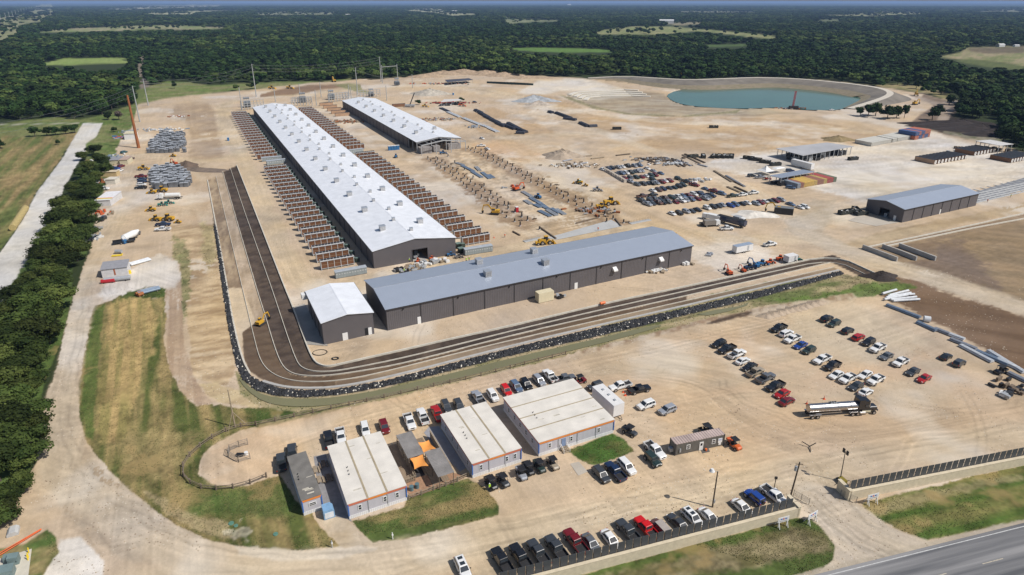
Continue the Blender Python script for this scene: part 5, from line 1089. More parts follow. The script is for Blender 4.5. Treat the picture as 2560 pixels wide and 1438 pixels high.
# ------------------------------------------------------------------ containers
def container_meshes(L_):
    b = MB(); m = ribbed('cont_steel', (.3, .3, .3), .5, 0, .6, 0, .8, .1)
    b.box((0, 0, 1.35), (L_, 2.44, 2.5), m); body = b.mesh('container_body')
    d = MB(); d.box((0, -.62, 1.35), (.05, 1.12, 2.3), m); d.box((0, .62, 1.35), (.05, 1.12, 2.3), m)
    for y in (-.95, -.3, .3, .95): d.tube((.05, y, .2), (.05, y, 2.5), .03, .03, galvd, 5)
    door = d.mesh('container_door'); return body, door
CB12, CD = container_meshes(12.2)
_cc = {}
def contcol(c):
    k = 'cont_%d_%d_%d' % tuple(int(x * 255) for x in c)
    return ribbed(k, c, .5, 0, .6, 0, .7, .15)
def container(loc, rz, c, label, group, z=0):
    t = thing('shipping_container', (loc[0], loc[1], z), rz, label, 'container', group)
    part('body', CB12, t, contcol(c)); o = part('door', CD, t, contcol(tuple(x * .9 for x in c))); o.location = (6.13, 0, 0)
    for x in (-6.0, 6.0):
        b = MB(); b.box((x, -1.16, 1.36), (.2, .18, 2.66), contcol(tuple(x_ * .8 for x_ in c))); b.box((x, 1.16, 1.36), (.2, .18, 2.66), contcol(tuple(x_ * .8 for x_ in c))); b.build('corner_post', None, t)
YEL = (.58, .38, .09); BRN = (.28, .12, .08); GRY = (.25, .29, .34); RED = (.36, .07, .06)
cols = [(GRY, 'grey-blue'), (BRN, 'brown'), (YEL, 'yellow'), (YEL, 'yellow'), (YEL, 'yellow'), ((.50, .34, .10), 'dull yellow'), (BRN, 'brown'), (BRN, 'brown'), ((.44, .33, .10), 'dull yellow'), (RED, 'red'), (RED, 'red'), ((.13, .16, .10), 'dark green')]
c0 = G(1992, 472) + U * 1.3 + V * 6.1
for i, (c, nm) in enumerate(cols):
    p = c0 + U * 2.5 * i; container(p, AX - math.pi / 2, c, '%s container, %s from the left in the row beside the blue-grey lean-to' % (nm, NTH[i]), 'container row beside the lean-to')
WHT = (.58, .56, .50)
w0 = G(2180, 366) + V * 6
for i in range(11):
    p = w0 + Vector((math.cos(math.radians(31)), math.sin(math.radians(31)), 0)) * (2.55 * i + (2 if i > 8 else 0)); container(p, math.radians(-63), WHT, '%s cream container from the left in the long row before the blue and orange stack' % NTH[i], 'cream containers at the far right')
for i in range(8):
    p = w0 + Vector((math.cos(math.radians(31)), math.sin(math.radians(31)), 0)) * (2.55 * (i + 11) + 3); container(p, math.radians(-63), WHT, '%s cream container from the right in the long row before the blue and orange stack' % NTH[7 - i], 'cream containers at the far right')
s0 = G(2287, 350) + V * 6; scols = [((.05, .10, .24), 'blue'), ((.05, .10, .24), 'blue'), ((.50, .15, .08), 'orange'), ((.05, .10, .24), 'blue'), ((.05, .10, .24), 'blue'), ((.50, .15, .08), 'orange'), ((.45, .14, .08), 'orange'), ((.50, .15, .08), 'orange')]
for i, (c, nm) in enumerate(scols):
    p = s0 + Vector((math.cos(math.radians(33)), math.sin(math.radians(33)), 0)) * 2.6 * i
    container(p, math.radians(-60), c, '%s upper container, %s from the left in the two-high stack at the far right' % (nm, NTH[i]), 'two-high container stack', 2.75)
    c2, n2 = scols[(i * 3 + 2) % 8]
    container(p, math.radians(-60), c2, '%s lower container, %s from the left in the two-high stack at the far right' % (n2, NTH[i]), 'two-high container stack')
lt = box_trailer(G(2034, 426), math.radians(117), 2.6, 14, 3.9, 'long white freight trailer behind the blue-grey lean-to', wt)

# ------------------------------------------------------------------ coolers along the long hall
brownp = ribbed('cooler_pad', (.150, .062, .025), .3, 2, .85, 0, .3, .2); cframe = mat('cooler_frame', (.50, .50, .50), .5, var=.06)
def cooler_parts():
    L_, D_, Hh = 11.8, 1.9, 3.4; f = MB()
    for k in range(6):
        x = -L_ / 2 + k * L_ / 5; f.box((x, -D_ / 2, Hh / 2 + .2), (.2, .16, Hh - .4), cframe); f.box((x, D_ / 2, Hh / 2 + .2), (.2, .16, Hh - .4), cframe)
        f.beam((x, -D_ / 2, .7), (x, -D_ / 2 - .4, 0), .12, .12, steel)
    f.box((0, 0, Hh), (L_ + .3, D_ + .35, .22), cframe); f.box((0, -D_ / 2, .55), (L_, .14, .16), cframe); f.box((0, D_ / 2, .55), (L_, .14, .16), cframe)
    f.box((-L_ / 2 - .08, 0, 1.9), (.08, D_ - .2, 2.4), steel); f.box((L_ / 2 + .08, 0, 1.9), (.08, D_ - .2, 2.4), steel)
    fr = f.mesh('cooler_frame'); pd = MB(); w_ = L_ / 5 - .2; pd.box((0, 0, 0), (w_, .1, 2.5), brownp); pd.box((0, -.06, 0), (w_, .03, .06), MATS['seam_tan']); pm = pd.mesh('cooler_pad')
    fn = MB(); fn.tube((0, 0, 0), (0, 0, .34), .54, .50, black, 12); fn.tube((0, 0, .34), (0, 0, .37), .1, .1, cframe, 6); fm = fn.mesh('fan'); return fr, pm, fm, L_, D_, Hh
CFR, CPD, CFN, CL, CD_, CH = cooler_parts()
def cooler_full(loc, rz, label, group, parts=True):
    t = thing('cooling_unit', loc, rz, label, 'cooling unit', group); part('frame', CFR, t)
    for k in range(5):
        x = -CL / 2 + (k + .5) * CL / 5; o = part('pad_panel', CPD, t); o.location = (x, -CD_ / 2 + .02, 1.98)
        if parts: 
            o = part('pad_panel', CPD, t); o.location = (x, CD_ / 2 - .02, 1.98)
    for k in range(10):
        o = part('fan', CFN, t); o.location = (-CL / 2 + (k + .5) * CL / 10, 0, CH + .11)
    return t
_m = MB()
def cooler_simple():
    b = MB()
    for k in range(6):
        x = -CL / 2 + k * CL / 5; b.box((x, -CD_ / 2, CH / 2), (.22, .16, CH), cframe)
    b.box((0, 0, CH), (CL + .3, CD_ + .35, .22), cframe)
    for k in range(5): b.box((-CL / 2 + (k + .5) * CL / 5, -CD_ / 2 + .02, 1.98), (CL / 5 - .2, .1, 2.5), brownp)
    for k in range(10): b.tube((-CL / 2 + (k + .5) * CL / 10, 0, CH + .1), (-CL / 2 + (k + .5) * CL / 10, 0, CH + .4), .5, .46, black, 8)
    b.box((0, 0, .3), (CL, CD_, .2), steel)
    return b.mesh('cooling_unit')
CSM = cooler_simple()
def row_pts(a, b, n): return [a + (b - a) * (i / (n - 1)) for i in range(n)]
base0 = Vector((-50.0, 212.3, 0))
def hallpt(s, d):       # s metres along the hall from its near end, d metres to its left (negative: right of the right wall)
    return base0 + V * s - U * d
def ordlab(i, n):
    return ('%s from the near end' % NTH[i]) if i < n / 2 and i < 30 else ('%s from the far end' % NTH[n - 1 - i])
g1 = G(803, 674) + U * 5.9; s1 = (g1 - base0).dot(V); d1 = -(g1 - base0).dot(U); g2 = G(655, 433); s2 = (g2 - base0).dot(V)
print('cooler near', s1, d1, 'far', s2, 'pitch', (s2 - s1) / 20)
for i in range(21):
    s = s1 + (s2 - s1) * i / 20; cooler_full(hallpt(s, d1), AX, 'brown-panelled cooler, %s of the near row left of the longest hall' % ordlab(i, 21), 'coolers left of the longest hall, near group')
a_ = G(642, 400); s3 = (a_ - base0).dot(V); a2 = G(579, 291); s4 = (a2 - base0).dot(V)
for i in range(19):
    s = s3 + (s4 - s3) * i / 18; single('cooling_unit', CSM, hallpt(s, d1), AX, 'brown-panelled cooler, %s of the far row left of the longest hall' % ordlab(i, 19), 'cooling unit', 'coolers left of the longest hall, far group')
dr = -(31.9 + 9.2)
a_ = G(1222, 602); s5 = (a_ - base0).dot(V); a2 = G(951, 390); s6 = (a2 - base0).dot(V); e5 = -(a_ - base0).dot(U)
dr = e5 + 5.9
print('right row', s5, s6, 'd', e5, 'far left', s3, s4)
for i in range(21):
    s = s5 + (s6 - s5) * i / 20; cooler_full(hallpt(s, dr), AX, 'brown-panelled cooler, %s of the near row right of the longest hall' % ordlab(i, 21), 'coolers right of the longest hall, near group', False)
a_ = G(911, 372); s7 = (a_ - base0).dot(V); a2 = G(790, 276); s8 = (a2 - base0).dot(V)
for i in range(19):
    s = s7 + (s8 - s7) * i / 18; single('cooling_unit', CSM, hallpt(s, dr), AX, 'brown-panelled cooler, %s of the far row right of the longest hall' % ordlab(i, 19), 'cooling unit', 'coolers right of the longest hall, far group')
# transformers between coolers and wall
tgreen = mat('transformer_green', (.035, .055, .045), .5, var=.2)
def tf_mesh():
    b = MB(); b.box((0, 0, 1.0), (1.9, 1.8, 2.0), tgreen); b.box((0, 0, 2.06), (2.0, 1.9, .12), mat('transformer_lid', (.15, .21, .18), .5))
    for k in range(6): b.box((-.8 + .32 * k, -1.15, 1.1), (.06, .5, 1.4), tgreen)
    b.box((1.9, 0, .8), (1.6, 1.2, 1.6), tgreen); b.box((1.9, 0, 1.63), (1.6, 1.2, .06), MATS['transformer_lid']); return b.mesh('transformer')
TFM = tf_mesh()
for i in range(21):
    s = s1 + (s2 - s1) * i / 20 + 1.5; single('transformer', TFM, hallpt(s, 5.6), AX, 'dark green transformer, %s between near coolers and the longest hall' % ordlab(i, 21), 'transformer', 'transformers beside the longest hall')
for i in range(0, 19):
    s = s3 + (s4 - s3) * i / 18 + 1.5; single('transformer', TFM, hallpt(s, 5.6), AX, 'dark green transformer, %s between far coolers and the longest hall' % ordlab(i, 19), 'transformer', 'transformers beside the longest hall, far group')
for i, (x, y) in enumerate(((1152, 632), (1146, 620))): single('transformer', TFM, G(x, y), AX, ['nearest', 'second'][i] + ' dark transformer at the right front corner of the longest hall', 'transformer', 'transformers at the right front corner')
swg = mat('switchgear_grey', (.27, .31, .32), .5, var=.08, scale=1)
def switchgear(a, b, label, n=12):
    A_, B_ = G(*a), G(*b); L_ = (B_ - A_).length; rz = math.atan2(B_.y - A_.y, B_.x - A_.x); t = thing('switchgear', A_, rz, label, 'electrical cabinet', 'long grey switchgear cabinets')
    m = MB(); m.prism([(0, 0), (L_, 0), (L_, 1.8), (0, 1.8)], .1, 2.4, swg); m.build('housing', None, t)
    m = MB(); m.add([(-.1, -.15, 2.4), (L_ + .1, -.15, 2.4), (L_ + .1, 1.95, 2.62), (-.1, 1.95, 2.62), (-.1, -.15, 2.48), (L_ + .1, -.15, 2.48), (L_ + .1, 1.95, 2.7), (-.1, 1.95, 2.7)], [(0, 1, 2, 3), (4, 5, 6, 7), (0, 1, 5, 4), (1, 2, 6, 5), (2, 3, 7, 6), (3, 0, 4, 7)], mat('switchgear_roof', (.36, .39, .42), .5)); m.build('roof', None, t)
    for k in range(n):
        m = MB(); m.box(((k + .5) * L_ / n, -.03, 1.25), (L_ / n - .08, .05, 2.1), swg); m.box(((k + .5) * L_ / n, -.07, 1.6), (L_ / n * .45, .03, .16), whp); m.build('cabinet_door', None, t)
switchgear((840, 698), (918, 684), 'grey switchgear cabinet left of the longest hall, nearest the small shed')
switchgear((1163, 640), (1232, 629), 'grey switchgear cabinet at the right front corner of the longest hall')
switchgear((655, 405), (705, 401), 'grey switchgear cabinet in the gap of the left cooler row')
switchgear((668, 414), (716, 408), 'second grey switchgear cabinet in the gap of the left cooler row', 8)
switchgear((872, 386), (909, 381), 'grey switchgear cabinet in the gap of the right cooler row', 8)
# skid units by the second hall and long crates on the right pad
def longcrate_mesh(c, L_=12.):
    b = MB(); m = ribbed('crate_%s' % c[0], c[1], .5, 0, .8, 0, .2, .15); b.box((0, 0, 1.35), (L_, 2.1, 2.5), m); b.box((0, 0, 2.66), (L_ + .1, 2.0, .12), c[2]); b.box((L_ / 2 + .03, 0, 1.3), (.05, 1.9, 2.1), whp)
    b.beam((L_ / 2 + .07, -.9, .3), (L_ / 2 + .07, .9, 2.3), .06, .1, wood); b.beam((L_ / 2 + .07, .9, .3), (L_ / 2 + .07, -.9, 2.3), .06, .1, wood); return b.mesh('wrapped_cooler')
dtop = mat('crate_dark_top', (.025, .032, .042), .6)
LC = longcrate_mesh(('brown', (.20, .10, .05), dtop)); LC2 = longcrate_mesh(('tan', (.42, .27, .17), dtop))
o0 = G(2334, 412)
for i in range(10):
    p = o0 + U * (1.4 + 3.4 * i) + V * 6; single('wrapped_cooler', LC2 if i == 0 else LC, p, AX - math.pi / 2, '%s of the nearest row of dark-topped crated coolers on the right pad' % (NTH[i] + ' from the left'), 'crated cooler', 'crated coolers, nearest row')
o0 = G(2434, 390)
for i in range(7):
    p = o0 + U * (1.4 + 3.4 * i) + V * 6; single('wrapped_cooler', LC, p, AX - math.pi / 2, '%s from the left of the back row of dark-topped crated coolers' % NTH[i], 'crated cooler', 'crated coolers, back row')
o0 = G(2526, 408)
for i in range(9):
    p = o0 + U * (1.4 + 3.0 * i) + V * 6; single('wrapped_cooler', LC, p, AX - math.pi / 2, '%s from the left of the crated coolers cut by the right edge' % NTH[i], 'crated cooler', 'crated coolers at the right edge')
o0 = G(833, 296)
for i in range(5):
    p = G(856 - 10 * i, 290 - 6.5 * i); single('wrapped_cooler', LC2, p, AX, '%s brown boxed cooler from the front between the two halls' % NTH[i], 'crated cooler', 'boxed coolers between the halls')
single('wrapped_cooler', LC, G(997, 267), AX, 'brown boxed cooler beyond the second hall', 'crated cooler')
for i in range(9):
    a = G(1218 + 8 * i, 208 + .3 * i); b_ = a + Vector((18, -9, 0)) * 1.3; b = MB(); b.beam(a + Vector((0, 0, 1)), b_ + Vector((0, 0, 1)), 2.2, 2.0, mat('crate_green', (.02, .045, .04), .6)); tag(b.build('green_crate'), '%s from the left of the long dark green crates in the far yard' % NTH[i], 'crate', 'long green crates')

# ------------------------------------------------------------------ vehicles
glassv = mat('car_glass', (.030, .038, .046), .04, spec=1.0, var=.1); lamp = mat('lamp_clear', (.75, .75, .72), .15); tail = mat('lamp_red', (.35, .01, .01), .3); bedm = mat('bed_liner', (.02, .02, .022), .8)
chrome = mat('chrome', (.70, .70, .70), .15, .9, .04); paint0 = mat('paint_base', (.5, .5, .5), .3, coat=.6)
PAINT = {'white': (.74, .74, .73), 'black': (.012, .013, .016), 'navy': (.012, .028, .075), 'darkgrey': (.045, .050, .057), 'grey': (.13, .14, .155), 'silver': (.34, .36, .40), 'red': (.38, .012, .012), 'brightred': (.56, .010, .010), 'darkred': (.16, .010, .014),
         'blue': (.015, .055, .26), 'green': (.022, .040, .036), 'tan': (.33, .28, .21), 'teal': (.03, .10, .11), 'brown': (.12, .06, .05), 'orange': (.62, .13, .03), 'yellow': (.62, .40, .04), 'steelblue': (.10, .15, .24)}
def paint(c):
    return mat('paint_' + c, PAINT[c], .28, .15 if c in ('silver', 'grey') else 0, .04, .5, coat=.5)
def loft(b, st, m):
    vs = []
    for (x, hw, z0, z1) in st:
        h_ = z1 - z0; ring = [(-hw * .86, z0), (-hw, z0 + h_ * .22), (-hw, z0 + h_ * .62), (-hw * .93, z1 - h_ * .10), (-hw * .74, z1), (hw * .74, z1), (hw * .93, z1 - h_ * .10), (hw, z0 + h_ * .62), (hw, z0 + h_ * .22), (hw * .86, z0)]
        vs += [(x, y, z) for y, z in ring]
    n = 10; fs = []
    for i in range(len(st) - 1):
        for k in range(n): fs.append((i * n + k, i * n + (k + 1) % n, (i + 1) * n + (k + 1) % n, (i + 1) * n + k))
    fs += [tuple(range(n - 1, -1, -1)), tuple(range((len(st) - 1) * n, len(st) * n))]; b.add(vs, fs, m)
def cab(b, x0, x1, x2, x3, zb, zt, wb, wt_, m):
    """cabin: base x0 (front) .. x3 (rear), top x1 .. x2"""
    vs = [(x0, -wb, zb), (x0, wb, zb), (x3, wb, zb), (x3, -wb, zb), (x1, -wt_, zt), (x1, wt_, zt), (x2, wt_, zt), (x2, -wt_, zt),
          ((x1 * .96 + x2 * .04), -wt_ * .9, zt + .05), ((x1 * .96 + x2 * .04), wt_ * .9, zt + .05), (x2 * .96 + x1 * .04, wt_ * .9, zt + .05), (x2 * .96 + x1 * .04, -wt_ * .9, zt + .05)]
    b.add(vs, [(0, 1, 5, 4), (1, 2, 6, 5), (2, 3, 7, 6), (3, 0, 4, 7), (4, 5, 9, 8), (5, 6, 10, 9), (6, 7, 11, 10), (7, 4, 8, 11), (8, 9, 10, 11)], m)
def cabglass(x0, x1, x2, x3, zb, zt, wb, wt_, nside=2):
    b = MB(); e = .018
    def lerp(a, c, t): return tuple(a[i] + (c[i] - a[i]) * t for i in range(3))
    F = [(x0, -wb, zb), (x0, wb, zb), (x1, wt_, zt), (x1, -wt_, zt)]; Rr = [(x3, wb, zb), (x3, -wb, zb), (x2, -wt_, zt), (x2, wt_, zt)]
    def inset(q, a0, a1, b0, b1, off):
        p = []
        for (u_, v_) in ((a0, b0), (a1, b0), (a1, b1), (a0, b1)): p.append(lerp(lerp(q[0], q[1], u_), lerp(q[3], q[2], u_), v_))
        p = [tuple(x + o for x, o in zip(v, off)) for v in p]; b.add(p, [(0, 1, 2, 3)], glassv)
    inset(F, .07, .93, .06, .92, (e, 0, e)); inset(Rr, .08, .92, .15, .90, (-e, 0, e))
    for s in (1, -1):
        q = [(x0, s * wb, zb), (x3, s * wb, zb), (x2, s * wt_, zt), (x1, s * wt_, zt)]
        for k in range(nside): inset(q, .04 + .93 * k / nside, .04 + .93 * (k + 1) / nside - .035, .10, .88, (0, s * e, 0))
    return b.mesh('car_glass')
def wheel_set(wb, tr, r): return [(wb / 2, -tr, r), (wb / 2, tr, r), (-wb / 2, -tr, r), (-wb / 2, tr, r)]
CARS = {}
def make_kind(k):
    b = MB(); P_ = paint0
    if k == 'sedan':
        loft(b, [(2.38, .60, .34, .62), (2.22, .80, .24, .70), (1.7, .90, .20, .83), (.95, .92, .20, .92), (-1.4, .92, .20, .99), (-2.05, .88, .24, .97), (-2.36, .74, .32, .86)], P_); c = (1.05, .25, -1.05, -1.85, .90, 1.42, .86, .66); cab(b, *c, P_); g = cabglass(*c); wh = (T32, wheel_set(2.8, .84, .34)); hl = (2.28, .62, .62, -2.30, .80)
    elif k == 'suv':
        loft(b, [(2.36, .68, .40, .88), (2.2, .86, .30, .98), (1.7, .94, .28, 1.06), (.9, .95, .28, 1.10), (-1.9, .95, .28, 1.12), (-2.3, .90, .32, 1.08), (-2.42, .80, .40, .98)], P_); c = (1.15, .45, -1.95, -2.33, 1.06, 1.70, .88, .72); cab(b, *c, P_); g = cabglass(*c, nside=3); wh = (T40, wheel_set(2.85, .86, .40)); hl = (2.28, .66, .86, -2.40, .95)
    elif k == 'pickup':
        loft(b, [(2.95, .78, .50, 1.05), (2.82, .94, .42, 1.16), (2.2, .98, .40, 1.22), (1.1, .99, .40, 1.24), (-.85, .99, .40, 1.22)], P_); c = (1.35, .72, -.72, -.88, 1.20, 1.88, .92, .76); cab(b, *c, P_); g = cabglass(*c); wh = (T50, wheel_set(3.6, .88, .46)); hl = (2.90, .74, .95, -2.93, .95)
        b.box((-1.9, 0, .62), (2.08, 1.8, .36), P_); b.box((-1.9, .95, .97), (2.1, .1, .50), P_); b.box((-1.9, -.95, .97), (2.1, .1, .50), P_); b.box((-2.92, 0, .95), (.08, 1.98, .52), P_)
    elif k == 'jeep':
        loft(b, [(2.0, .66, .55, 1.05), (1.9, .72, .50, 1.12), (.7, .80, .45, 1.16), (-1.95, .82, .45, 1.15), (-2.0, .80, .5, 1.1)], P_); c = (.75, .50, -1.85, -1.95, 1.14, 1.84, .80, .72); cab(b, *c, P_); g = cabglass(*c); wh = (T50, wheel_set(2.7, .88, .48)); hl = (2.0, .55, .95, -2.0, .9)
        for s in (-1, 1): b.box((1.35, s * .88, .98), (.95, .3, .08), P_); b.box((-1.35, s * .88, .98), (.95, .3, .08), P_)
        b.tube((-2.0, 0, 1.1), (-2.25, 0, 1.1), .38, .38, black, 12)
    body = b.mesh('car_body')
    for s in (1,): body.shade_smooth() if False else None
    L = MB(); L.box((hl[0], -hl[1], hl[2]), (.10, .30, .14), lamp); L.box((hl[0], hl[1], hl[2]), (.10, .30, .14), lamp); 
    h1_ = MB(); h1_.box((hl[0], 0, hl[2]), (.12, .34, .15), lamp); t1_ = MB(); t1_.box((hl[3], 0, hl[4]), (.10, .22, .24), tail)
    gr_ = MB(); gr_.box((hl[0] + .04, 0, hl[2] - .06), (.06, hl[1] * 1.2, .26), black)
    mi_ = MB(); mi_.box((0, 0, 0), (.12, .24, .16), black)
    ex = None
    if k == 'pickup': bb = MB(); bb.box((-1.9, 0, .82), (1.98, 1.78, .04), bedm); ex = bb.mesh('cargo_bed')
    CARS[k] = (body, g, wh, h1_.mesh('headlight'), t1_.mesh('taillight'), gr_.mesh('grille'), mi_.mesh('mirror'), hl, ex, c)
for k in ('sedan', 'suv', 'pickup', 'jeep'): make_kind(k)
def car(k, px, py, rz_deg, c, label, group, detail=2, roofc=None, at=None):
    body, g, wh, hm_, tm_, gm_, mm_, hl, ex, cc = CARS[k]
    cname = {'sedan': 'car', 'suv': 'car', 'pickup': 'pickup truck', 'jeep': 'off-roader'}[k]; nm = {'sedan': 'parked_car', 'suv': 'parked_suv', 'pickup': 'pickup_truck', 'jeep': 'off_road_car'}[k]
    t = thing(nm, at if at is not None else G(px, py, .5) * 1.0, math.radians(rz_deg), label, cname, group); t.location.z = 0; q_ = rnd.uniform(.95, 1.06); t.scale = (q_, rnd.uniform(.97, 1.04), rnd.uniform(.94, 1.05))
    part('body', body, t, paint(c)); part('window', g, t)
    for p in wh[1]: o = part('wheel', wh[0], t); o.location = p
    if ex: part('cargo_bed', ex, t)
    if detail > 1:
        for s in (-1, 1):
            o = part('headlight', hm_, t); o.location = (0, s * hl[1], 0); o = part('taillight', tm_, t); o.location = (0, s * (hl[1] + .1), 0)
            o = part('mirror', mm_, t); o.location = (cc[0] - .25, s * (cc[6] + .16), cc[4] + .12)
        part('grille', gm_, t)
    return t
def sunroof(t, k):
    c = CARS[k][9]
    for (x, l) in ((c[1] - .55, .7), (c[2] + .65, .6)):
        b = MB(); b.box((x, 0, c[5] + .055), (l, .85, .03), glassv); b.build('sunroof', None, t)
CN = {'white': 'white', 'black': 'black', 'navy': 'navy blue', 'darkgrey': 'dark grey', 'grey': 'grey', 'silver': 'silver', 'red': 'red', 'brightred': 'bright red', 'darkred': 'dark red', 'blue': 'blue', 'green': 'dark green', 'tan': 'tan', 'teal': 'teal', 'brown': 'brown', 'steelblue': 'blue-grey'}
KN = {'sedan': 'car', 'suv': 'SUV', 'pickup': 'pickup', 'jeep': 'boxy off-roader'}
def car_row(rows, where, group, detail=2):
    n = len(rows)
    for i, (k, x, y, r, c) in enumerate(rows):
        od = NTH[i] if i < 30 else 'last'
        car(k, x, y, r, c, '%s %s, %s %s' % (CN[c], KN[k], od, where), group, detail)
A0, A1 = 213, 33
car_row([('suv', 1797, 861, A0, 'black'), ('pickup', 1817, 874, A0, 'black'), ('pickup', 1842, 887, A1, 'white'), ('sedan', 1857, 903, A1, 'white'), ('sedan', 1874, 918, A0, 'black'), ('pickup', 1888, 932, A1, 'tan'), ('pickup', 1914, 947, A1, 'grey'),
         ('pickup', 1938, 967, A0, 'black'), ('sedan', 1955, 985, A0, 'red'), ('sedan', 1967, 1004, A1, 'darkred')], 'from the top in the left column of the near car park', 'cars in the left column of the near car park')
car_row([('pickup', 1947, 822, A0, 'black'), ('suv', 1966, 835, A1, 'white'), ('pickup', 1981, 849, A0, 'white'), ('sedan', 2001, 864, A0, 'blue'), ('suv', 2022, 877, A0, 'green'), ('pickup', 2055, 900, A0, 'white'), ('pickup', 2081, 916, A0, 'black'), ('sedan', 2091, 938, A0, 'white'),
         ('pickup', 2119, 948, A0, 'white'), ('sedan', 2140, 966, A0, 'darkgrey'), ('sedan', 2164, 981, A1, 'white')], 'from the top in the middle column of the near car park', 'cars in the middle column of the near car park')
car('sedan', 2163, 937, A0, 'white', 'white car tight right of a white pickup at the foot of the middle column', 'cars in the middle column of the near car park'); car('pickup', 2189, 952, A0, 'white', 'white pickup at the lower right end of the middle column', 'cars in the middle column of the near car park')
car_row([('suv', 2067, 798, A1, 'black'), ('suv', 2085, 810, A0, 'green'), ('suv', 2119, 828, A1, 'black'), ('suv', 2146, 844, A1, 'red'), ('suv', 2171, 857, A0, 'black'), ('pickup', 2194, 872, A0, 'white'), ('sedan', 2216, 891, A0, 'grey'), ('pickup', 2251, 907, A0, 'white'),
         ('sedan', 2282, 930, A0, 'darkgrey'), ('sedan', 2310, 947, A0, 'red')], 'from the top in the right column of the near car park', 'cars in the right column of the near car park')
car('sedan', 2365, 892, A1, 'black', 'black car, left one of the pair far right of the car park', None); car('suv', 2398, 909, A1, 'darkgrey', 'dark grey car, right one of the pair far right of the car park', None)
car('pickup', 1550, 967, 205, 'white', 'white service pickup beside the top of the white trailer', None); car('pickup', 1598, 975, 20, 'black', 'black pickup right of the two orange cones', None)
car('suv', 1615, 1014, 208, 'white', 'white SUV alone right of the white trailer', None); car('suv', 1668, 1026, 210, 'silver', 'silver SUV right of the lone white one', None); car('jeep', 1488, 968, 208, 'darkgrey', 'grey off-roader half hidden behind the white trailer', None)
D0 = -68
car_row([('pickup', 703, 1158, 110, 'darkgrey'), ('pickup', 731, 1136, 110, 'darkgrey'), ('pickup', 822, 1101, 112, 'black'), ('pickup', 852, 1093, -70, 'white'), ('suv', 913, 1075, -70, 'white'), ('suv', 961, 1069, -68, 'darkred'), ('pickup', 1024, 1056, D0, 'white'), ('pickup', 1057, 1043, 112, 'white'),
         ('pickup', 1093, 1036, 112, 'red'), ('suv', 1116, 1019, D0, 'darkgrey'), ('suv', 1148, 1016, D0, 'darkgrey'), ('pickup', 1196, 997, 114, 'silver'), ('suv', 1232, 991, D0 + 3, 'white'), ('suv', 1266, 978, D0, 'brightred'), ('suv', 1291, 968, D0 + 3, 'steelblue'), ('suv', 1316, 962, D0 + 3, 'black'),
         ('suv', 1348, 953, D0 + 5, 'silver'), ('pickup', 1375, 942, 115, 'white'), ('pickup', 1412, 948, 20, 'grey')], 'from the left in the row behind the offices', 'vehicles in the row behind the offices')
E0 = -64
car('pickup', 1637, 1128, E0, 'white', 'white pickup left of the container office', None); car('jeep', 1632, 1152, E0, 'green', 'dark green off-roader nearest the container office', None)
car('suv', 1503, 1188, E0, 'darkgrey', 'dark grey SUV, left of three in front of the small lawn', 'three vehicles in front of the small lawn'); car('pickup', 1538, 1181, 116, 'navy', 'navy pickup, middle of three in front of the small lawn', 'three vehicles in front of the small lawn')
car('suv', 1567, 1168, E0, 'white', 'white SUV, right of three in front of the small lawn', 'three vehicles in front of the small lawn')
F0 = 117
t = car('suv', 1157, 1422, -66, 'white', 'white SUV with dark sunroof alone at the bottom edge', None); sunroof(t, 'suv')
fr_ = [('pickup', 1255, 1405, F0, 'black'), ('pickup', 1302, 1396, F0, 'black'), ('pickup', 1346, 1384, F0, 'darkgrey'), ('pickup', 1391, 1373, F0, 'darkgrey'), ('pickup', 1438, 1357, F0, 'darkred'), ('sedan', 1479, 1360, -64, 'grey'), ('sedan', 1527, 1350, -64, 'white'), ('pickup', 1571, 1332, F0, 'darkgrey'),
       ('pickup', 1616, 1323, F0, 'brightred'), ('suv', 1653, 1324, F0, 'brown'), ('sedan', 1695, 1308, F0, 'darkgrey')]
car_row(fr_, 'from the left in the row backed against the dark panel fence', 'vehicles along the dark panel fence')
b = MB(); b.box((-.5, 0, 1.80), (3.0, 1.5, .05), mat('cover_beige', (.36, .32, .29), .8)); cv = b.build('car_cover'); pcv = G(1653, 1324, .5); cv.location = (pcv.x, pcv.y, 0); cv.rotation_euler = (0, 0, math.radians(F0)); tag(cv, 'beige sheet lying over the roof of the brown SUV', 'car cover')
t = car('suv', 1731, 1296, -63, 'white', 'white SUV with two dark sunroofs by the panel fence', 'vehicles along the dark panel fence'); sunroof(t, 'suv')
car('sedan', 1774, 1294, -63, 'white', 'white car just right of the one with sunroofs', 'vehicles along the dark panel fence'); car('sedan', 1856, 1270, -63, 'white', 'white car left of the blue off-roader near the gate', 'vehicles along the dark panel fence')
car('jeep', 1886, 1246, F0, 'blue', 'bright blue off-roader near the gate', 'vehicles along the dark panel fence'); car('pickup', 1936, 1242, -62, 'white', 'white pickup nearest the gate', 'vehicles along the dark panel fence')
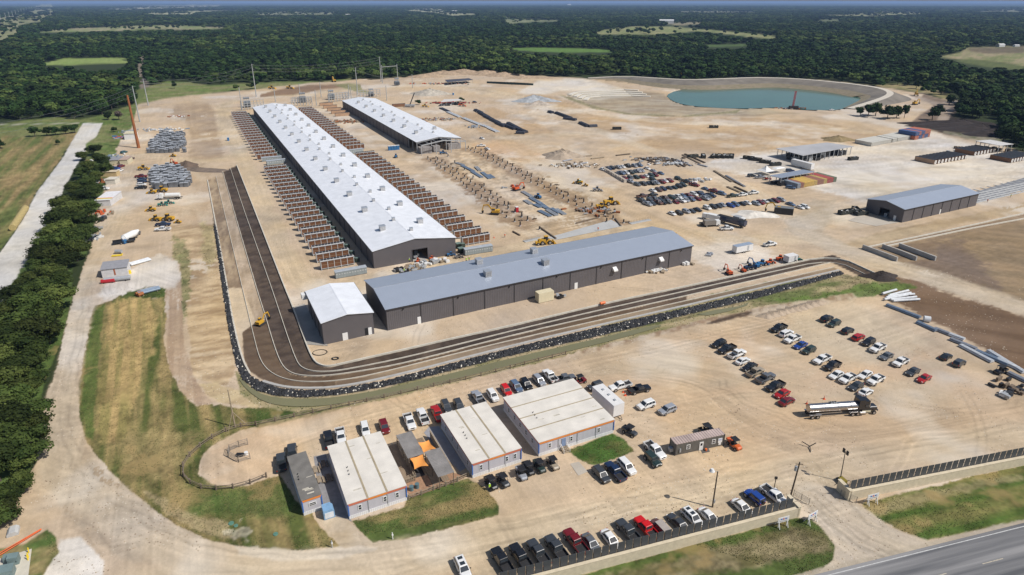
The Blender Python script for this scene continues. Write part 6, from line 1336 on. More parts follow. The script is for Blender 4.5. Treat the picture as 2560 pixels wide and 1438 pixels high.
# the far car park: rows read from left to right
def Z3(x, y): return 1480 + x / 8.986, 380 + y / 8.986 + .8
def Z4(x, y): return 1740 + x / 7.19, 380 + y / 7.19 + .8
FAR = [('farthest row', [Z3(*p) for p in ((240, 385), (360, 372), (455, 358), (590, 340), (690, 325), (810, 310), (955, 310), (1060, 293))]),
       ('second row', [Z3(*p) for p in ((550, 490), (655, 475), (770, 468), (870, 455), (955, 435), (1030, 425), (1115, 420))]),
       ('third row', [Z3(*p) for p in ((730, 580), (865, 578), (1000, 570), (1120, 555), (1225, 535), (1330, 522), (1420, 518))]),
       ('fourth row', [Z3(*p) for p in ((860, 662), (1020, 728), (1150, 712), (1260, 700), (1350, 697), (1450, 692), (1560, 668), (1640, 645), (1740, 640))]),
       ('fifth row', [Z3(*p) for p in ((1370, 862), (1500, 852), (1600, 828), (1740, 803), (1850, 793), (1960, 768), (2050, 742))]),
       ('sixth row', [Z3(*p) for p in ((1120, 1095), (1310, 1085), (1410, 1062), (1520, 1050), (1640, 1040), (1790, 1022), (1930, 1010), (2040, 975), (2170, 985), (2290, 950), (2400, 932))] + [Z4(*p) for p in ((95, 732),)]),
       ('seventh row', [Z3(*p) for p in ((1250, 1168), (1360, 1152), (1490, 1135), (1590, 1135), (1700, 1112), (1880, 1120), (2010, 1092), (2110, 1082), (2220, 1062), (2370, 1050))] + [Z4(*p) for p in ((160, 832), (215, 812), (270, 778))]),
       ('nearest row', [Z3(*p) for p in ((1800, 1378), (1960, 1372), (2120, 1335), (2240, 1322), (2370, 1292))] + [Z4(*p) for p in ((200, 1005), (310, 988), (400, 966), (470, 948), (620, 962), (710, 943), (830, 928), (920, 912), (1080, 928), (1160, 908), (1240, 888), (1340, 878), (1430, 876), (1530, 860), (1700, 932), (1870, 992), (1960, 986))])]
fcols = ['white', 'navy', 'black', 'silver', 'white', 'black', 'silver', 'steelblue', 'darkgrey', 'steelblue', 'white', 'green', 'darkgrey', 'silver', 'silver', 'darkred', 'grey', 'green', 'darkred', 'white', 'green', 'darkred', 'silver', 'grey', 'darkgrey', 'black', 'darkgrey',
         'silver', 'darkred', 'white', 'darkred', 'white', 'brown', 'navy', 'darkgrey', 'green', 'black', 'green', 'darkgrey', 'darkgrey', 'grey', 'darkgrey', 'brown', 'green', 'white', 'steelblue', 'darkred', 'white', 'navy', 'grey', 'silver', 'darkgrey', 'brown', 'black', 'grey', 'darkred', 'white',
         'silver', 'steelblue', 'darkred', 'silver', 'grey', 'navy', 'white', 'black', 'silver', 'darkgrey', 'black', 'white', 'black', 'darkgrey', 'silver', 'blue', 'steelblue', 'black', 'white', 'silver', 'darkred', 'white', 'darkgrey', 'darkred', 'silver', 'steelblue', 'white']
fi = 0; kk = ['sedan', 'suv', 'pickup', 'sedan', 'suv', 'sedan', 'pickup', 'suv']
for nm, pts in FAR:
    pts = sorted(pts)
    for i, (x, y) in enumerate(pts):
        c = fcols[fi % len(fcols)]; k = kk[(fi * 5 + i) % 8]; fi += 1
        car(k, x, y, -63 + rnd.uniform(-3, 3), c, '%s %s, %s from the left in the %s of the far car park' % (CN[c], KN[k], NTH[i], nm), 'cars in the far car park, ' + nm, 1)
for (k, p, r, c, lb) in (('sedan', Z3(1240, 362), -60, 'white', 'white car standing alone right of the farthest row'), ('sedan', Z3(1380, 418), -60, 'silver', 'silver car standing alone right of the second row'), ('sedan', Z3(1545, 472), -60, 'steelblue', 'blue-grey car standing alone right of the third row'),
        ('suv', Z3(1360, 603), -63, 'green', 'dark green SUV alone between third and fourth row'), ('suv', Z3(1935, 598), -55, 'green', 'dark green SUV right of the fourth row'), ('pickup', Z3(2120, 662), -50, 'darkgrey', 'dark grey pickup right of the fourth row'), ('pickup', Z3(2300, 738), -50, 'darkred', 'dark red pickup right of the fifth row'),
        ('pickup', Z3(1130, 993), 22, 'brown', 'brown pickup parked side-on at the left of the far car park'), ('pickup', Z3(1350, 968), 22, 'black', 'black pickup parked side-on at the left of the far car park'), ('sedan', Z4(170, 657), -55, 'steelblue', 'blue-grey car at the end of the fifth row'),
        ('pickup', Z4(320, 702), -50, 'darkred', 'dark red pickup above the sixth row'), ('suv', Z4(465, 748), -55, 'steelblue', 'blue-grey SUV right of the sixth row'), ('pickup', Z4(650, 788), 20, 'green', 'dark green pickup parked side-on right of the sixth row'),
        ('pickup', Z4(830, 768), 20, 'white', 'white pickup side-on, left of two at the right of the far car park'), ('pickup', Z4(1030, 735), 20, 'white', 'white pickup side-on, right of two at the right of the far car park'),
        ('pickup', Z4(190, 1292), 5, 'black', 'black pickup at the foot of the far car park beside the truck'), ('pickup', Z4(550, 1378), 5, 'white', 'white pickup with a worker beside it below the far car park'),
        ('pickup', Z4(1150, 452), 12, 'silver', 'silver pickup in front of the peaked tent'), ('suv', Z4(1000, 425), 10, 'darkgrey', 'dark SUV left of the peaked tent'), ('suv', Z4(1700, 640), -30, 'steelblue', 'blue-grey car against the left end of the container row'),
        ('suv', Z4(1690, 335), 0, 'navy', 'dark blue car behind the peaked tent')):
    car(k, p[0], p[1], r, c, lb, None, 1)
for (k, x, y, r, c, lb) in (('pickup', 1925, 612, 20, 'white', 'white pickup right of the white box trailer'), ('pickup', 407, 574, 188, 'white', 'white pickup with crew cab in the left yard'), ('pickup', 408, 562, 10, 'navy', 'navy pickup behind the white one in the left yard'),
        ('pickup', 352, 470, 188, 'black', 'black pickup beside the grey block stack'), ('suv', 354, 462, 8, 'white', 'white SUV second beside the grey block stack'), ('suv', 356, 454, 8, 'navy', 'navy SUV third beside the grey block stack'), ('sedan', 355, 448, 8, 'navy', 'dark car fourth beside the grey block stack'), ('pickup', 353, 442, 8, 'darkred', 'dark red pickup farthest beside the grey block stack'),
        ('suv', 257, 548, -80, 'black', 'black SUV beside the oak line'), ('pickup', 340, 588, -80, 'grey', 'grey pickup right of the white mixer tank'), ('sedan', 299, 427, 80, 'white', 'white car beside the tan cabin'), ('suv', 303, 416, 80, 'darkred', 'dark red car beside the small huts'),
        ('pickup', 275, 421, 10, 'black', 'black pickup beside the oaks behind the tan cabin'), ('suv', 290, 422, 10, 'blue', 'blue car beside the tan cabin'), ('sedan', 320, 393, 80, 'white', 'white car, upper one near the pink-roofed hut'), ('suv', 328, 397, 80, 'brown', 'dark brown SUV right of the pink-roofed hut'), ('suv', 310, 381, 80, 'teal', 'teal vehicle above the white car near the huts'),
        ('pickup', 258, 473, 5, 'white', 'white pickup in front of the banded tent shed'), ('sedan', 1205, 346, -50, 'white', 'white car alone at the front right of the second hall'), ('sedan', 1218, 372, -50, 'white', 'white car on the orange soil before the second hall'), ('pickup', 1203, 365, 10, 'white', 'white pickup behind the car on the orange soil'),
        ('suv', 1187, 256, 0, 'grey', 'grey car beyond the low white roof'), ('sedan', 1198, 280, 0, 'silver', 'distant vehicle above the dark pipe stacks'), ('sedan', 2080, 275, 10, 'white', 'white car on the shore of the pond')):
    car(k, x, y, r, c, lb, None, 1)

# ------------------------------------------------------------------ boundary walls with dark panels
stone = mat('cream_stone', (.60, .52, .38), .85, var=.10, scale=1.2, bump=.3); panelm = mat('charcoal_panel', (.055, .060, .068), .55, var=.1)
def panel_wall(a, b, end_pt, npan, label, flip):
    A_, B_ = G(*a), G(*b); d = (B_ - A_); L_ = d.length; rz = math.atan2(d.y, d.x); t = thing('stone_wall', A_, rz, label, 'wall', 'stone walls with dark panels along the road')
    m = MB(); m.box((L_ / 2, .25, 1.05), (L_, .5, 2.1), stone); m.build('wall', None, t)
    m = MB(); m.box((L_ / 2, .25, 2.15), (L_, .6, .1), stone); m.build('coping', None, t)
    m = MB(); n = int(L_ / 1.5)
    for k in range(n): m.box((k * 1.5 + .1, .75, 2.1), (.08, .08, 4.2), wood)
    m.box((L_ / 2, .75, 3.2), (L_, .05, .08), wood); m.build('panel_frame', None, t)
    pm = MB(); pm.box((0, 0, 0), (1.24, .06, 2.1), panelm); pme = pm.mesh('panel')
    i = 0
    for k in range(n):
        x = k * 1.5 + .85; gp = t.matrix_basis @ Vector((x, .65, 2.4)); q = PXY(gp.x, gp.y, 2.4)
        if -60 < q[0] < 2640 and q[1] < 1500 and i < 100: o = part('panel', pme, t); o.location = (x, .66, 3.25); i += 1
    ex = L_ if not flip else 0
    m = MB(); m.box((ex, 1.6, 1.2), (.6, 3.2, 2.4), stone); m.box((ex, 1.6, 2.46), (.75, 3.4, .12), stone); m.build('end_pier', None, t); return t
panel_wall((1250, 1490), (1995, 1293), None, 45, 'pale stone wall topped by dark panels behind the parked cars, left of the gate', False)
panel_wall((2122, 1252), (2700, 1136), None, 45, 'pale stone wall topped by dark panels, right of the gate', True)
def gate(a, b, lb):
    A_, B_ = G(*a), G(*b); d = B_ - A_; L_ = d.length; t = thing('metal_gate', A_, math.atan2(d.y, d.x), lb, 'gate', 'tube gates at the entrance'); m = MB()
    for k in range(5): m.tube((0, 0, .3 + .28 * k), (L_, 0, .3 + .28 * k), .035, .035, mat('gate_brown', (.22, .20, .18), .6), 5)
    m.build('rails', None, t); m = MB()
    for x in (0, L_ / 2, L_): m.tube((x, 0, 0), (x, 0, 1.6), .05, .05, MATS['gate_brown'], 6)
    m.build('posts', None, t)
gate((1983, 1240), (2022, 1262), 'open tube gate left of the entrance drive'); gate((2100, 1240), (2140, 1258), 'open tube gate right of the entrance drive')
def sign(a, b, lb, hgt=2.3):
    A_, B_ = G(*a), G(*b); d = B_ - A_; L_ = d.length; t = thing('sign_board', A_, math.atan2(d.y, d.x), lb, 'sign', 'white sign boards by the entrance')
    m = MB(); m.box((L_ / 2, 0, hgt - .55), (L_ + .3, .08, 1.15), whp); m.build('board', None, t)
    for k, (x, w_, mm) in enumerate(((.28, .22, blue_t), (.5, .2, MATS['tank_red']), (.74, .24, blue_t))):
        m = MB(); m.box((L_ * x, -.05, hgt - .4), (L_ * w_ * .8, .02, .28), mm); m.build('lettering', None, t)
    m = MB(); m.box((L_ / 2, -.05, hgt - .85), (L_ * .8, .02, .10), MATS['gate_brown']); m.build('lettering', None, t)
    for x in (.15, L_ - .15):
        m = MB(); m.beam((x, 0, 0), (x, 0, hgt - .2), .12, .12, whp); m.beam((x, .9, 0), (x, 0, hgt - .4), .1, .1, whp); m.beam((x, -.5, 0), (x, 0, hgt - .9), .1, .1, whp); m.build('leg', None, t)
sign((1943, 1320), (1967, 1314), 'white sign board on legs in front of the left stone wall'); sign((2018, 1312), (2038, 1300), 'white sign board turned sideways at the left edge of the drive'); sign((2166, 1262), (2190, 1256), 'white sign board on legs in front of the right stone wall')

# ------------------------------------------------------------------ poles and lamps
pwood = mat('pole_wood', (.10, .075, .055), .9, var=.2); rust = mat('weathering_steel', (.30, .105, .035), .75, var=.2, scale=.5, bump=.1); psteel = mat('pole_steel', (.44, .46, .47), .45, .3)
def pole_thing(name, base, h, r0_, r1_, m, label, cat, group=None):
    g = G(*base); t = thing(name, g, 0, label, cat, group); b = MB(); b.tube((0, 0, -.2), (0, 0, h), r0_, r1_, m, 10); b.build('pole', None, t); return t
t = pole_thing('lamp_post', (1781, 1268), 8.5, .16, .11, pwood, 'wooden pole with round white lamp behind the front row of cars', 'lamp post')
b = MB(); b.tube((0, 0, 8.4), (-1.0, .2, 8.8), .05, .05, steel, 6); b.build('arm', None, t)
b = MB(); b.tube((-1.0, .2, 8.45), (-1.0, .2, 8.95), .55, .25, whp, 12); b.build('lamp_head', None, t); b = MB(); b.box((.2, 0, 1.4), (.3, .3, .7), steel); b.build('meter_box', None, t)
t = pole_thing('utility_pole', (1973, 1253), 9.4, .18, .12, pwood, 'leaning dark utility pole with transformer beside the entrance', 'utility pole'); t.rotation_euler = (0, math.radians(3), 0)
b = MB(); b.tube((-.45, 0, 7.4), (-.45, 0, 8.4), .26, .26, steel, 10); b.build('transformer_can', None, t); b = MB(); b.box((0, 0, 8.9), (1.4, .1, .1), pwood); b.build('crossarm', None, t)
t = pole_thing('utility_pole', (1935, 1222), 3.0, .08, .08, pwood, 'short dark post with box behind the white pickup at the gate', 'post')
b = MB(); b.box((0, 0, 2.7), (.5, .3, .5), black); b.build('box', None, t)
t = pole_thing('utility_pole', (588, 1068), 10, .17, .12, wood, 'grey wooden pole with struts on the grass near the rail fence', 'utility pole')
for (x, y) in ((-.9, -1.6), (2.6, .6)):
    b = MB(); b.tube((x, y, 0), (0, 0, 4.2), .07, .07, wood, 6); b.build('strut', None, t)
t = thing('light_tower', G(2105, 1208), 1.9, 'dark yellow mobile light tower with raised mast at the gate', 'light tower'); yel = MATS['yellow_paint']
b = MB(); b.box((0, 0, .75), (1.5, .9, .7), mat('olive_yellow', (.22, .17, .02), .5)); b.box((0, 0, .4), (2.6, .9, .12), black); b.build('generator', None, t); b = MB(); b.tube((.6, 0, .8), (.9, 0, 7.2), .10, .06, black, 6); b.build('mast', None, t)
b = MB()
for x in (-.45, .45):
    for z in (6.8, 7.3): b.box((.9 + x, -.1, z), (.5, .2, .4), black)
b.build('lamp_heads', None, t)
for s in (-1, 1): o = part('wheel', T32, t); o.location = (0, s * .7, .34)
for s in (-1, 1):
    b = MB(); b.beam((0, s * .5, .5), (0, s * 2.0, .05), .07, .07, black); b.build('outrigger', None, t)
def cyl_pole(base, top, r0_, r1_, m, label, group=None, name='steel_pole'):
    h = HGT(base, top); return pole_thing(name, base, h, r0_, r1_, m, label, 'pole', group), h
PT = {}
t, h = cyl_pole((347, 370), (318, 238), 1.0, .55, rust, 'rust coloured thick steel pole beside the yard', None); PT['rust'] = (t.location, h)
def arms(t, h, n=3, L_=3.0, up=2.6):
    for k in range(n):
        b = MB(); b.tube((0, 0, h - .6 - up * k), (L_ * (1 if k % 2 == 0 else -1) * .9, 0, h - .3 - up * k), .10, .07, psteel, 6); b.tube((L_ * (1 if k % 2 == 0 else -1) * .9, 0, h - .3 - up * k), (L_ * (1 if k % 2 == 0 else -1) * .9, 0, h - 1.3 - up * k), .12, .12, black, 6); b.build('insulator_arm', None, t)
TALL = [((371, 264), (357, 197), 'tall grey pole farther from the rust coloured pole'), ((350, 305), (331, 215), 'tall grey pole just behind the rust coloured pole'), ((641, 242), (629, 160), 'tall grey pole left of the substation, against the woods'),
        ((953, 205), (948, 142), 'tallest grey pole beside the goalpost frame'), ((894, 236), (890, 169), 'thin grey pole left of the goalpost frame')]
for (a, c, lb) in TALL:
    t, h = cyl_pole(a, c, .55, .28, psteel, lb, 'tall grey transmission poles'); PT[a] = (t.location.copy(), h); arms(t, h)
S5 = lambda x, y: (560 + x / 5.12, 120 + y / 5.12)
for i, (a, c) in enumerate((((235, 800), (200, 505)), ((660, 690), (645, 520)), ((975, 600), (965, 455)), ((1185, 740), (1165, 535)), ((1245, 630), (1235, 435)), ((1355, 712), (1340, 530)), ((1603, 620), (1598, 470)), ((1630, 655), (1616, 500)), ((2085, 675), (2075, 480)), ((2415, 515), (2405, 340)))):
    cyl_pole(S5(*a), S5(*c), .42, .28, psteel, 'slim grey mast, %s from the left in the substation behind the halls' % NTH[i], 'substation masts', 'lightning_mast')
def frame(a, c, hgt, lb, beams=(1.0,), posts=2, thick=.45):
    A_, B_ = G(*a), G(*c); d = B_ - A_; L_ = d.length; t = thing('substation_frame', A_, math.atan2(d.y, d.x), lb, 'steel frame', 'substation frames')
    for k in range(posts):
        x = L_ * k / (posts - 1); b = MB(); b.tube((x, 0, 0), (x, 0, hgt * (1.12 if posts == 2 else 1)), thick, thick * .7, psteel, 8); b.build('post', None, t)
    for f_ in beams:
        b = MB(); b.beam((0, 0, hgt * f_), (L_, 0, hgt * f_), thick, thick, psteel); b.build('beam', None, t)
    for k in range(6):
        x = L_ * (k + .5) / 6; b = MB(); b.tube((x, 0, hgt * beams[-1]), (x, 0, hgt * beams[-1] - 1.6), .18, .18, black, 6); b.build('insulator', None, t)
    return t
frame(S5(2032, 455), S5(2226, 435), HGT(S5(2032, 455), S5(2019, 245)), 'tall goalpost frame at the back of the yard against the woods')
for i, (a, c, z) in enumerate((((225, 800), (515, 770), 8), ((870, 740), (1130, 735), 7), ((1340, 700), (1600, 670), 8), ((1705, 640), (2000, 620), 7), ((880, 700), (1120, 690), 5), ((1350, 660), (1590, 650), 6))):
    frame(S5(*a), S5(*c), z, 'low grey bus frame, %s of those in the substation behind the halls' % NTH[i], (1.0, .7, .45), 8, .34)
sgrey = mat('substation_grey', (.19, .21, .235), .5)
for i, (x, y, s) in enumerate(((300, 760, 1.3), (1010, 700, 1.35), (1375, 660, 1.3), (1885, 620, 1.1), (2215, 480, 1.2))):
    t = thing('power_transformer', G(*S5(x, y)), AX, 'large grey transformer, %s from the left behind the halls' % NTH[i], 'transformer', 'large substation transformers'); t.scale = (s, s, s)
    b = MB(); b.box((0, 0, 2.4), (4.2, 2.6, 3.8), sgrey); b.build('tank', None, t)
    b = MB(); b.tube((-2, 0, 6.4), (2, 0, 6.4), .6, .6, sgrey, 10); b.build('conservator', None, t)
    for s_ in (-1, 1):
        b = MB()
        for k in range(8): b.box((-2.2 + .63 * k, s_ * 1.8, 2.0), (.15, .8, 2.8), sgrey)
        b.build('radiator', None, t)
    for k in range(3):
        b = MB(); b.tube((-1.4 + 1.4 * k, 0, 4.6), (-1.6 + 1.6 * k, 0, 7.6), .2, .12, steel, 6); b.build('bushing', None, t)
def wire(a, c, sag, lb, r=.07):
    b = MB(); n = 14; P = []
    for i in range(n + 1):
        f_ = i / n; p = Vector(a) * (1 - f_) + Vector(c) * f_; p.z -= sag * 4 * f_ * (1 - f_); P.append(p)
    for i in range(n): b.tube(P[i], P[i + 1], r, r, mat('cable', (.25, .26, .27), .5, .5), 4, False)
    tag(b.build('power_line'), lb, 'cable', 'power lines')
def top(k, dz=0, dx=0): p, h = PT[k]; return Vector((p.x + dx, p.y, h - dz))
for k, nm in enumerate(('upper', 'middle', 'lower')):
    wire(top((641, 242), 1 + 3 * k), top((953, 205), 1 + 3 * k), 4, nm + ' power line between the tall poles behind the halls', .06)
    wire(top((371, 264), 1 + 3 * k), top((641, 242), 1 + 3 * k), 5, nm + ' power line leading left from the pole by the substation', .05)
    wire(top((350, 305), 1 + 3 * k), G(-150, 325 + 14 * k, 24), 5, nm + ' power line crossing the field at the far left', .05)
wire(top((894, 236), 2), G(985, 196, 10), 2, 'power line sloping from the thin pole to the goalpost frame', .10)
# distant line of pylons at top left
for i in range(13):
    f_ = i / 12; x = 4 + 88 * f_ ** .8; y = 56 - 38 * f_ ** .75; g = G(x, y); t = thing('pylon', g, 0, 'pale transmission pole, %s from the left in the far corridor at top left' % NTH[i], 'pole', 'transmission poles in the far corridor')
    b = MB(); b.tube((0, 0, 0), (0, 0, 36), 1.3, .7, psteel, 6); b.build('pole', None, t); b = MB(); b.box((0, 0, 33), (12, .8, .8), psteel); b.build('crossarm', None, t)

# ------------------------------------------------------------------ timber rail fences
def rail_fence(pts, step, lb, m=None, hh=1.25, n_r=2):
    m = m or wood_d; P = [G(*p) for p in sm_line(pts, 2)]; t = thing('rail_fence', P[0], 0, lb, 'fence'); L_ = 0; last = None; acc = 0; posts = [P[0]]
    for i in range(len(P) - 1):
        d = (P[i + 1] - P[i]).length; s = step - acc
        while s < d: posts.append(P[i] + (P[i + 1] - P[i]) * (s / d)); s += step
        acc = d - (s - step)
    r = MB()
    for i in range(len(posts) - 1):
        for k in range(n_r): r.beam(posts[i] - P[0] + Vector((0, 0, .45 + .5 * k)), posts[i + 1] - P[0] + Vector((0, 0, .45 + .5 * k)), .10, .12, m)
    r.build('rails', None, t)
    pm = MB(); pm.box((0, 0, hh / 2), (.26, .26, hh), m); pme = pm.mesh('post')
    for p in posts[:95]: o = part('post', pme, t); o.location = p - P[0]
    return t
fw = mat('split_rail', (.20, .155, .115), .9, var=.3, scale=2)
rail_fence([(640, 1064), (600, 1068), (562, 1080), (530, 1097), (503, 1116), (476, 1140), (461, 1160), (456, 1178), (460, 1195), (475, 1210), (500, 1222), (535, 1226), (572, 1224), (612, 1216), (652, 1200), (694, 1181)], 3.2, 'rail fence looping round the oval end of the gravel lot', fw)
rail_fence([(640, 1064), (715, 1048), (830, 1023), (915, 1005), (985, 990), (1090, 965), (1175, 948), (1280, 920), (1440, 880)], 4.2, 'long straight rail fence between the ditch and the rows of offices', fw)
rail_fence([(1022, 1249), (1046, 1241), (1070, 1231), (1096, 1221), (1122, 1214), (1146, 1203), (1172, 1190)], 2.6, 'short rail fence in front of the patio', wood)
# corral in the lot
t = thing('pipe_corral', G(600, 1140), 0, 'open brown pipe corral in the oval end of the gravel lot', 'corral'); c0_ = G(600, 1140); ring = [G(571, 1142), G(575, 1128), G(598, 1118), G(620, 1112), None, G(626, 1148), G(597, 1156), G(571, 1142)]
for i in range(len(ring) - 1):
    a, c = ring[i], ring[i + 1]
    if a is None or c is None: continue
    b = MB()
    for k in range(4): b.tube(a - c0_ + Vector((0, 0, .35 + .4 * k)), c - c0_ + Vector((0, 0, .35 + .4 * k)), .05, .05, MATS['gate_brown'], 5)
    b.tube(a - c0_, a - c0_ + Vector((0, 0, 1.7)), .07, .07, MATS['gate_brown'], 6); b.tube(c - c0_, c - c0_ + Vector((0, 0, 1.7)), .07, .07, MATS['gate_brown'], 6); b.build('corral_panel', None, t)
b = MB(); b.box((0, 0, .3), (1.4, .7, .6), black); b.tube((1.2, .4, 0), (1.2, .4, .7), .4, .4, whp, 10); o = b.build('feed_trough'); o.location = c0_; tag(o, 'dark trough with white tub inside the pipe corral', 'trough')
# tripod stand, lids, culvert, bottom left corner
t = thing('tripod_stand', G(2024, 1119), 0, 'dark three-armed stand lying in the open lot', 'stand')
for a in (.4, 2.5, 4.4):
    b = MB(); b.beam((0, 0, .35), (math.cos(a) * 1.7, math.sin(a) * 1.7, .5 + .5 * math.sin(a)), .16, .12, black); b.build('arm', None, t)
for i, (x, y, r) in enumerate(((578, 1309, .5), (590, 1315, .4), (689, 1336, .45))):
    b = MB(); b.tube((0, 0, 0), (0, 0, .16), r, r * .95, mat('lid_green', (.10, .22, .17), .6), 16); b.tube((0, 0, .16), (0, 0, .22), r * .3, r * .3, MATS['lid_green'], 10); o = b.build('septic_cover'); o.location = G(x, y); tag(o, ['large', 'smaller', 'lone right-hand'][i] + ' round green tank lid in the grass', 'cover')
b = MB(); b.profile([(-.9, 0), (-.85, .5), (-.45, .85), (.45, .85), (.85, .5), (.9, 0)], -1, 1, mat('culvert_grey', (.45, .45, .44), .8)); o = b.build('culvert'); o.location = G(34, 1332); o.rotation_euler = (0, 0, .5); tag(o, 'grey half-round culvert near the bottom left corner', 'culvert')
for k in (0, 1):
    b = MB(); A_, B_ = G(-60, 1422 + 8 * k), G(105, 1326 + 2 * k); b.beam(A_ + Vector((0, 0, .4)), B_ + Vector((0, 0, .4)), .06, .15, mat('orange_net', (.80, .16, .05), .7)); tag(b.build('safety_fence'), ['upper', 'lower'][k] + ' orange safety fence strip at the bottom left', 'fence', 'orange safety fences')
slab('concrete_pad', [(0, 1398), (80, 1373), (70, 1450), (60, 1560), (-80, 1560), (-80, 1430)], .12, mat('pad_cream', (.56, .52, .43), .8, var=.06))
tg = mat('cabinet_green', (.16, .22, .22), .5)
for i, (x, y, w_, h_, lb) in enumerate(((38, 1408, 1.5, 1.9, 'tall grey-green cabinet on the pad in the bottom left corner'), (22, 1402, 1.2, 1.2, 'low grey-green cabinet behind the tall one, bottom left'), (20, 1440, 2.1, 1.9, 'large grey-green cabinet cut by the bottom edge'))):
    t = thing('utility_cabinet', G(x, y), .45, lb, 'cabinet'); b = MB(); b.profile([(-w_ / 2, 0), (w_ / 2, 0), (w_ / 2, h_ * .85), (-w_ / 2, h_)], -w_ * .45, w_ * .45, tg); b.build('housing', None, t)
    b = MB(); b.box((0, -w_ * .46, h_ * .45), (w_ * .8, .05, h_ * .7), tg); b.build('cabinet_door', None, t); b = MB(); b.box((w_ * .3, -w_ * .5, h_ * .45), (.08, .06, .2), black); b.build('handle', None, t)
for i, (x, y) in enumerate(((73, 1384), (72, 1396), (71, 1402))):
    b = MB(); b.tube((0, 0, 0), (-.15 if i else -.1, .2, 1.15), .10, .10, yel, 8); o = b.build('bollard'); o.location = G(x, y); tag(o, ['back', 'middle', 'front'][i] + ' yellow bollard on the cream pad, bottom left', 'bollard', 'yellow bollards')
for (x, y, h_, lb) in ((831, 1369, 1.6, 'grey standpipe at the point of the lawn by the path'), (982, 1348, 1.5, 'white post at the lower edge of the middle lawn')):
    b = MB(); b.tube((0, 0, 0), (0, 0, h_), .09, .09, whp if 'white' in lb else steel, 8); b.tube((0, 0, h_ * .55), (0, 0, h_ * .75), .16, .16, whp, 8); o = b.build('post'); o.location = G(x, y); tag(o, lb, 'post')
# hay bales
for k in range(7):
    f_ = k / 6; g = G(66 - 28 * f_, 527 + 43 * f_); g2 = G(66 - 28 * (f_ + .17), 527 + 43 * (f_ + .17)); d = (g2 - g); b = MB(); b.tube((0, 0, 1.3), (d.x * .96, d.y * .96, 1.3), 1.35, 1.35, mat('hay', (.42, .33, .14), .95, var=.25, scale=2), 16); o = b.build('hay_bale'); o.location = g
    tag(o, 'round hay bale, %s from the far end beside the white gravel road' % NTH[k], 'hay bale', 'hay bales')

# ------------------------------------------------------------------ small vehicles and machines
def utv(px, py, rz, c, lb, roofc=None):
    t = thing('utility_buggy', G(px, py, .4), math.radians(rz), lb, 'utility buggy', 'small open buggies'); t.location.z = 0; t.scale = (1.15, 1.15, 1.15); p = paint(c)
    b = MB(); loft(b, [(1.5, .45, .45, .75), (1.3, .60, .40, .95), (.5, .68, .35, .98), (.4, .68, .35, .55), (-.6, .68, .35, .55)], p); b.build('body', None, t)
    b = MB(); b.box((-1.15, 0, .82), (1.0, 1.3, .08), p); b.box((-1.15, .62, 1.0), (1.0, .06, .35), p); b.box((-1.15, -.62, 1.0), (1.0, .06, .35), p); b.box((-1.64, 0, 1.0), (.06, 1.3, .35), p); b.build('cargo_bed', None, t)
    b = MB()
    for x in (.55, -.6):
        for y in (-.6, .6): b.tube((x, y, .5), (x * .75, y * .9, 1.85), .035, .035, black, 5)
    b.build('roll_cage', None, t); b = MB(); b.box((-.05, 0, 1.89), (1.5, 1.3, .07), roofc or black, taper=.94); b.build('roof', None, t)
    for y in (-.32, .32):
        b = MB(); b.box((-.1, y, .68), (.5, .5, .14), black); b.box((-.35, y, .98), (.12, .5, .55), black); b.build('seat', None, t)
    for (x, y) in ((1.0, .62), (1.0, -.62), (-1.05, .62), (-1.05, -.62)): o = part('wheel', T32, t); o.location = (x, y, .33)
    return t
for (x, y, r, c, lb) in ((1228, 1212, -60, 'black', 'black buggy, leftmost of the six in front of the offices, a worker beside it'), (1258, 1206, -60, 'darkgrey', 'black buggy, second from the left in front of the offices'), (1304, 1188, -70, 'silver', 'silver-nosed buggy, third from the left in front of the offices'),
                         (1321, 1176, -66, 'black', 'dark buggy, fourth from the left in front of the offices'), (1349, 1170, -66, 'green', 'dark green buggy, fifth from the left in front of the offices'), (1382, 1163, -66, 'tan', 'tan-nosed buggy, rightmost of the six in front of the offices'),
                         (1836, 1114, -68, 'orange', 'orange buggy at the right end of the container office'), (1766, 1078, 20, 'black', 'dark golf cart behind the container office'), (1575, 1082, -45, 'darkgrey', 'small grey buggy between white trailer and container office'),
                         (1450, 954, 25, 'darkred', 'buggy with grey roof behind the largest office'), (2500, 930, 200, 'black', 'black buggy far right of the near car park'), (1920, 448, 10, 'red', 'red buggy beside the small flat tent'),
                         (1185, 905, 0, 'orange', 'x')):
    if lb != 'x': utv(x, y, r, c, lb)
mach_y = mat('machine_yellow', (.60, .34, .03), .5, var=.1); trk = mat('track_rubber', (.03, .03, .032), .8)
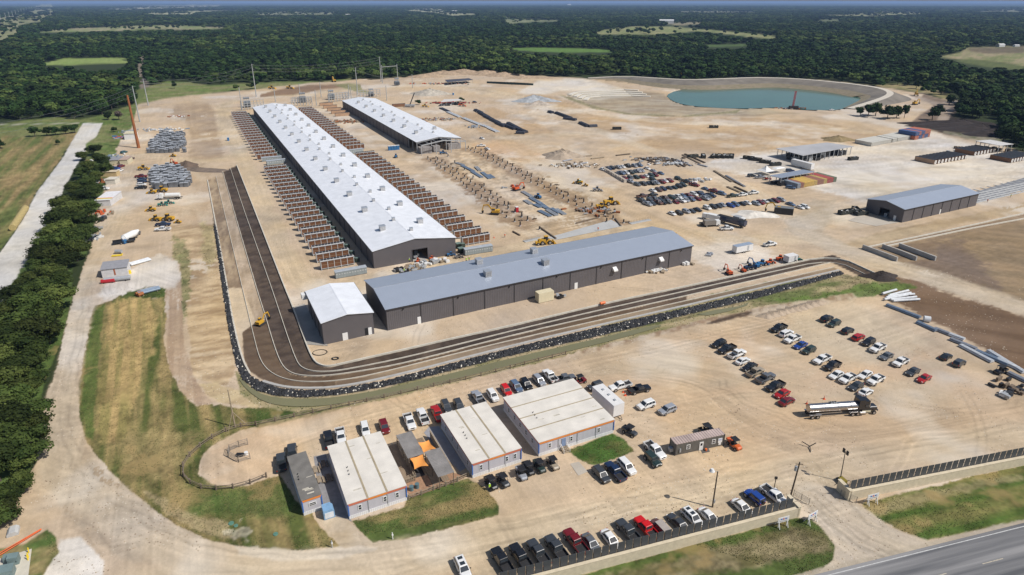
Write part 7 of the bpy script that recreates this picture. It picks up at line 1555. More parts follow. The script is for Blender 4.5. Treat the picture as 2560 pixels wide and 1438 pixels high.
def excavator(px, py, rz, m, lb, s=1.0, pose=0, group='excavators'):
    t = thing('excavator', G(px, py), math.radians(rz), lb, 'excavator', group); t.scale = (s, s, s)
    for y in (-1.25, 1.25):
        b = MB(); b.profile([(-2.0, .1), (-2.3, .5), (-2.0, .95), (2.0, .95), (2.3, .5), (2.0, .1)], y - .3, y + .3, trk); b.build('track', None, t)
    b = MB(); b.box((-.5, 0, 1.7), (3.6, 2.5, 1.1), m); b.box((-1.6, 0, 2.0), (1.4, 2.4, .9), m); b.build('body', None, t)
    b = MB(); b.box((.5, .75, 2.6), (1.5, .95, 1.5), m, taper=.9); b.box((.5, .75, 2.65), (1.54, .99, .9), glassv, taper=.95); b.build('cab', None, t)
    P = [(1.0, 1.6), (3.2, 4.6), (5.4, 4.2), (6.2, 1.5)] if pose == 0 else [(1.0, 1.6), (2.0, 5.4), (3.2, 6.2), (4.0, 2.6)]
    b = MB(); b.beam((P[0][0], -.2, P[0][1]), (P[1][0], -.2, P[1][1]), .4, .55, m); b.beam((P[1][0], -.2, P[1][1]), (P[2][0], -.2, P[2][1]), .38, .5, m); b.build('boom', None, t)
    b = MB(); b.beam((P[2][0], -.2, P[2][1] + .3), (P[3][0], -.2, P[3][1]), .3, .4, m); b.build('dipper_arm', None, t)
    b = MB(); b.profile([(P[3][0] - .7, P[3][1] - .1), (P[3][0] + .2, P[3][1]), (P[3][0] + .1, P[3][1] - 1.0), (P[3][0] - .6, P[3][1] - 1.1)], -.8, .4, black); b.build('bucket', None, t)
orp = mat('machine_orange', (.58, .10, .025), .5, var=.1); blp = mat('machine_blue', (.03, .14, .32), .5, var=.1); grn = mat('machine_teal', (.02, .20, .17), .5)
for a in (((1237, 536), 170, mach_y, 'yellow excavator left of the steel stacks beside the near right coolers', .95), ((1948, 533), 160, mach_y, 'yellow excavator beside a black box at the foot of the far car park', 1.0), ((1822, 686), 100, orp, 'orange excavator at the left end of the machine row by the terraces', .62),
          ((1858, 680), 110, orp, 'small orange digger, second in the machine row by the terraces', .45), ((1888, 668), 120, MATS['machine_blue'], 'blue digger in the machine row by the terraces', .6), ((652, 812), 70, mach_y, 'yellow mini excavator on the pale strip left of the dark soil', .62),
          ((438, 412), 150, orp, 'orange machine above the grey block stack', .7), ((835, 205), 120, mach_y, 'yellow excavator at the edge of the woods left of the goalpost frame', 1.3), ((2290, 240), 60, mach_y, 'excavator on the grey track right of the pond', 1.3), ((1703, 192), 60, mach_y, 'excavator above the pond against the woods', 1.3),
          ((2287, 262), 30, mach_y, 'second excavator down the grey track by the pond', 1.1), ((1292, 476), 40, orp, 'red-orange lift machine beside the piers', .8)):
    excavator(*a[0], a[1], a[2], a[3], a[4])
def loader(px, py, rz, m, lb, s=1.0, bucket=True, kind='wheel_loader', cat='loader'):
    t = thing(kind, G(px, py), math.radians(rz), lb, cat, 'loaders and similar machines'); t.scale = (s, s, s)
    b = MB(); b.box((-1.8, 0, 1.6), (2.8, 1.9, 1.2), m); b.box((.9, 0, 1.2), (1.8, 1.2, .8), m); b.build('body', None, t)
    b = MB(); b.box((-.1, 0, 2.6), (1.4, 1.4, 1.5), black, taper=.92); b.box((-.1, 0, 3.38), (1.5, 1.5, .1), m); b.build('cab', None, t)
    for (x, y) in ((1.3, 1.1), (1.3, -1.1), (-1.8, 1.1), (-1.8, -1.1)):
        o = part('wheel', T50, t); o.location = (x, y, .85); o.scale = (1.65, 1.8, 1.65)
    b = MB(); b.beam((.9, .5, 1.6), (3.1, .5, .7), .2, .3, m); b.beam((.9, -.5, 1.6), (3.1, -.5, .7), .2, .3, m); b.build('lift_arm', None, t)
    b = MB(); b.profile([(3.0, .2), (4.1, .15), (3.6, .5), (3.2, 1.3), (2.9, 1.2)], -1.3, 1.3, m); b.build('bucket', None, t)
for a in (((1527, 512), 20, mach_y, 'yellow wheel loader at the right end of the pier field', 1.15), ((1503, 520), 15, mach_y, 'orange-yellow loader just left of the bigger wheel loader', .8), ((1445, 460), 160, mach_y, 'yellow machine beside the teal toilet cabin', .8), ((1463, 466), 160, MATS['machine_yellow'], 'second yellow machine right of the toilet cabin', .5),
          ((1493, 478), 0, MATS['paint_silver'], 'silver machine farthest right of the toilet cabin', .75), ((1365, 610), 15, mach_y, 'yellow forklift loader behind the wide warehouse', 1.0), ((1352, 612), 15, mach_y, 'second yellow loader behind the wide warehouse', .7), ((1688, 594), 30, mach_y, 'small orange machine peeping past the wide warehouse', .6),
          ((378, 528), 180, mach_y, 'small yellow dozer alone in the left yard', .7), ((405, 480), 180, mach_y, 'yellow machine below the grey block stack', .9), ((380, 484), 180, mach_y, 'smaller yellow machine below the grey block stack', .7), ((360, 425), 10, mach_y, 'yellow dozer left of the grey block stack', .9),
          ((420, 552), 170, mach_y, 'yellow grader behind the navy pickup', .95), ((445, 558), 170, mach_y, 'small yellow roller right of the navy pickup', .5), ((433, 392), 170, mach_y, 'yellow loader below the upper pallet stack', .6), ((390, 552), 170, mach_y, 'orange scraper left of the yellow grader', .8),
          ((1345, 495), 120, MATS['machine_blue'], 'blue machine among the steel stacks in the pier field', .7), ((1108, 385), 20, MATS['machine_blue'], 'blue lift in front of the open end of the second hall', .7), ((990, 394), 100, MATS['machine_blue'], 'blue machine right of the coolers near the second hall', .7), ((406, 515), 20, MATS['machine_teal'], 'teal machine below the white tank truck', .6), ((423, 510), 20, MATS['machine_teal'], 'second teal machine below the white tank truck', .6),
          ((1063, 290 - 22), 0, mach_y, 'yellow machine beside the low white roof', .9), ((1155, 266), 0, orp, 'red machine at the right end of the low white roof', 1.0), ((725, 222), 0, mach_y, 'yellow scraper on the brown soil at the back', 1.2), ((680, 223), 0, mach_y, 'second yellow scraper on the brown soil at the back', 1.2),
          ((1045, 655), 90, MATS['machine_orange'], 'orange forklift before the dark doorway of the longest hall', .45), ((1080, 648), 60, MATS['machine_orange'], 'orange digger right of the doorway of the longest hall', .4), ((1128, 640), 20, MATS['machine_blue'], 'blue lift at the front wall of the longest hall', .5), ((1147, 645), 20, MATS['gate_brown'], 'brown buggy at the front right corner of the longest hall', .5),
          ((1905, 664), 20, MATS['machine_blue'], 'bright blue machine in the machine row by the terraces', .7), ((1925, 660), 25, orp, 'orange loader in the machine row by the terraces', .6), ((1950, 650), 30, orp, 'orange drum machine in the machine row by the terraces', .6), ((1873, 674), 20, MATS['paint_navy'], 'dark blue machine in the machine row by the terraces', .7), ((1990, 654), 20, MATS['machine_teal'], 'green tractor right of the small white trailer', .7)):
    loader(*a[0], a[1], a[2], a[3], a[4])
# tanker semi-trailer
t = thing('tanker_truck', G(2015, 1044), ang((2015, 1044), (2195, 1030)), 'silver tanker trailer behind a black semi tractor in the open lot', 'tanker truck'); tl = 12.6
polish = mat('polished_tank', (.45, .44, .44), .28, .95, .05)
b = MB(); b.tube((.3, .3, 2.35), (tl, .3, 2.25), 1.02, 1.02, polish, 28); b.build('tank', None, t, False)
for x in (.9, 4, 7.2, 10.4, 12.3):
    b = MB(); b.tube((x - .03, .3, 2.33), (x + .03, .3, 2.33), 1.045, 1.045, chrome, 28); b.build('tank_band', None, t)
b = MB(); b.box((6.2, .3, 3.42), (1.7, .9, .12), steel)
for x in (5.6, 6.2, 6.8): b.tube((x, .3, 3.4), (x, .3, 3.65), .22, .22, black, 10)
b.build('manhole_deck', None, t)
b = MB(); b.box((5.5, .3, 1.15), (10.5, .9, .18), black); b.box((5.0, -.7, 1.35), (6.5, .12, .1), chrome); b.build('chassis', None, t)
for xs, nm in (((1.0, 2.3), 'rear'), ((11.0, 12.3), 'drive')):
    b = MB(); b.box(((xs[0] + xs[1]) / 2, -.85, 1.16), (2.9, .5, .06), chrome); b.box(((xs[0] + xs[1]) / 2, 1.45, 1.16), (2.9, .5, .06), chrome); b.build('mudguard', None, t)
    for x in xs:
        for y in (-.85, 1.45): o = part('wheel', T50, t); o.location = (x, y, .52)
b = MB(); loft(b, [(17.3, .75, .9, 1.7), (17.1, .85, .8, 1.95), (15.5, .95, .8, 2.1), (15.4, 1.15, .8, 2.1), (13.2, 1.2, .8, 2.1)], paint('black')); v0 = len(b.v); b.v = [(x, y + .3, z) for x, y, z in b.v]; b.build('bonnet', None, t)
b = MB(); b.box((14.1, .3, 2.75), (1.9, 2.3, 2.0), paint('black'), taper=.9); b.box((13.0, .3, 2.9), (1.6, 2.3, 2.4), paint('black'), taper=.9); b.build('cab', None, t)
b = MB(); b.box((15.0, .3, 2.7), (.14, 2.0, .8), glassv); b.box((14.3, -.85, 2.6), (.9, .06, .7), glassv); b.build('window', None, t)
b = MB(); b.tube((13.9, -.95, .9), (12.6, -.95, .9), .33, .33, chrome, 12); b.box((14.2, -.98, 1.15), (2.2, .08, .5), mat('side_skirt', (.62, .58, .42), .5)); b.build('fuel_tank', None, t)
b = MB(); b.tube((14.9, -.75, 2.0), (14.9, -.75, 4.4), .08, .08, chrome, 8); b.tube((14.9, 1.35, 2.0), (14.9, 1.35, 4.4), .08, .08, chrome, 8); b.build('exhaust_stack', None, t)
for y in (-.75, 1.35): o = part('wheel', T50, t); o.location = (16.4, y, .52)
b = MB(); b.box((17.36, .3, 1.0), (.14, 2.1, .4), chrome); b.build('bumper', None, t)
conem = mat('cone_orange', (.75, .12, .04), .5)
for i, (x, y) in enumerate(((2017, 1010), (2060, 998), (1558, 981), (1563, 989), (1302, 566), (1235, 595))):
    b = MB(); b.tube((0, 0, .05), (0, 0, 1.0), .20, .03, conem, 10); b.box((0, 0, .03), (.6, .6, .06), conem); b.tube((0, 0, .55), (0, 0, .70), .128, .10, whp, 10); o = b.build('traffic_cone'); o.location = G(x, y)
    tag(o, ['orange cone just above the tail of the tanker', 'orange cone above the middle of the tanker', 'upper orange cone left of the black pickup', 'lower orange cone left of the black pickup', 'orange marker at the near edge of the pier field', 'orange marker right of the near coolers'][i], 'cone', 'orange cones')
# water truck, mixer tank etc.
def tank_truck(px, py, rz, lb, L_=8, m=None, s=1.):
    t = thing('tank_truck', G(px, py), math.radians(rz), lb, 'tank truck'); t.scale = (s, s, s); m = m or whp
    b = MB(); b.tube((-L_ / 2, 0, 2.1), (L_ / 2 - 1.5, 0, 2.1), 1.05, 1.05, m, 18); b.build('tank', None, t); b = MB(); b.box((0, 0, .95), (L_ + 2, .9, .25), black); b.build('chassis', None, t)
    b = MB(); b.box((L_ / 2 + .6, 0, 2.0), (1.6, 2.2, 2.1), m, taper=.88); b.box((L_ / 2 + 2.0, 0, 1.5), (1.4, 1.9, 1.1), m); b.build('cab', None, t); b = MB(); b.box((L_ / 2 + 1.42, 0, 2.5), (.1, 1.8, .7), glassv); b.build('windscreen', None, t)
    for x in (-L_ / 2 + 1, -L_ / 2 + 2.2, L_ / 2 + 1.9):
        for y in (-.95, .95): o = part('wheel', T50, t); o.location = (x, y, .52)
tank_truck(430, 498, 188, 'white tank truck in the left yard below the grey block stack')
mk = thing('cement_silo', G(312, 606), math.radians(75), 'white tapered mixer tank lying on a trailer in the left yard', 'silo trailer'); mk.scale = (.8, .8, .8)
b = MB(); b.tube((0, 0, 2.2), (6.5, 0, 2.6), 1.7, 1.7, whp, 18); b.tube((6.5, 0, 2.6), (9.5, 0, 3.2), 1.7, .6, whp, 18); b.tube((-1.2, 0, 2.0), (0, 0, 2.2), .6, 1.7, whp, 18); b.build('drum', None, mk)
b = MB(); b.box((2.5, 0, .8), (9, 1.6, .3), black); b.build('trailer_frame', None, mk); b = MB(); b.box((-1.6, -1.8, 1.2), (1.6, 1.2, 1.8), blp); b.build('pump_unit', None, mk)
for x in (4, 5.2):
    for y in (-1, 1): o = part('wheel', T50, mk); o.location = (x, y, .52)
t = thing('flatbed_trailer', G(286, 612), math.radians(28), 'black flatbed trailer below the white mixer tank', 'trailer')
b = MB(); b.box((3.5, 0, .95), (8, 2.3, .2), black); b.box((3.5, 1.15, 1.3), (8, .06, .5), black); b.build('deck', None, t)
for x in (2.5, 3.6):
    for y in (-1, 1): o = part('wheel', T40, t); o.location = (x, y, .4)
b = MB(); b.tube((0, 0, .9), (2.4, 0, .9), .7, .7, MATS['fuel' if 'fuel' in MATS else 'pale_grey_steel'], 14); o = b.build('water_tank'); o.location = G(290, 634); tag(o, 'small pale tank on the yellow frame below the flatbed', 'tank'); 
b = MB(); b.box((0, 0, .25), (3.6, 1.4, .2), yel); b.box((1.7, 0, .5), (.15, 1.4, .5), yel); o = b.build('yellow_skid'); o.location = G(293, 640); o.rotation_euler = (0, 0, .3); tag(o, 'yellow skid frame beside the small pale tank', 'skid')
t = thing('dump_trailer', G(1828, 562), math.radians(-48), 'dark blue dump trailer beside the white-cabbed truck', 'trailer'); b = MB(); b.box((0, 0, 2.2), (13, 2.5, 1.9), MATS['paint_navy']); b.box((0, 0, 3.17), (12.6, 2.2, .06), dk); b.build('tub', None, t); b = MB(); b.box((0, 0, .9), (13, 1.2, .3), black); b.build('chassis', None, t)
for x in (-5, -3.8, 4.6):
    for y in (-1, 1): o = part('wheel', T50, t); o.location = (x, y, .52)
def work_truck(px, py, rz, lb, bodyc, L_=6):
    t = thing('work_truck', G(px, py), math.radians(rz), lb, 'truck', 'work trucks'); b = MB(); b.box((0, 0, 1.9), (L_, 2.4, 2.0), bodyc); b.build('box_body', None, t)
    b = MB(); b.box((L_ / 2 + 1.2, 0, 1.7), (2.0, 2.2, 2.0), whp, taper=.88); b.build('cab', None, t); b = MB(); b.box((L_ / 2 + 2.18, 0, 2.1), (.1, 1.7, .7), glassv); b.build('windscreen', None, t); b = MB(); b.box((.8, 0, .8), (L_ + 2, .9, .25), black); b.build('chassis', None, t)
    for x in (-L_ / 2 + 1, L_ / 2 + 1.3):
        for y in (-1, 1): o = part('wheel', T50, t); o.location = (x, y, .52)
work_truck(1784, 552, 190 - 50, 'white-cabbed service truck at the foot of the far car park', whp); work_truck(1842, 556, -50, 'truck cab coupled below the dark blue dump trailer', steel, 3); work_truck(1772, 566, 10, 'dark service truck behind the black pickup below the far car park', MATS['gate_brown'], 5)
b = MB(); b.box((0, 0, 1.5), (8, 3.6, 3.0), black); b.box((0, 0, 3.05), (8.2, 3.8, .12), mat('box_lid', (.16, .17, .18), .6)); o = b.build('black_box'); o.location = G(1958, 534); o.rotation_euler = (0, 0, -.35); tag(o, 'black steel box with grey lid beside the yellow excavator', 'box')
def dumpster(px, py, rz, lb, L_=6.5, s=1.):
    t = thing('roll_off_bin', G(px, py), math.radians(rz), lb, 'waste bin', 'dark roll-off bins'); t.scale = (s, s, s)
    b = MB(); m = mat('bin_dark', (.035, .038, .034), .7, var=.3)
    for y in (-1.2, 1.2): b.box((0, y, 1.0), (L_, .1, 1.8), m)
    for x in (-L_ / 2, L_ / 2): b.box((x, 0, 1.0), (.1, 2.4, 1.8), m)
    b.box((0, 0, .2), (L_, 2.4, .12), m)
    for k in range(7): b.box((-L_ / 2 + (k + .5) * L_ / 7, -1.28, 1.0), (.12, .1, 1.8), m); b.box((-L_ / 2 + (k + .5) * L_ / 7, 1.28, 1.0), (.12, .1, 1.8), m)
    b.build('bin', None, t); c = MB()
    for k in range(9): c.box((rnd.uniform(-2.6, 2.6), rnd.uniform(-.8, .8), .9 + rnd.random() * .8), (rnd.uniform(.5, 1.4), rnd.uniform(.3, .9), .4), [wood, steel, whp][k % 3], rnd.random() * 3)
    c.build('scrap', None, t)
for i, (x, y, r) in enumerate(((1732, 394, 20), (1758, 394, 80), (1783, 394, 60), (1796, 394, 60), (1809, 394, 60), (1820, 394, 60), (1829, 394, 70), (1871, 398, -30), (1890, 402, -30), (1912, 408, -30), (1938, 414, 10), (2112, 535, 20), (2128, 532, 20), (2140, 530, 80), (2152, 537, 20), (2132, 400, 20), (1542, 324, 0), (1784, 320, 0))):
    dumpster(x, y, r, 'dark roll-off bin, %s from the left above the far car park' % NTH[i] if i < 11 else ['dark bin left of the right-hand warehouse, nearest', 'dark bin left of the right-hand warehouse, second', 'dark bin left of the right-hand warehouse, third', 'dark bin closest to the right-hand warehouse', 'dark bin on the pale pad above the right-hand warehouse', 'dark low bin alone on the open tan ground', 'tiny dark bin alone far out on the tan ground'][i - 11])
# ------------------------------------------------------------------ stacks and stores
blk = mat('wrapped_grey', (.15, .16, .175), .45, var=.35, scale=.5); blt = mat('wrapped_top', (.42, .44, .47), .45, var=.25, scale=.5)
bm_ = MB(); bm_.box((0, 0, .95), (1.9, 1.5, 1.8), blk); bm_.box((0, 0, 1.88), (1.84, 1.44, .08), blt); bm_.box((0, 0, .03), (1.8, 1.4, .1), wood); BLK = bm_.mesh('wrapped_pallet')
def pallet_field(poly, n, ax, sp, lb, grp, hs=(1, 1.5)):
    w_ = [G(*p) for p in poly]; pl = [(p.x, p.y) for p in w_]; x0 = min(p[0] for p in pl); x1 = max(p[0] for p in pl); y0 = min(p[1] for p in pl); y1 = max(p[1] for p in pl); got = []
    a = math.radians(ax); ca, sa = math.cos(a), math.sin(a); R_ = 60; cx0, cy0 = (x0 + x1) / 2, (y0 + y1) / 2
    for i in range(-R_, R_):
        for j in range(-R_, R_):
            x = cx0 + (i * sp[0]) * ca - (j * sp[1]) * sa + rnd.uniform(-.3, .3); y = cy0 + (i * sp[0]) * sa + (j * sp[1]) * ca + rnd.uniform(-.3, .3)
            if x < x0 or x > x1 or y < y0 or y > y1: continue
            if sdist(np.array([x]), np.array([y]), pl)[0] > .4 and rnd.random() < .9: got.append((x, y))
    rnd.shuffle(got); got = sorted(got[:n], key=lambda p: p[1])
    for k, (x, y) in enumerate(got):
        single('wrapped_pallet', BLK, (x, y, 0), a + rnd.uniform(-.08, .08), lb, 'pallet', grp, (rnd.uniform(.95, 1.3), rnd.uniform(.9, 1.2), rnd.uniform(*hs)))
    print(grp, len(got))
pallet_field([(378, 432), (392, 422), (440, 420), (478, 440), (478, 466), (440, 470), (385, 475), (372, 455)], 130, 12, (2.6, 2.2), 'grey plastic-wrapped pallet in the lower stack of the left yard', 'wrapped pallets, lower stack', (1.1, 1.9))
pallet_field([(372, 362), (402, 335), (462, 335), (468, 385), (440, 382), (368, 388)], 140, 5, (2.8, 3.2), 'grey plastic-wrapped pallet in the upper stack of the left yard', 'wrapped pallets, upper stack', (.9, 1.6))
def bundle(a, c, n, r, m, lb, name='pipe_stack', cat='pipe stack', group=None, layers=1, hz=0.0):
    A_, B_ = G(*a), G(*c); d = B_ - A_; L_ = d.length; t = thing(name, A_, math.atan2(d.y, d.x), lb, cat, group); k = 0
    for l_ in range(layers):
        for i in range(n - l_):
            b = MB(); y = (i - (n - 1 - l_) / 2) * r * 2.1; b.tube((0, y, r + .15 + l_ * r * 1.8), (L_, y, r + .15 + l_ * r * 1.8), r, r, m, 8); b.build('pipe', None, t)
    b = MB()
    for f_ in (.15, .85): b.box((L_ * f_, 0, .08), (.25, n * r * 2.2, .16), wood)
    b.build('bearer', None, t)
pgrey = mat('conduit_grey', (.30, .32, .36), .5); pdark = mat('pipe_dark', (.05, .055, .075), .5, var=.2); pwht = mat('wrap_white', (.62, .64, .66), .5); pblu = mat('galv_pole_blue', (.26, .33, .42), .4, .3)
for i, (a, c) in enumerate((((1188, 277), (1205, 285)), ((1200, 284), (1222, 296)), ((1212, 292), (1232, 302)), ((1228, 301), (1248, 310)), ((1242, 309), (1262, 318)), ((1258, 314), (1288, 325)), ((1270, 310), (1300, 326)), ((1288, 322), (1316, 333)), ((1290, 334), (1312, 335)), ((1372, 281), (1382, 284)), ((1390, 284), (1428, 298)), ((1410, 298), (1440, 302)), ((1450, 309), (1470, 318)), ((1472, 318), (1492, 317)))):
    bundle(a, c, 4, .45, pdark, 'dark pipe bundle, %s from the left on the tan ground right of the second hall' % NTH[i], group='dark pipe bundles', layers=2)
for i, (a, c, m_) in enumerate((((1102, 271), (1122, 280), pdark), ((1120, 281), (1150, 294), pwht), ((1158, 296), (1200, 313), pwht), ((1205, 314), (1222, 320), pwht), ((1222, 321), (1244, 331), pwht))):
    bundle(a, c, 5, .35, m_, 'wrapped pipe stack, %s from the left in the pale row right of the second hall' % NTH[i], group='pale pipe stacks')
for i, (a, c) in enumerate((((1140, 408), (1160, 414)), ((1155, 415), (1185, 430)), ((1180, 430), (1205, 445)), ((1190, 418), (1200, 428)), ((1205, 432), (1225, 448)), ((1222, 438), (1234, 446)), ((1306, 480), (1330, 494)), ((1326, 496), (1352, 510)), ((1345, 506), (1365, 520)), ((1312, 502), (1328, 512)), ((1336, 512), (1352, 520)), ((1355, 516), (1372, 524)), ((1368, 526), (1392, 540)), ((1378, 522), (1400, 534)), ((1348, 528), (1376, 542)), ((1390, 524), (1412, 538)))):
    bundle(a, c, 5, .22, pblu if i % 3 else steel, 'bundle of grey steel beams, %s from the left among the concrete piers' % NTH[i], 'steel_bundle', 'steel bundle', 'steel bundles among the piers')
for i, (a, c) in enumerate((((1672, 402), (1700, 418)), ((1680, 400), (1712, 418)), ((1690, 400), (1728, 416)), ((1706, 388), (1750, 410)), ((1712, 386), (1762, 408)), ((1745, 412), (1768, 418)), ((1785, 428), (1830, 456)), ((1800, 438), (1858, 466)), ((1815, 440), (1862, 468)), ((1818, 468), (1850, 482)), ((1836, 468), (1872, 484)), ((1440, 412), (1468, 408)), ((1478, 398), (1510, 394)), ((1540, 390), (1575, 386)), ((1408, 404), (1430, 400)), ((1455, 392), (1480, 390)), ((1600, 396), (1640, 408)))):
    bundle(a, c, 3, .22, [wood, pwood, pgrey][i % 3], 'bundle of long brown beams, %s of those round the far car park' % NTH[i], 'beam_bundle', 'beam bundle', 'beam bundles round the far car park')
for i, (a, c) in enumerate((((2210, 752), (2268, 741)), ((2214, 748), (2276, 736)), ((2218, 744), (2285, 739)), ((2226, 753), (2290, 746)), ((2222, 742), (2270, 730)), ((2232, 756), (2298, 752)), ((2205, 738), (2240, 728)))):
    bundle(a, c, 1, .4, pwht, 'pale conduit bundle, %s in the fan-shaped pile on the brown soil' % NTH[i], group='fan of pale conduits')
for i, (a, c) in enumerate((((2216, 765), (2300, 797)), ((2292, 808), (2340, 830)), ((2336, 824), (2372, 838)), ((2372, 838), (2410, 852)), ((2375, 850), (2440, 876)), ((2400, 866), (2480, 908)), ((2440, 880), (2520, 915)), ((2470, 880), (2560, 935)), ((2520, 935), (2572, 960)), ((2490, 900), (2545, 925)))):
    bundle(a, c, 4, .19, pblu if i in (0, 1, 6) else (pwht if i % 2 else pgrey), 'long pipe bundle, %s from the top along the right edge of the car park' % NTH[i], group='pipes along the right edge of the car park', layers=2)
b = MB(); b.tube((0, 0, .9), (1.6, -.6, .9), .9, .9, pwht, 14); o = b.build('white_tank'); o.location = G(2308, 803); tag(o, 'round white tank between the pipe bundles at the right', 'tank')
for i, (a, c, m_, r) in enumerate((((345, 738), (400, 724), pblu, .55), ((343, 742), (356, 737), rust, .6), ((352, 732), (392, 722), pgrey, .4))):
    bundle(a, c, 2, r, m_, ['large blue-grey pipes lying at the top of the mown field', 'rusty pipe end at the top of the mown field', 'grey pipes behind the large blue-grey ones'][i], group='pipes at the top of the mown field')
bundle((325, 664), (375, 650), 4, .35, pwht, 'white wrapped pipes right of the white shed', group=None)
# timber and junk heaps
def heap(px, py, rx_, ry_, n, ms, lb, cat='materials', name='material_pile', hs=.8):
    t = thing(name, G(px, py), 0, lb, cat)
    if n <= 24:
        for k in range(n):
            b = MB(); b.box((rnd.gauss(0, rx_ / 2), rnd.gauss(0, ry_ / 2), rnd.uniform(.3, hs)), (rnd.uniform(.6, 2.4), rnd.uniform(.5, 1.2), rnd.uniform(.4, 1.1)), ms[k % len(ms)], rnd.choice([AX, AX + 1.57, rnd.random() * 3])); b.build('crate', None, t)
        return
    bpy.data.objects.remove(t); b = MB()
    for k, mm in enumerate(ms):
        for _ in range(int(n * 1.5) // len(ms)): b.box((rnd.gauss(0, rx_ / 2), rnd.gauss(0, ry_ / 2), rnd.uniform(.2, hs)), (rnd.uniform(.4, 3.2), rnd.uniform(.3, 1.2), rnd.uniform(.2, .9)), mm, rnd.choice([AX, AX + 1.57, rnd.random() * 3]))
    o = b.build(name); o.location = G(px, py); tag(o, lb, cat, kind='stuff')
for a in ((1430, 415, 16, 6, 60, (wood, wd_deck, whp), 'pale lumber stacks left of the far car park'), (1640, 400, 14, 6, 60, (MATS['dark_fence_wood'], pwood, steel), 'dark tangled scrap at the top of the far car park'), (1680, 410, 14, 5, 40, (steel, pwood, whp), 'jumble of grey parts right of the farthest row'), (1745, 452, 8, 4, 20, (whp, steel), 'small white containers right of the fourth row'),
          (870, 305, 16, 7, 70, (rust, wood, MATS['dark_fence_wood']), 'brown scrap heap between the two halls'), (1130, 258, 22, 5, 80, (rust, black, MATS['tank_red']), 'red and black machine parts below the low white roof'), (1085, 300, 18, 9, 50, (rust, wood, steel), 'scattered brown parts beside the second hall'),
          (1190, 318, 8, 5, 24, (steel, pblu), 'grey tanks and frames right of the second hall'), (402, 325, 16, 8, 50, (steel, pblu, whp), 'grey frames piled on the grass above the upper pallet stack'), (280, 395, 8, 8, 30, (steel, pblu, whp), 'grey and white odds and ends beside the oaks'),
          (245, 455, 5, 5, 24, (rust, MATS['dark_fence_wood'], whp), 'brown and white clutter beside the pale cabin'), (215, 600, 4, 5, 30, (whp, black, steel), 'white and black scrap under the oaks beside the dirt road'), (232, 575, 4, 4, 20, (black, steel), 'dark scrap between the oaks and the black SUV'), (250, 535, 4, 4, 20, (MATS['machine_orange'], wood), 'orange and tan parts below the banded tent shed'),
          (1030, 672, 5, 2, 24, (wood, wd_deck, steel), 'timber and cable drums before the front wall of the longest hall'), (1095, 655, 4, 2, 20, (wood, whp, steel), 'boxes right of the doorway of the longest hall'), (1055, 662, 3, 2, 14, (whp, steel), 'cabinets beside the doorway of the longest hall'), (1010, 678, 4, 2, 14, (black, steel), 'dark rubble at the edge of the wide warehouse roof'),
          (1490, 528, 10, 4, 40, (rust, MATS['dark_fence_wood'], steel), 'brown rebar heap left of the wheel loader'), (1290, 470, 5, 3, 16, (MATS['machine_orange'], steel), 'orange forms beside the piers'), (2430, 350 + 28, 12, 3, 30, (whp, steel, MATS['dark_fence_wood']), 'parts laid out beyond the crated coolers'), (1980, 272, 12, 4, 40, (rust, black, steel), 'dark machinery at the foot of the drill mast by the pond'),
          (300, 345, 7, 4, 30, (MATS['machine_orange'], steel, MATS['machine_blue']), 'orange and blue equipment left of the rust coloured pole'), (320, 330, 6, 6, 30, (pblu, steel), 'bluish frames left of the rust coloured pole'), (440, 292, 8, 3, 24, (rust, whp), 'red and white parts on the brown patch of the upper yard'), (1100, 210, 30, 8, 60, (MATS['machine_orange'], steel, black), 'rows of equipment far behind the second hall'),
          (2535, 935 + 40, 6, 4, 16, (black, MATS['dark_fence_wood']), 'dark rusty structure at the right edge'), (2508, 990, 2, 1, 6, (whp, steel), 'white concrete blocks near the right edge'), (2400, 372, 6, 3, 20, (wood, black), 'timber beside the back row of crated coolers'), (1625, 682, 2.6, 1, 8, (wood, whp), 'left group of wrapped pallets at the foot of the wide warehouse'),
          (1652, 678, 3.6, 1, 10, (wood, whp), 'middle group of wrapped pallets at the foot of the wide warehouse'), (1716, 662, 2.6, 1, 8, (wood, whp), 'right group of wrapped pallets at the foot of the wide warehouse'), (1400, 744, 1.2, .8, 5, (black, steel), 'dark air compressor right of the cream crate'), (1772, 638, 1.6, .9, 6, (steel, pgrey), 'grey generator left of the white box trailer')):
    heap(*a)
# drill mast
t = thing('drill_rig', G(1981, 272), 0, 'tall lattice drill mast on the shore of the pond', 'drill rig'); hh = HGT((1981, 272), (1986, 228)); b = MB()
for (x, y) in ((-.6, -.6), (.6, -.6), (.6, .6), (-.6, .6)): b.tube((x, y, 0), (x * .6 + 1, y * .6, hh), .16, .12, MATS['tank_red'], 5)
for k in range(14): z = hh * k / 14; b.beam((-.6, -.6, z), (.6, .6, z + hh / 14), .12, .12, MATS['tank_red']); b.beam((.6, -.6, z), (-.6, .6, z + hh / 14), .12, .12, MATS['tank_red'])
b.build('mast', None, t); b = MB(); b.box((0, -2, 1.5), (8, 3, 2.4), black); b.build('engine_house', None, t)
# crane
t = thing('mobile_crane', G(1025, 268), 0, 'mobile crane with raised boom behind the second hall', 'crane'); b = MB(); b.box((0, 0, 1.6), (9, 3, 1.6), steel); b.build('carrier', None, t); hb = HGT((1027, 262), (1035, 228)); b = MB(); b.beam((0, 0, 2), (4.5, 1, hb), .8, .8, black); b.build('boom', None, t)
for x in (-3, -1, 2.5):
    for y in (-1.4, 1.4): o = part('wheel', T50, t); o.location = (x, y, .6); o.scale = (1.3,) * 3
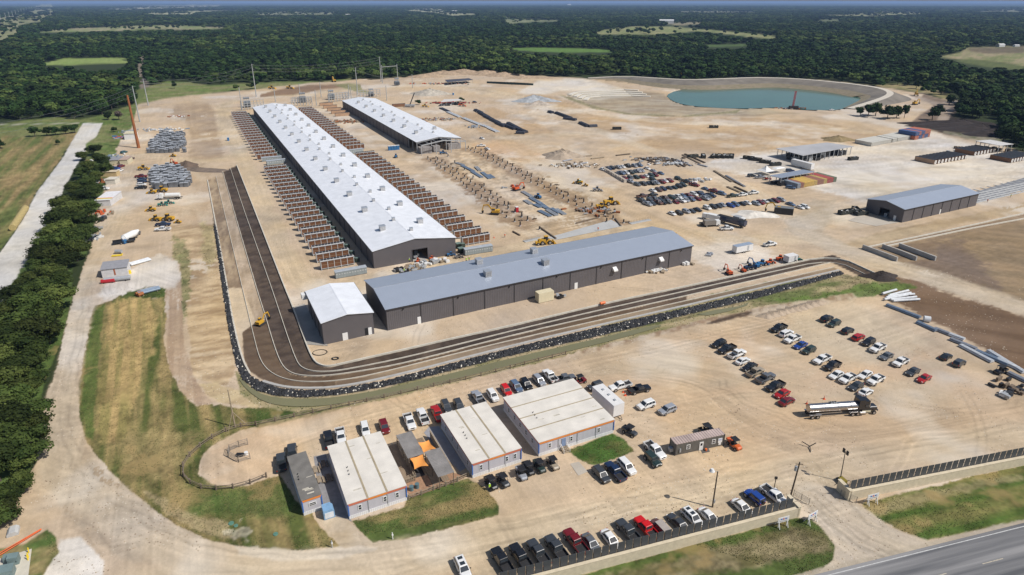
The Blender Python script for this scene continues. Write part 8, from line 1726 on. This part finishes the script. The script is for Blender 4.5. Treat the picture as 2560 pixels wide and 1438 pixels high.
# portable toilets
for i, (x, y, m_, lb) in enumerate(((974, 376, blp, 'leftmost'), (981, 375.5, blp, 'second'), (988, 375, blp, 'third'), (995, 374, blp, 'rightmost'))):
    t = thing('portable_toilet', G(x, y), AX, lb + ' of four blue portable toilets left of the second hall', 'toilet', 'blue portable toilets'); b = MB(); b.box((0, 0, 1.4), (1.7, 1.5, 2.8), m_); b.build('cabin', None, t); b = MB(); b.box((0, 0, 2.88), (1.8, 1.6, .14), whp); b.build('roof', None, t)
for (x, y, m_, lb) in ((1448, 460, grn, 'teal portable toilet beside the yellow machine'), (1292, 530, MATS['tank_red'], 'red portable toilet in the left part of the pier field'), (571, 352, blp, 'blue portable toilet on the sand left of the far coolers'), (1133, 238, blp, 'blue cabin behind the low white roof')):
    t = thing('portable_toilet', G(x, y), AX, lb, 'toilet'); b = MB(); b.box((0, 0, 1.2), (1.3, 1.3, 2.4), m_); b.build('cabin', None, t); b = MB(); b.box((0, 0, 2.46), (1.4, 1.4, .14), whp); b.build('roof', None, t)
# piers of the third hall
pm_ = MB(); pm_.box((0, 0, .2), (1.2, 1.2, .4), concg); pm_.tube((0, 0, .5), (0, 0, 1.9), .42, .42, MATS['dark_rock'], 8); PIER = pm_.mesh('concrete_pier')
o_ = base0 - U * (31.9 + 24)
def pier_rows():
    L0, L1 = G(1062, 395), G(1290, 540); ax_ = V; n = 0
    for row, (a, c, k) in enumerate((((1072, 398), (1300, 566), 22), ((1090, 396), (1318, 552), 22), ((1170, 372), (1520, 555), 26), ((1190, 374), (1558, 558), 26), ((1120, 392), (1345, 575), 9))):
        A_, B_ = G(*a), G(*c)
        for i in range(k):
            p = A_ + (B_ - A_) * (i / (k - 1)); p = p + U * rnd.uniform(-1, 1); n += 1
            single('concrete_pier', PIER, p, AX, 'dark stub column, %s from the back in the %s pier row from the left' % (NTH[i], NTH[row]), 'pier', 'piers of the unbuilt hall, %s row' % NTH[row], (.75, .75, rnd.uniform(.7, 1.15)))
            if row < 4 and (i + row) % 2 == 0:
                q = p + U * rnd.uniform(2.5, 4); b = MB(); 
                for _ in range(4): b.box((rnd.uniform(-1, 1), rnd.uniform(-.6, .6), rnd.uniform(.2, .5)), (rnd.uniform(.8, 1.8), .4, .3), [wd_deck, MATS['dark_fence_wood']][_ % 2], rnd.random() * 3)
                o = b.build('form_pile'); o.location = q; tag(o, 'formwork pile beside the %s pier of the %s row' % (NTH[i], NTH[row]), 'formwork', 'formwork piles')
pier_rows()
for i, (a, c) in enumerate((((1350, 570), (1390, 598)), ((1538, 548), (1552, 566)), ((1440, 560), (1495, 546)), ((1282, 430 + 150), (1300, 590)))):
    A_, B_ = G(*a), G(*c); b = MB(); b.beam(A_ + Vector((0, 0, .3)), B_ + Vector((0, 0, .3)), .5, .6, MATS['dark_fence_wood']); tag(b.build('form_board'), '%s long dark form board round the pale slab, from the left' % NTH[i], 'form board', 'form boards')
for j, (a, c) in enumerate((((1310, 605), (1350, 596)), ((1575, 560), (1625, 550)))):
    t = thing('rebar_row', G(*a), 0, ['left', 'right'][j] + ' white slab strip with upright rebar behind the wide warehouse', 'rebar'); A_, B_ = G(*a), G(*c); b = MB(); b.beam((0, 0, .12), B_ - A_ + Vector((0, 0, .12)), 2.2, .2, MATS['slab_light']); b.build('strip', None, t); b = MB()
    for k in range(14): p = (B_ - A_) * (k / 13); b.tube(p, p + Vector((0, 0, 1.6)), .05, .05, MATS['dark_fence_wood'], 5)
    b.build('bars', None, t)
# ------------------------------------------------------------------ heaps of earth and stone
def mound(px, py, a, c, h_, col, lb, name='earth_heap', seed=1, rz=0., cat='heap'):
    rs_ = np.random.RandomState(seed); n1, n2 = 26, 14; vs = []; b = MB(); m = mat('heap_%d' % seed, col, .95, var=.25, scale=.35, bump=.5)
    for j in range(n2 + 1):
        f_ = j / n2
        for i in range(n1):
            t_ = 2 * math.pi * i / n1; k = 1 + .16 * math.sin(3 * t_ + seed) + .10 * math.sin(5 * t_ + 2 * seed); rr_ = f_ * k; z = h_ * max(0, (1 - f_) ** 1.05) * (1 + .25 * math.sin(4 * t_ + seed + 3 * f_) * f_ + rs_.uniform(-.08, .08)) - .15 * (f_ == 1)
            vs.append((math.cos(t_) * rr_ * a, math.sin(t_) * rr_ * c, z))
    fs = [(j * n1 + i, j * n1 + (i + 1) % n1, (j + 1) * n1 + (i + 1) % n1, (j + 1) * n1 + i) for j in range(n2) for i in range(n1)]
    fs = [tuple(reversed(f)) for f in fs]; b.add(vs, fs, m); o = b.build(name); o.location = G(px, py); o.rotation_euler = (0, 0, rz); return tag(o, lb, cat)
mound(1405, 392, 13, 9, 5, (.36, .29, .22), 'grey-brown earth heap between second hall and far car park', seed=1)
mound(1336, 253, 24, 10, 6, (.34, .36, .38), 'blue-grey gravel heap on the pale ground below the pond', seed=2); mound(1347, 262, 14, 7, 4, (.42, .36, .30), 'pinkish gravel heap in front of the blue-grey one', seed=3)
mound(466, 416, 8, 6, 3.4, (.12, .085, .062), 'dark soil heap above the end of the terraces', seed=4); mound(500, 424, 20, 5, 1.2, (.17, .13, .10), 'low dark soil bank beside the dark heap', seed=5, rz=-.3)
mound(2202, 693, 6.5, 4, 2.4, (.035, .026, .022), 'black soil heap at the corner of the terraces', seed=6); mound(1075, 236, 22, 12, 6, (.42, .38, .32), 'grey gravel heap behind the second hall', seed=7)
mound(2094, 350, 12, 8, 3.2, (.24, .18, .09), 'olive earth heap left of the cream containers', seed=8); mound(1885, 537, 11, 6, 1.8, (.62, .58, .52), 'white gravel heap at the foot of the far car park', seed=9)
for i, (x, y, a, h_) in enumerate(((1110, 186, 30, 5), (1160, 184, 36, 6), (1215, 187, 34, 6), (1260, 190, 30, 5), (1060, 193, 26, 4), (1320, 195, 34, 3))): mound(x, y, a, 12, h_, (.38, .28, .19), 'bank of tan earth, %s along the back edge of the yard against the woods' % NTH[i], seed=10 + i, name='earth_bank')
for i, (x, y, a, c, h_) in enumerate(((2400, 318, 46, 12, 6), (2450, 326, 36, 10, 5), (2480, 338, 20, 10, 5))): mound(x, y, a, c, h_, (.030, .022, .020), '%s ridge from the left of the nearly black soil heap at the right' % NTH[i], seed=20 + i, name='dark_soil_heap', rz=-.25)
for i in range(9):
    f_ = i / 8; x = 1925 + 130 * f_; y = 795 - 34 * f_; mound(x - 10, y - 4, 3.0, 2.0, .9, (.38, .30, .22), 'tipped pale soil lump, %s from the left at the top edge of the car park' % NTH[i], seed=30 + i, name='soil_lump')
# concrete riprap barrier of white bags along far car park
for i in range(16):
    f_ = i / 15; g = G(1508 + 54 * f_, 424 + 32 * f_); b = MB(); b.box((0, 0, .8), (1.7, 1.5, 1.5), mat('bag_white', (.50, .44, .37), .8, var=.2), taper=.8); o = b.build('bulk_bag'); o.location = g; o.rotation_euler = (0, 0, rnd.random()); tag(o, 'pale bulk bag, %s from the top in the row left of the far car park' % NTH[i], 'bag', 'bulk bags')
# hose coils, barrel on wall
for (x, y, r, lb) in ((838, 897, 1.0, 'coiled black hose on the sand inside the bend'), (800, 882, 2.0, 'wide loop of cable on the sand inside the bend')):
    b = MB()
    for k in range(5 if r < 1.5 else 2):
        for i in range(20):
            a0, a1 = i * .314, (i + 1) * .314; rr_ = r - k * .09; b.tube((math.cos(a0) * rr_, math.sin(a0) * rr_ * .8, .1 + .05 * (k % 2)), (math.cos(a1) * rr_, math.sin(a1) * rr_ * .8, .1 + .05 * (k % 2)), .06, .06, black, 5, False)
    o = b.build('hose_coil'); o.location = G(x, y); tag(o, lb, 'hose')
b = MB(); b.tube((-.9, 0, .9), (.9, 0, .9), .45, .45, MATS['orange_plastic'], 12); o = b.build('orange_barrel'); o.location = G(1506, 764); o.rotation_euler = (0, 0, AX); tag(o, 'orange barrel lying on the innermost terrace wall', 'barrel')
t = pole_thing('lamp_post', (1452, 712), HGT((1452, 712), (1454, 672)), .10, .08, psteel, 'slim pole against the wide warehouse wall', 'pole')
b = MB(); b.box((0, 0, .1), (.4, .3, .3), whp); b.build('base_box', None, t)
# ------------------------------------------------------------------ far buildings
for (x, y, w_, d_, h_, m_, lb) in ((1666, 59, 62, 25, 13, whp, 'long white barn by the far pale meadow'), (2500, 117, 14, 10, 5, whp, 'white-roofed house at the edge of the far right clearing'), (2540, 117, 10, 8, 3.5, whp, 'small white shed at the far right clearing'), (1136, 32, 60, 30, 14, whp, 'white roof among the far fields at top centre'),
                                   (1423, 13, 90, 40, 20, whp, 'white roof near the horizon'), (870, 42, 30, 20, 12, whp, 'lone white roof in the woods left of centre'), (2445, 8, 120, 60, 40, whp, 'white block on the horizon at the right'), (2475, 8, 90, 60, 40, whp, 'second white block on the horizon at the right'), (2540, 8, 70, 60, 40, whp, 'third white block on the horizon at the right')):
    g = G(x, y); t = thing('far_building', g, rnd.uniform(-.3, .3), lb, 'building'); b = MB(); b.box((0, 0, h_ / 2), (w_, d_, h_), m_); b.build('wall', None, t)
    b = MB(); b.add([(-w_ / 2, -d_ / 2, h_), (w_ / 2, -d_ / 2, h_), (w_ / 2, d_ / 2, h_), (-w_ / 2, d_ / 2, h_), (-w_ / 2, 0, h_ * 1.3), (w_ / 2, 0, h_ * 1.3)], [(0, 1, 5, 4), (3, 4, 5, 2), (0, 4, 3), (1, 2, 5)], m_); b.build('roof', None, t)
# ------------------------------------------------------------------ people
def person_mesh(seed):
    """standing figure, one continuous skinned body; 1.76 m tall"""
    J = {'pelvis': (0, 0, .96, .14), 'waist': (0, .01, 1.10, .125), 'chest': (0, .01, 1.32, .155), 'neck': (0, .01, 1.50, .06), 'head': (0, -.01, 1.62, .095), 'crown': (0, -.01, 1.71, .07)}
    s = 1 if seed % 2 else -1
    for q, k in ((-1, 'l'), (1, 'r')):
        J['sh' + k] = (q * .19, .01, 1.42, .065); J['el' + k] = (q * .27, -.02 - .06 * (q == s), 1.14, .047); J['wr' + k] = (q * .28, -.14 - .12 * (q == s), .92 + .10 * (q == s), .034); J['ha' + k] = (q * .28, -.19 - .12 * (q == s), .85 + .10 * (q == s), .038)
        J['hi' + k] = (q * .10, 0, .90, .10); J['kn' + k] = (q * .12, -.03 * q * s, .50, .065); J['an' + k] = (q * .13, .03 * q * s, .09, .045); J['to' + k] = (q * .14, -.14 + .03 * q * s, .04, .04)
    E = [('pelvis', 'waist'), ('waist', 'chest'), ('chest', 'neck'), ('neck', 'head'), ('head', 'crown')]
    for k in 'lr': E += [('chest', 'sh' + k), ('sh' + k, 'el' + k), ('el' + k, 'wr' + k), ('wr' + k, 'ha' + k), ('pelvis', 'hi' + k), ('hi' + k, 'kn' + k), ('kn' + k, 'an' + k), ('an' + k, 'to' + k)]
    names = list(J); me = bpy.data.meshes.new('person_rig'); me.from_pydata([J[n][:3] for n in names], [(names.index(a), names.index(c)) for a, c in E], [])
    o = bpy.data.objects.new('rig', me); COL.objects.link(o); o.modifiers.new('s', 'SKIN'); sv = me.skin_vertices[0].data
    for i, n in enumerate(names): r = J[n][3]; sv[i].radius = (r, r * (.8 if n in ('chest', 'waist', 'pelvis') else 1)); sv[i].use_root = n == 'pelvis'
    ss = o.modifiers.new('d', 'SUBSURF'); ss.levels = 1; ss.render_levels = 1
    dg = bpy.context.evaluated_depsgraph_get(); dg.update(); out = bpy.data.meshes.new_from_object(o.evaluated_get(dg)); out.name = 'person_body'
    bpy.data.objects.remove(o)
    trs = mat('trousers_denim', (.06, .075, .11), .9); skin = mat('skin_tone', (.40, .23, .15), .6); out.materials.clear(); out.materials.append(trs); out.materials.append(skin)
    for p in out.polygons:
        c = p.center; p.material_index = 1 if (c.z > 1.47 or (abs(c.x) > .2 and c.z < 1.12 and c.z > .75)) else 0
    v = MB(); ring = [(-.21, -.13), (0, -.17), (.21, -.13), (.21, .14), (0, .17), (-.21, .14)]; v.prism([(x * .95, y) for x, y in ring], .93, 1.2); v.prism(ring, 1.2, 1.46); vest = v.mesh('vest')
    h_ = MB(); h_.tube((0, -.01, 1.68), (0, -.01, 1.74), .15, .13, None, 12); h_.tube((0, -.01, 1.74), (0, -.01, 1.82), .13, .06, None, 12); hat = h_.mesh('hard_hat')
    for q in (vest, hat): q.materials.append(paint0)
    return out, vest, hat
PB = [person_mesh(0), person_mesh(1)]
lime = mat('hi_vis_lime', (.45, .75, .04), .7); ovest = mat('hi_vis_orange', (.85, .16, .03), .7)
for i, (x, y, m_, r, lb) in enumerate(((1224, 1226, lime, .5, 'person in lime vest standing beside the leftmost buggy'), (1166, 655, lime, 1, 'person in lime vest, left of two behind the wide warehouse roof'), (1173, 653, lime, 2.4, 'person in lime vest, right of two behind the wide warehouse roof'), (1011, 682, lime, 0, 'person in lime vest near the timber before the longest hall'),
                                       (1495, 577, ovest, 0, 'person in orange vest on the near edge of the pale slab'), (1024, 656, lime, 0, 'person in lime vest beside the doorway of the longest hall'), (1815, 574, ovest, 1, 'person in orange vest beside the white pickup below the far car park'), (2526, 494, lime, 1, 'person in lime vest on the footings right of the right-hand warehouse'),
                                       (2468, 506, ovest, 2, 'person in orange vest beside the footings right of the right-hand warehouse'), (1262, 594, ovest, 1, 'person in orange vest right of the near right coolers'))):
    body, vest, hat = PB[i % 2]; t = thing('person', G(x, y), r, lb, 'person', 'site workers'); part('body', body, t); part('vest', vest, t, m_); part('hard_hat', hat, t, whp)
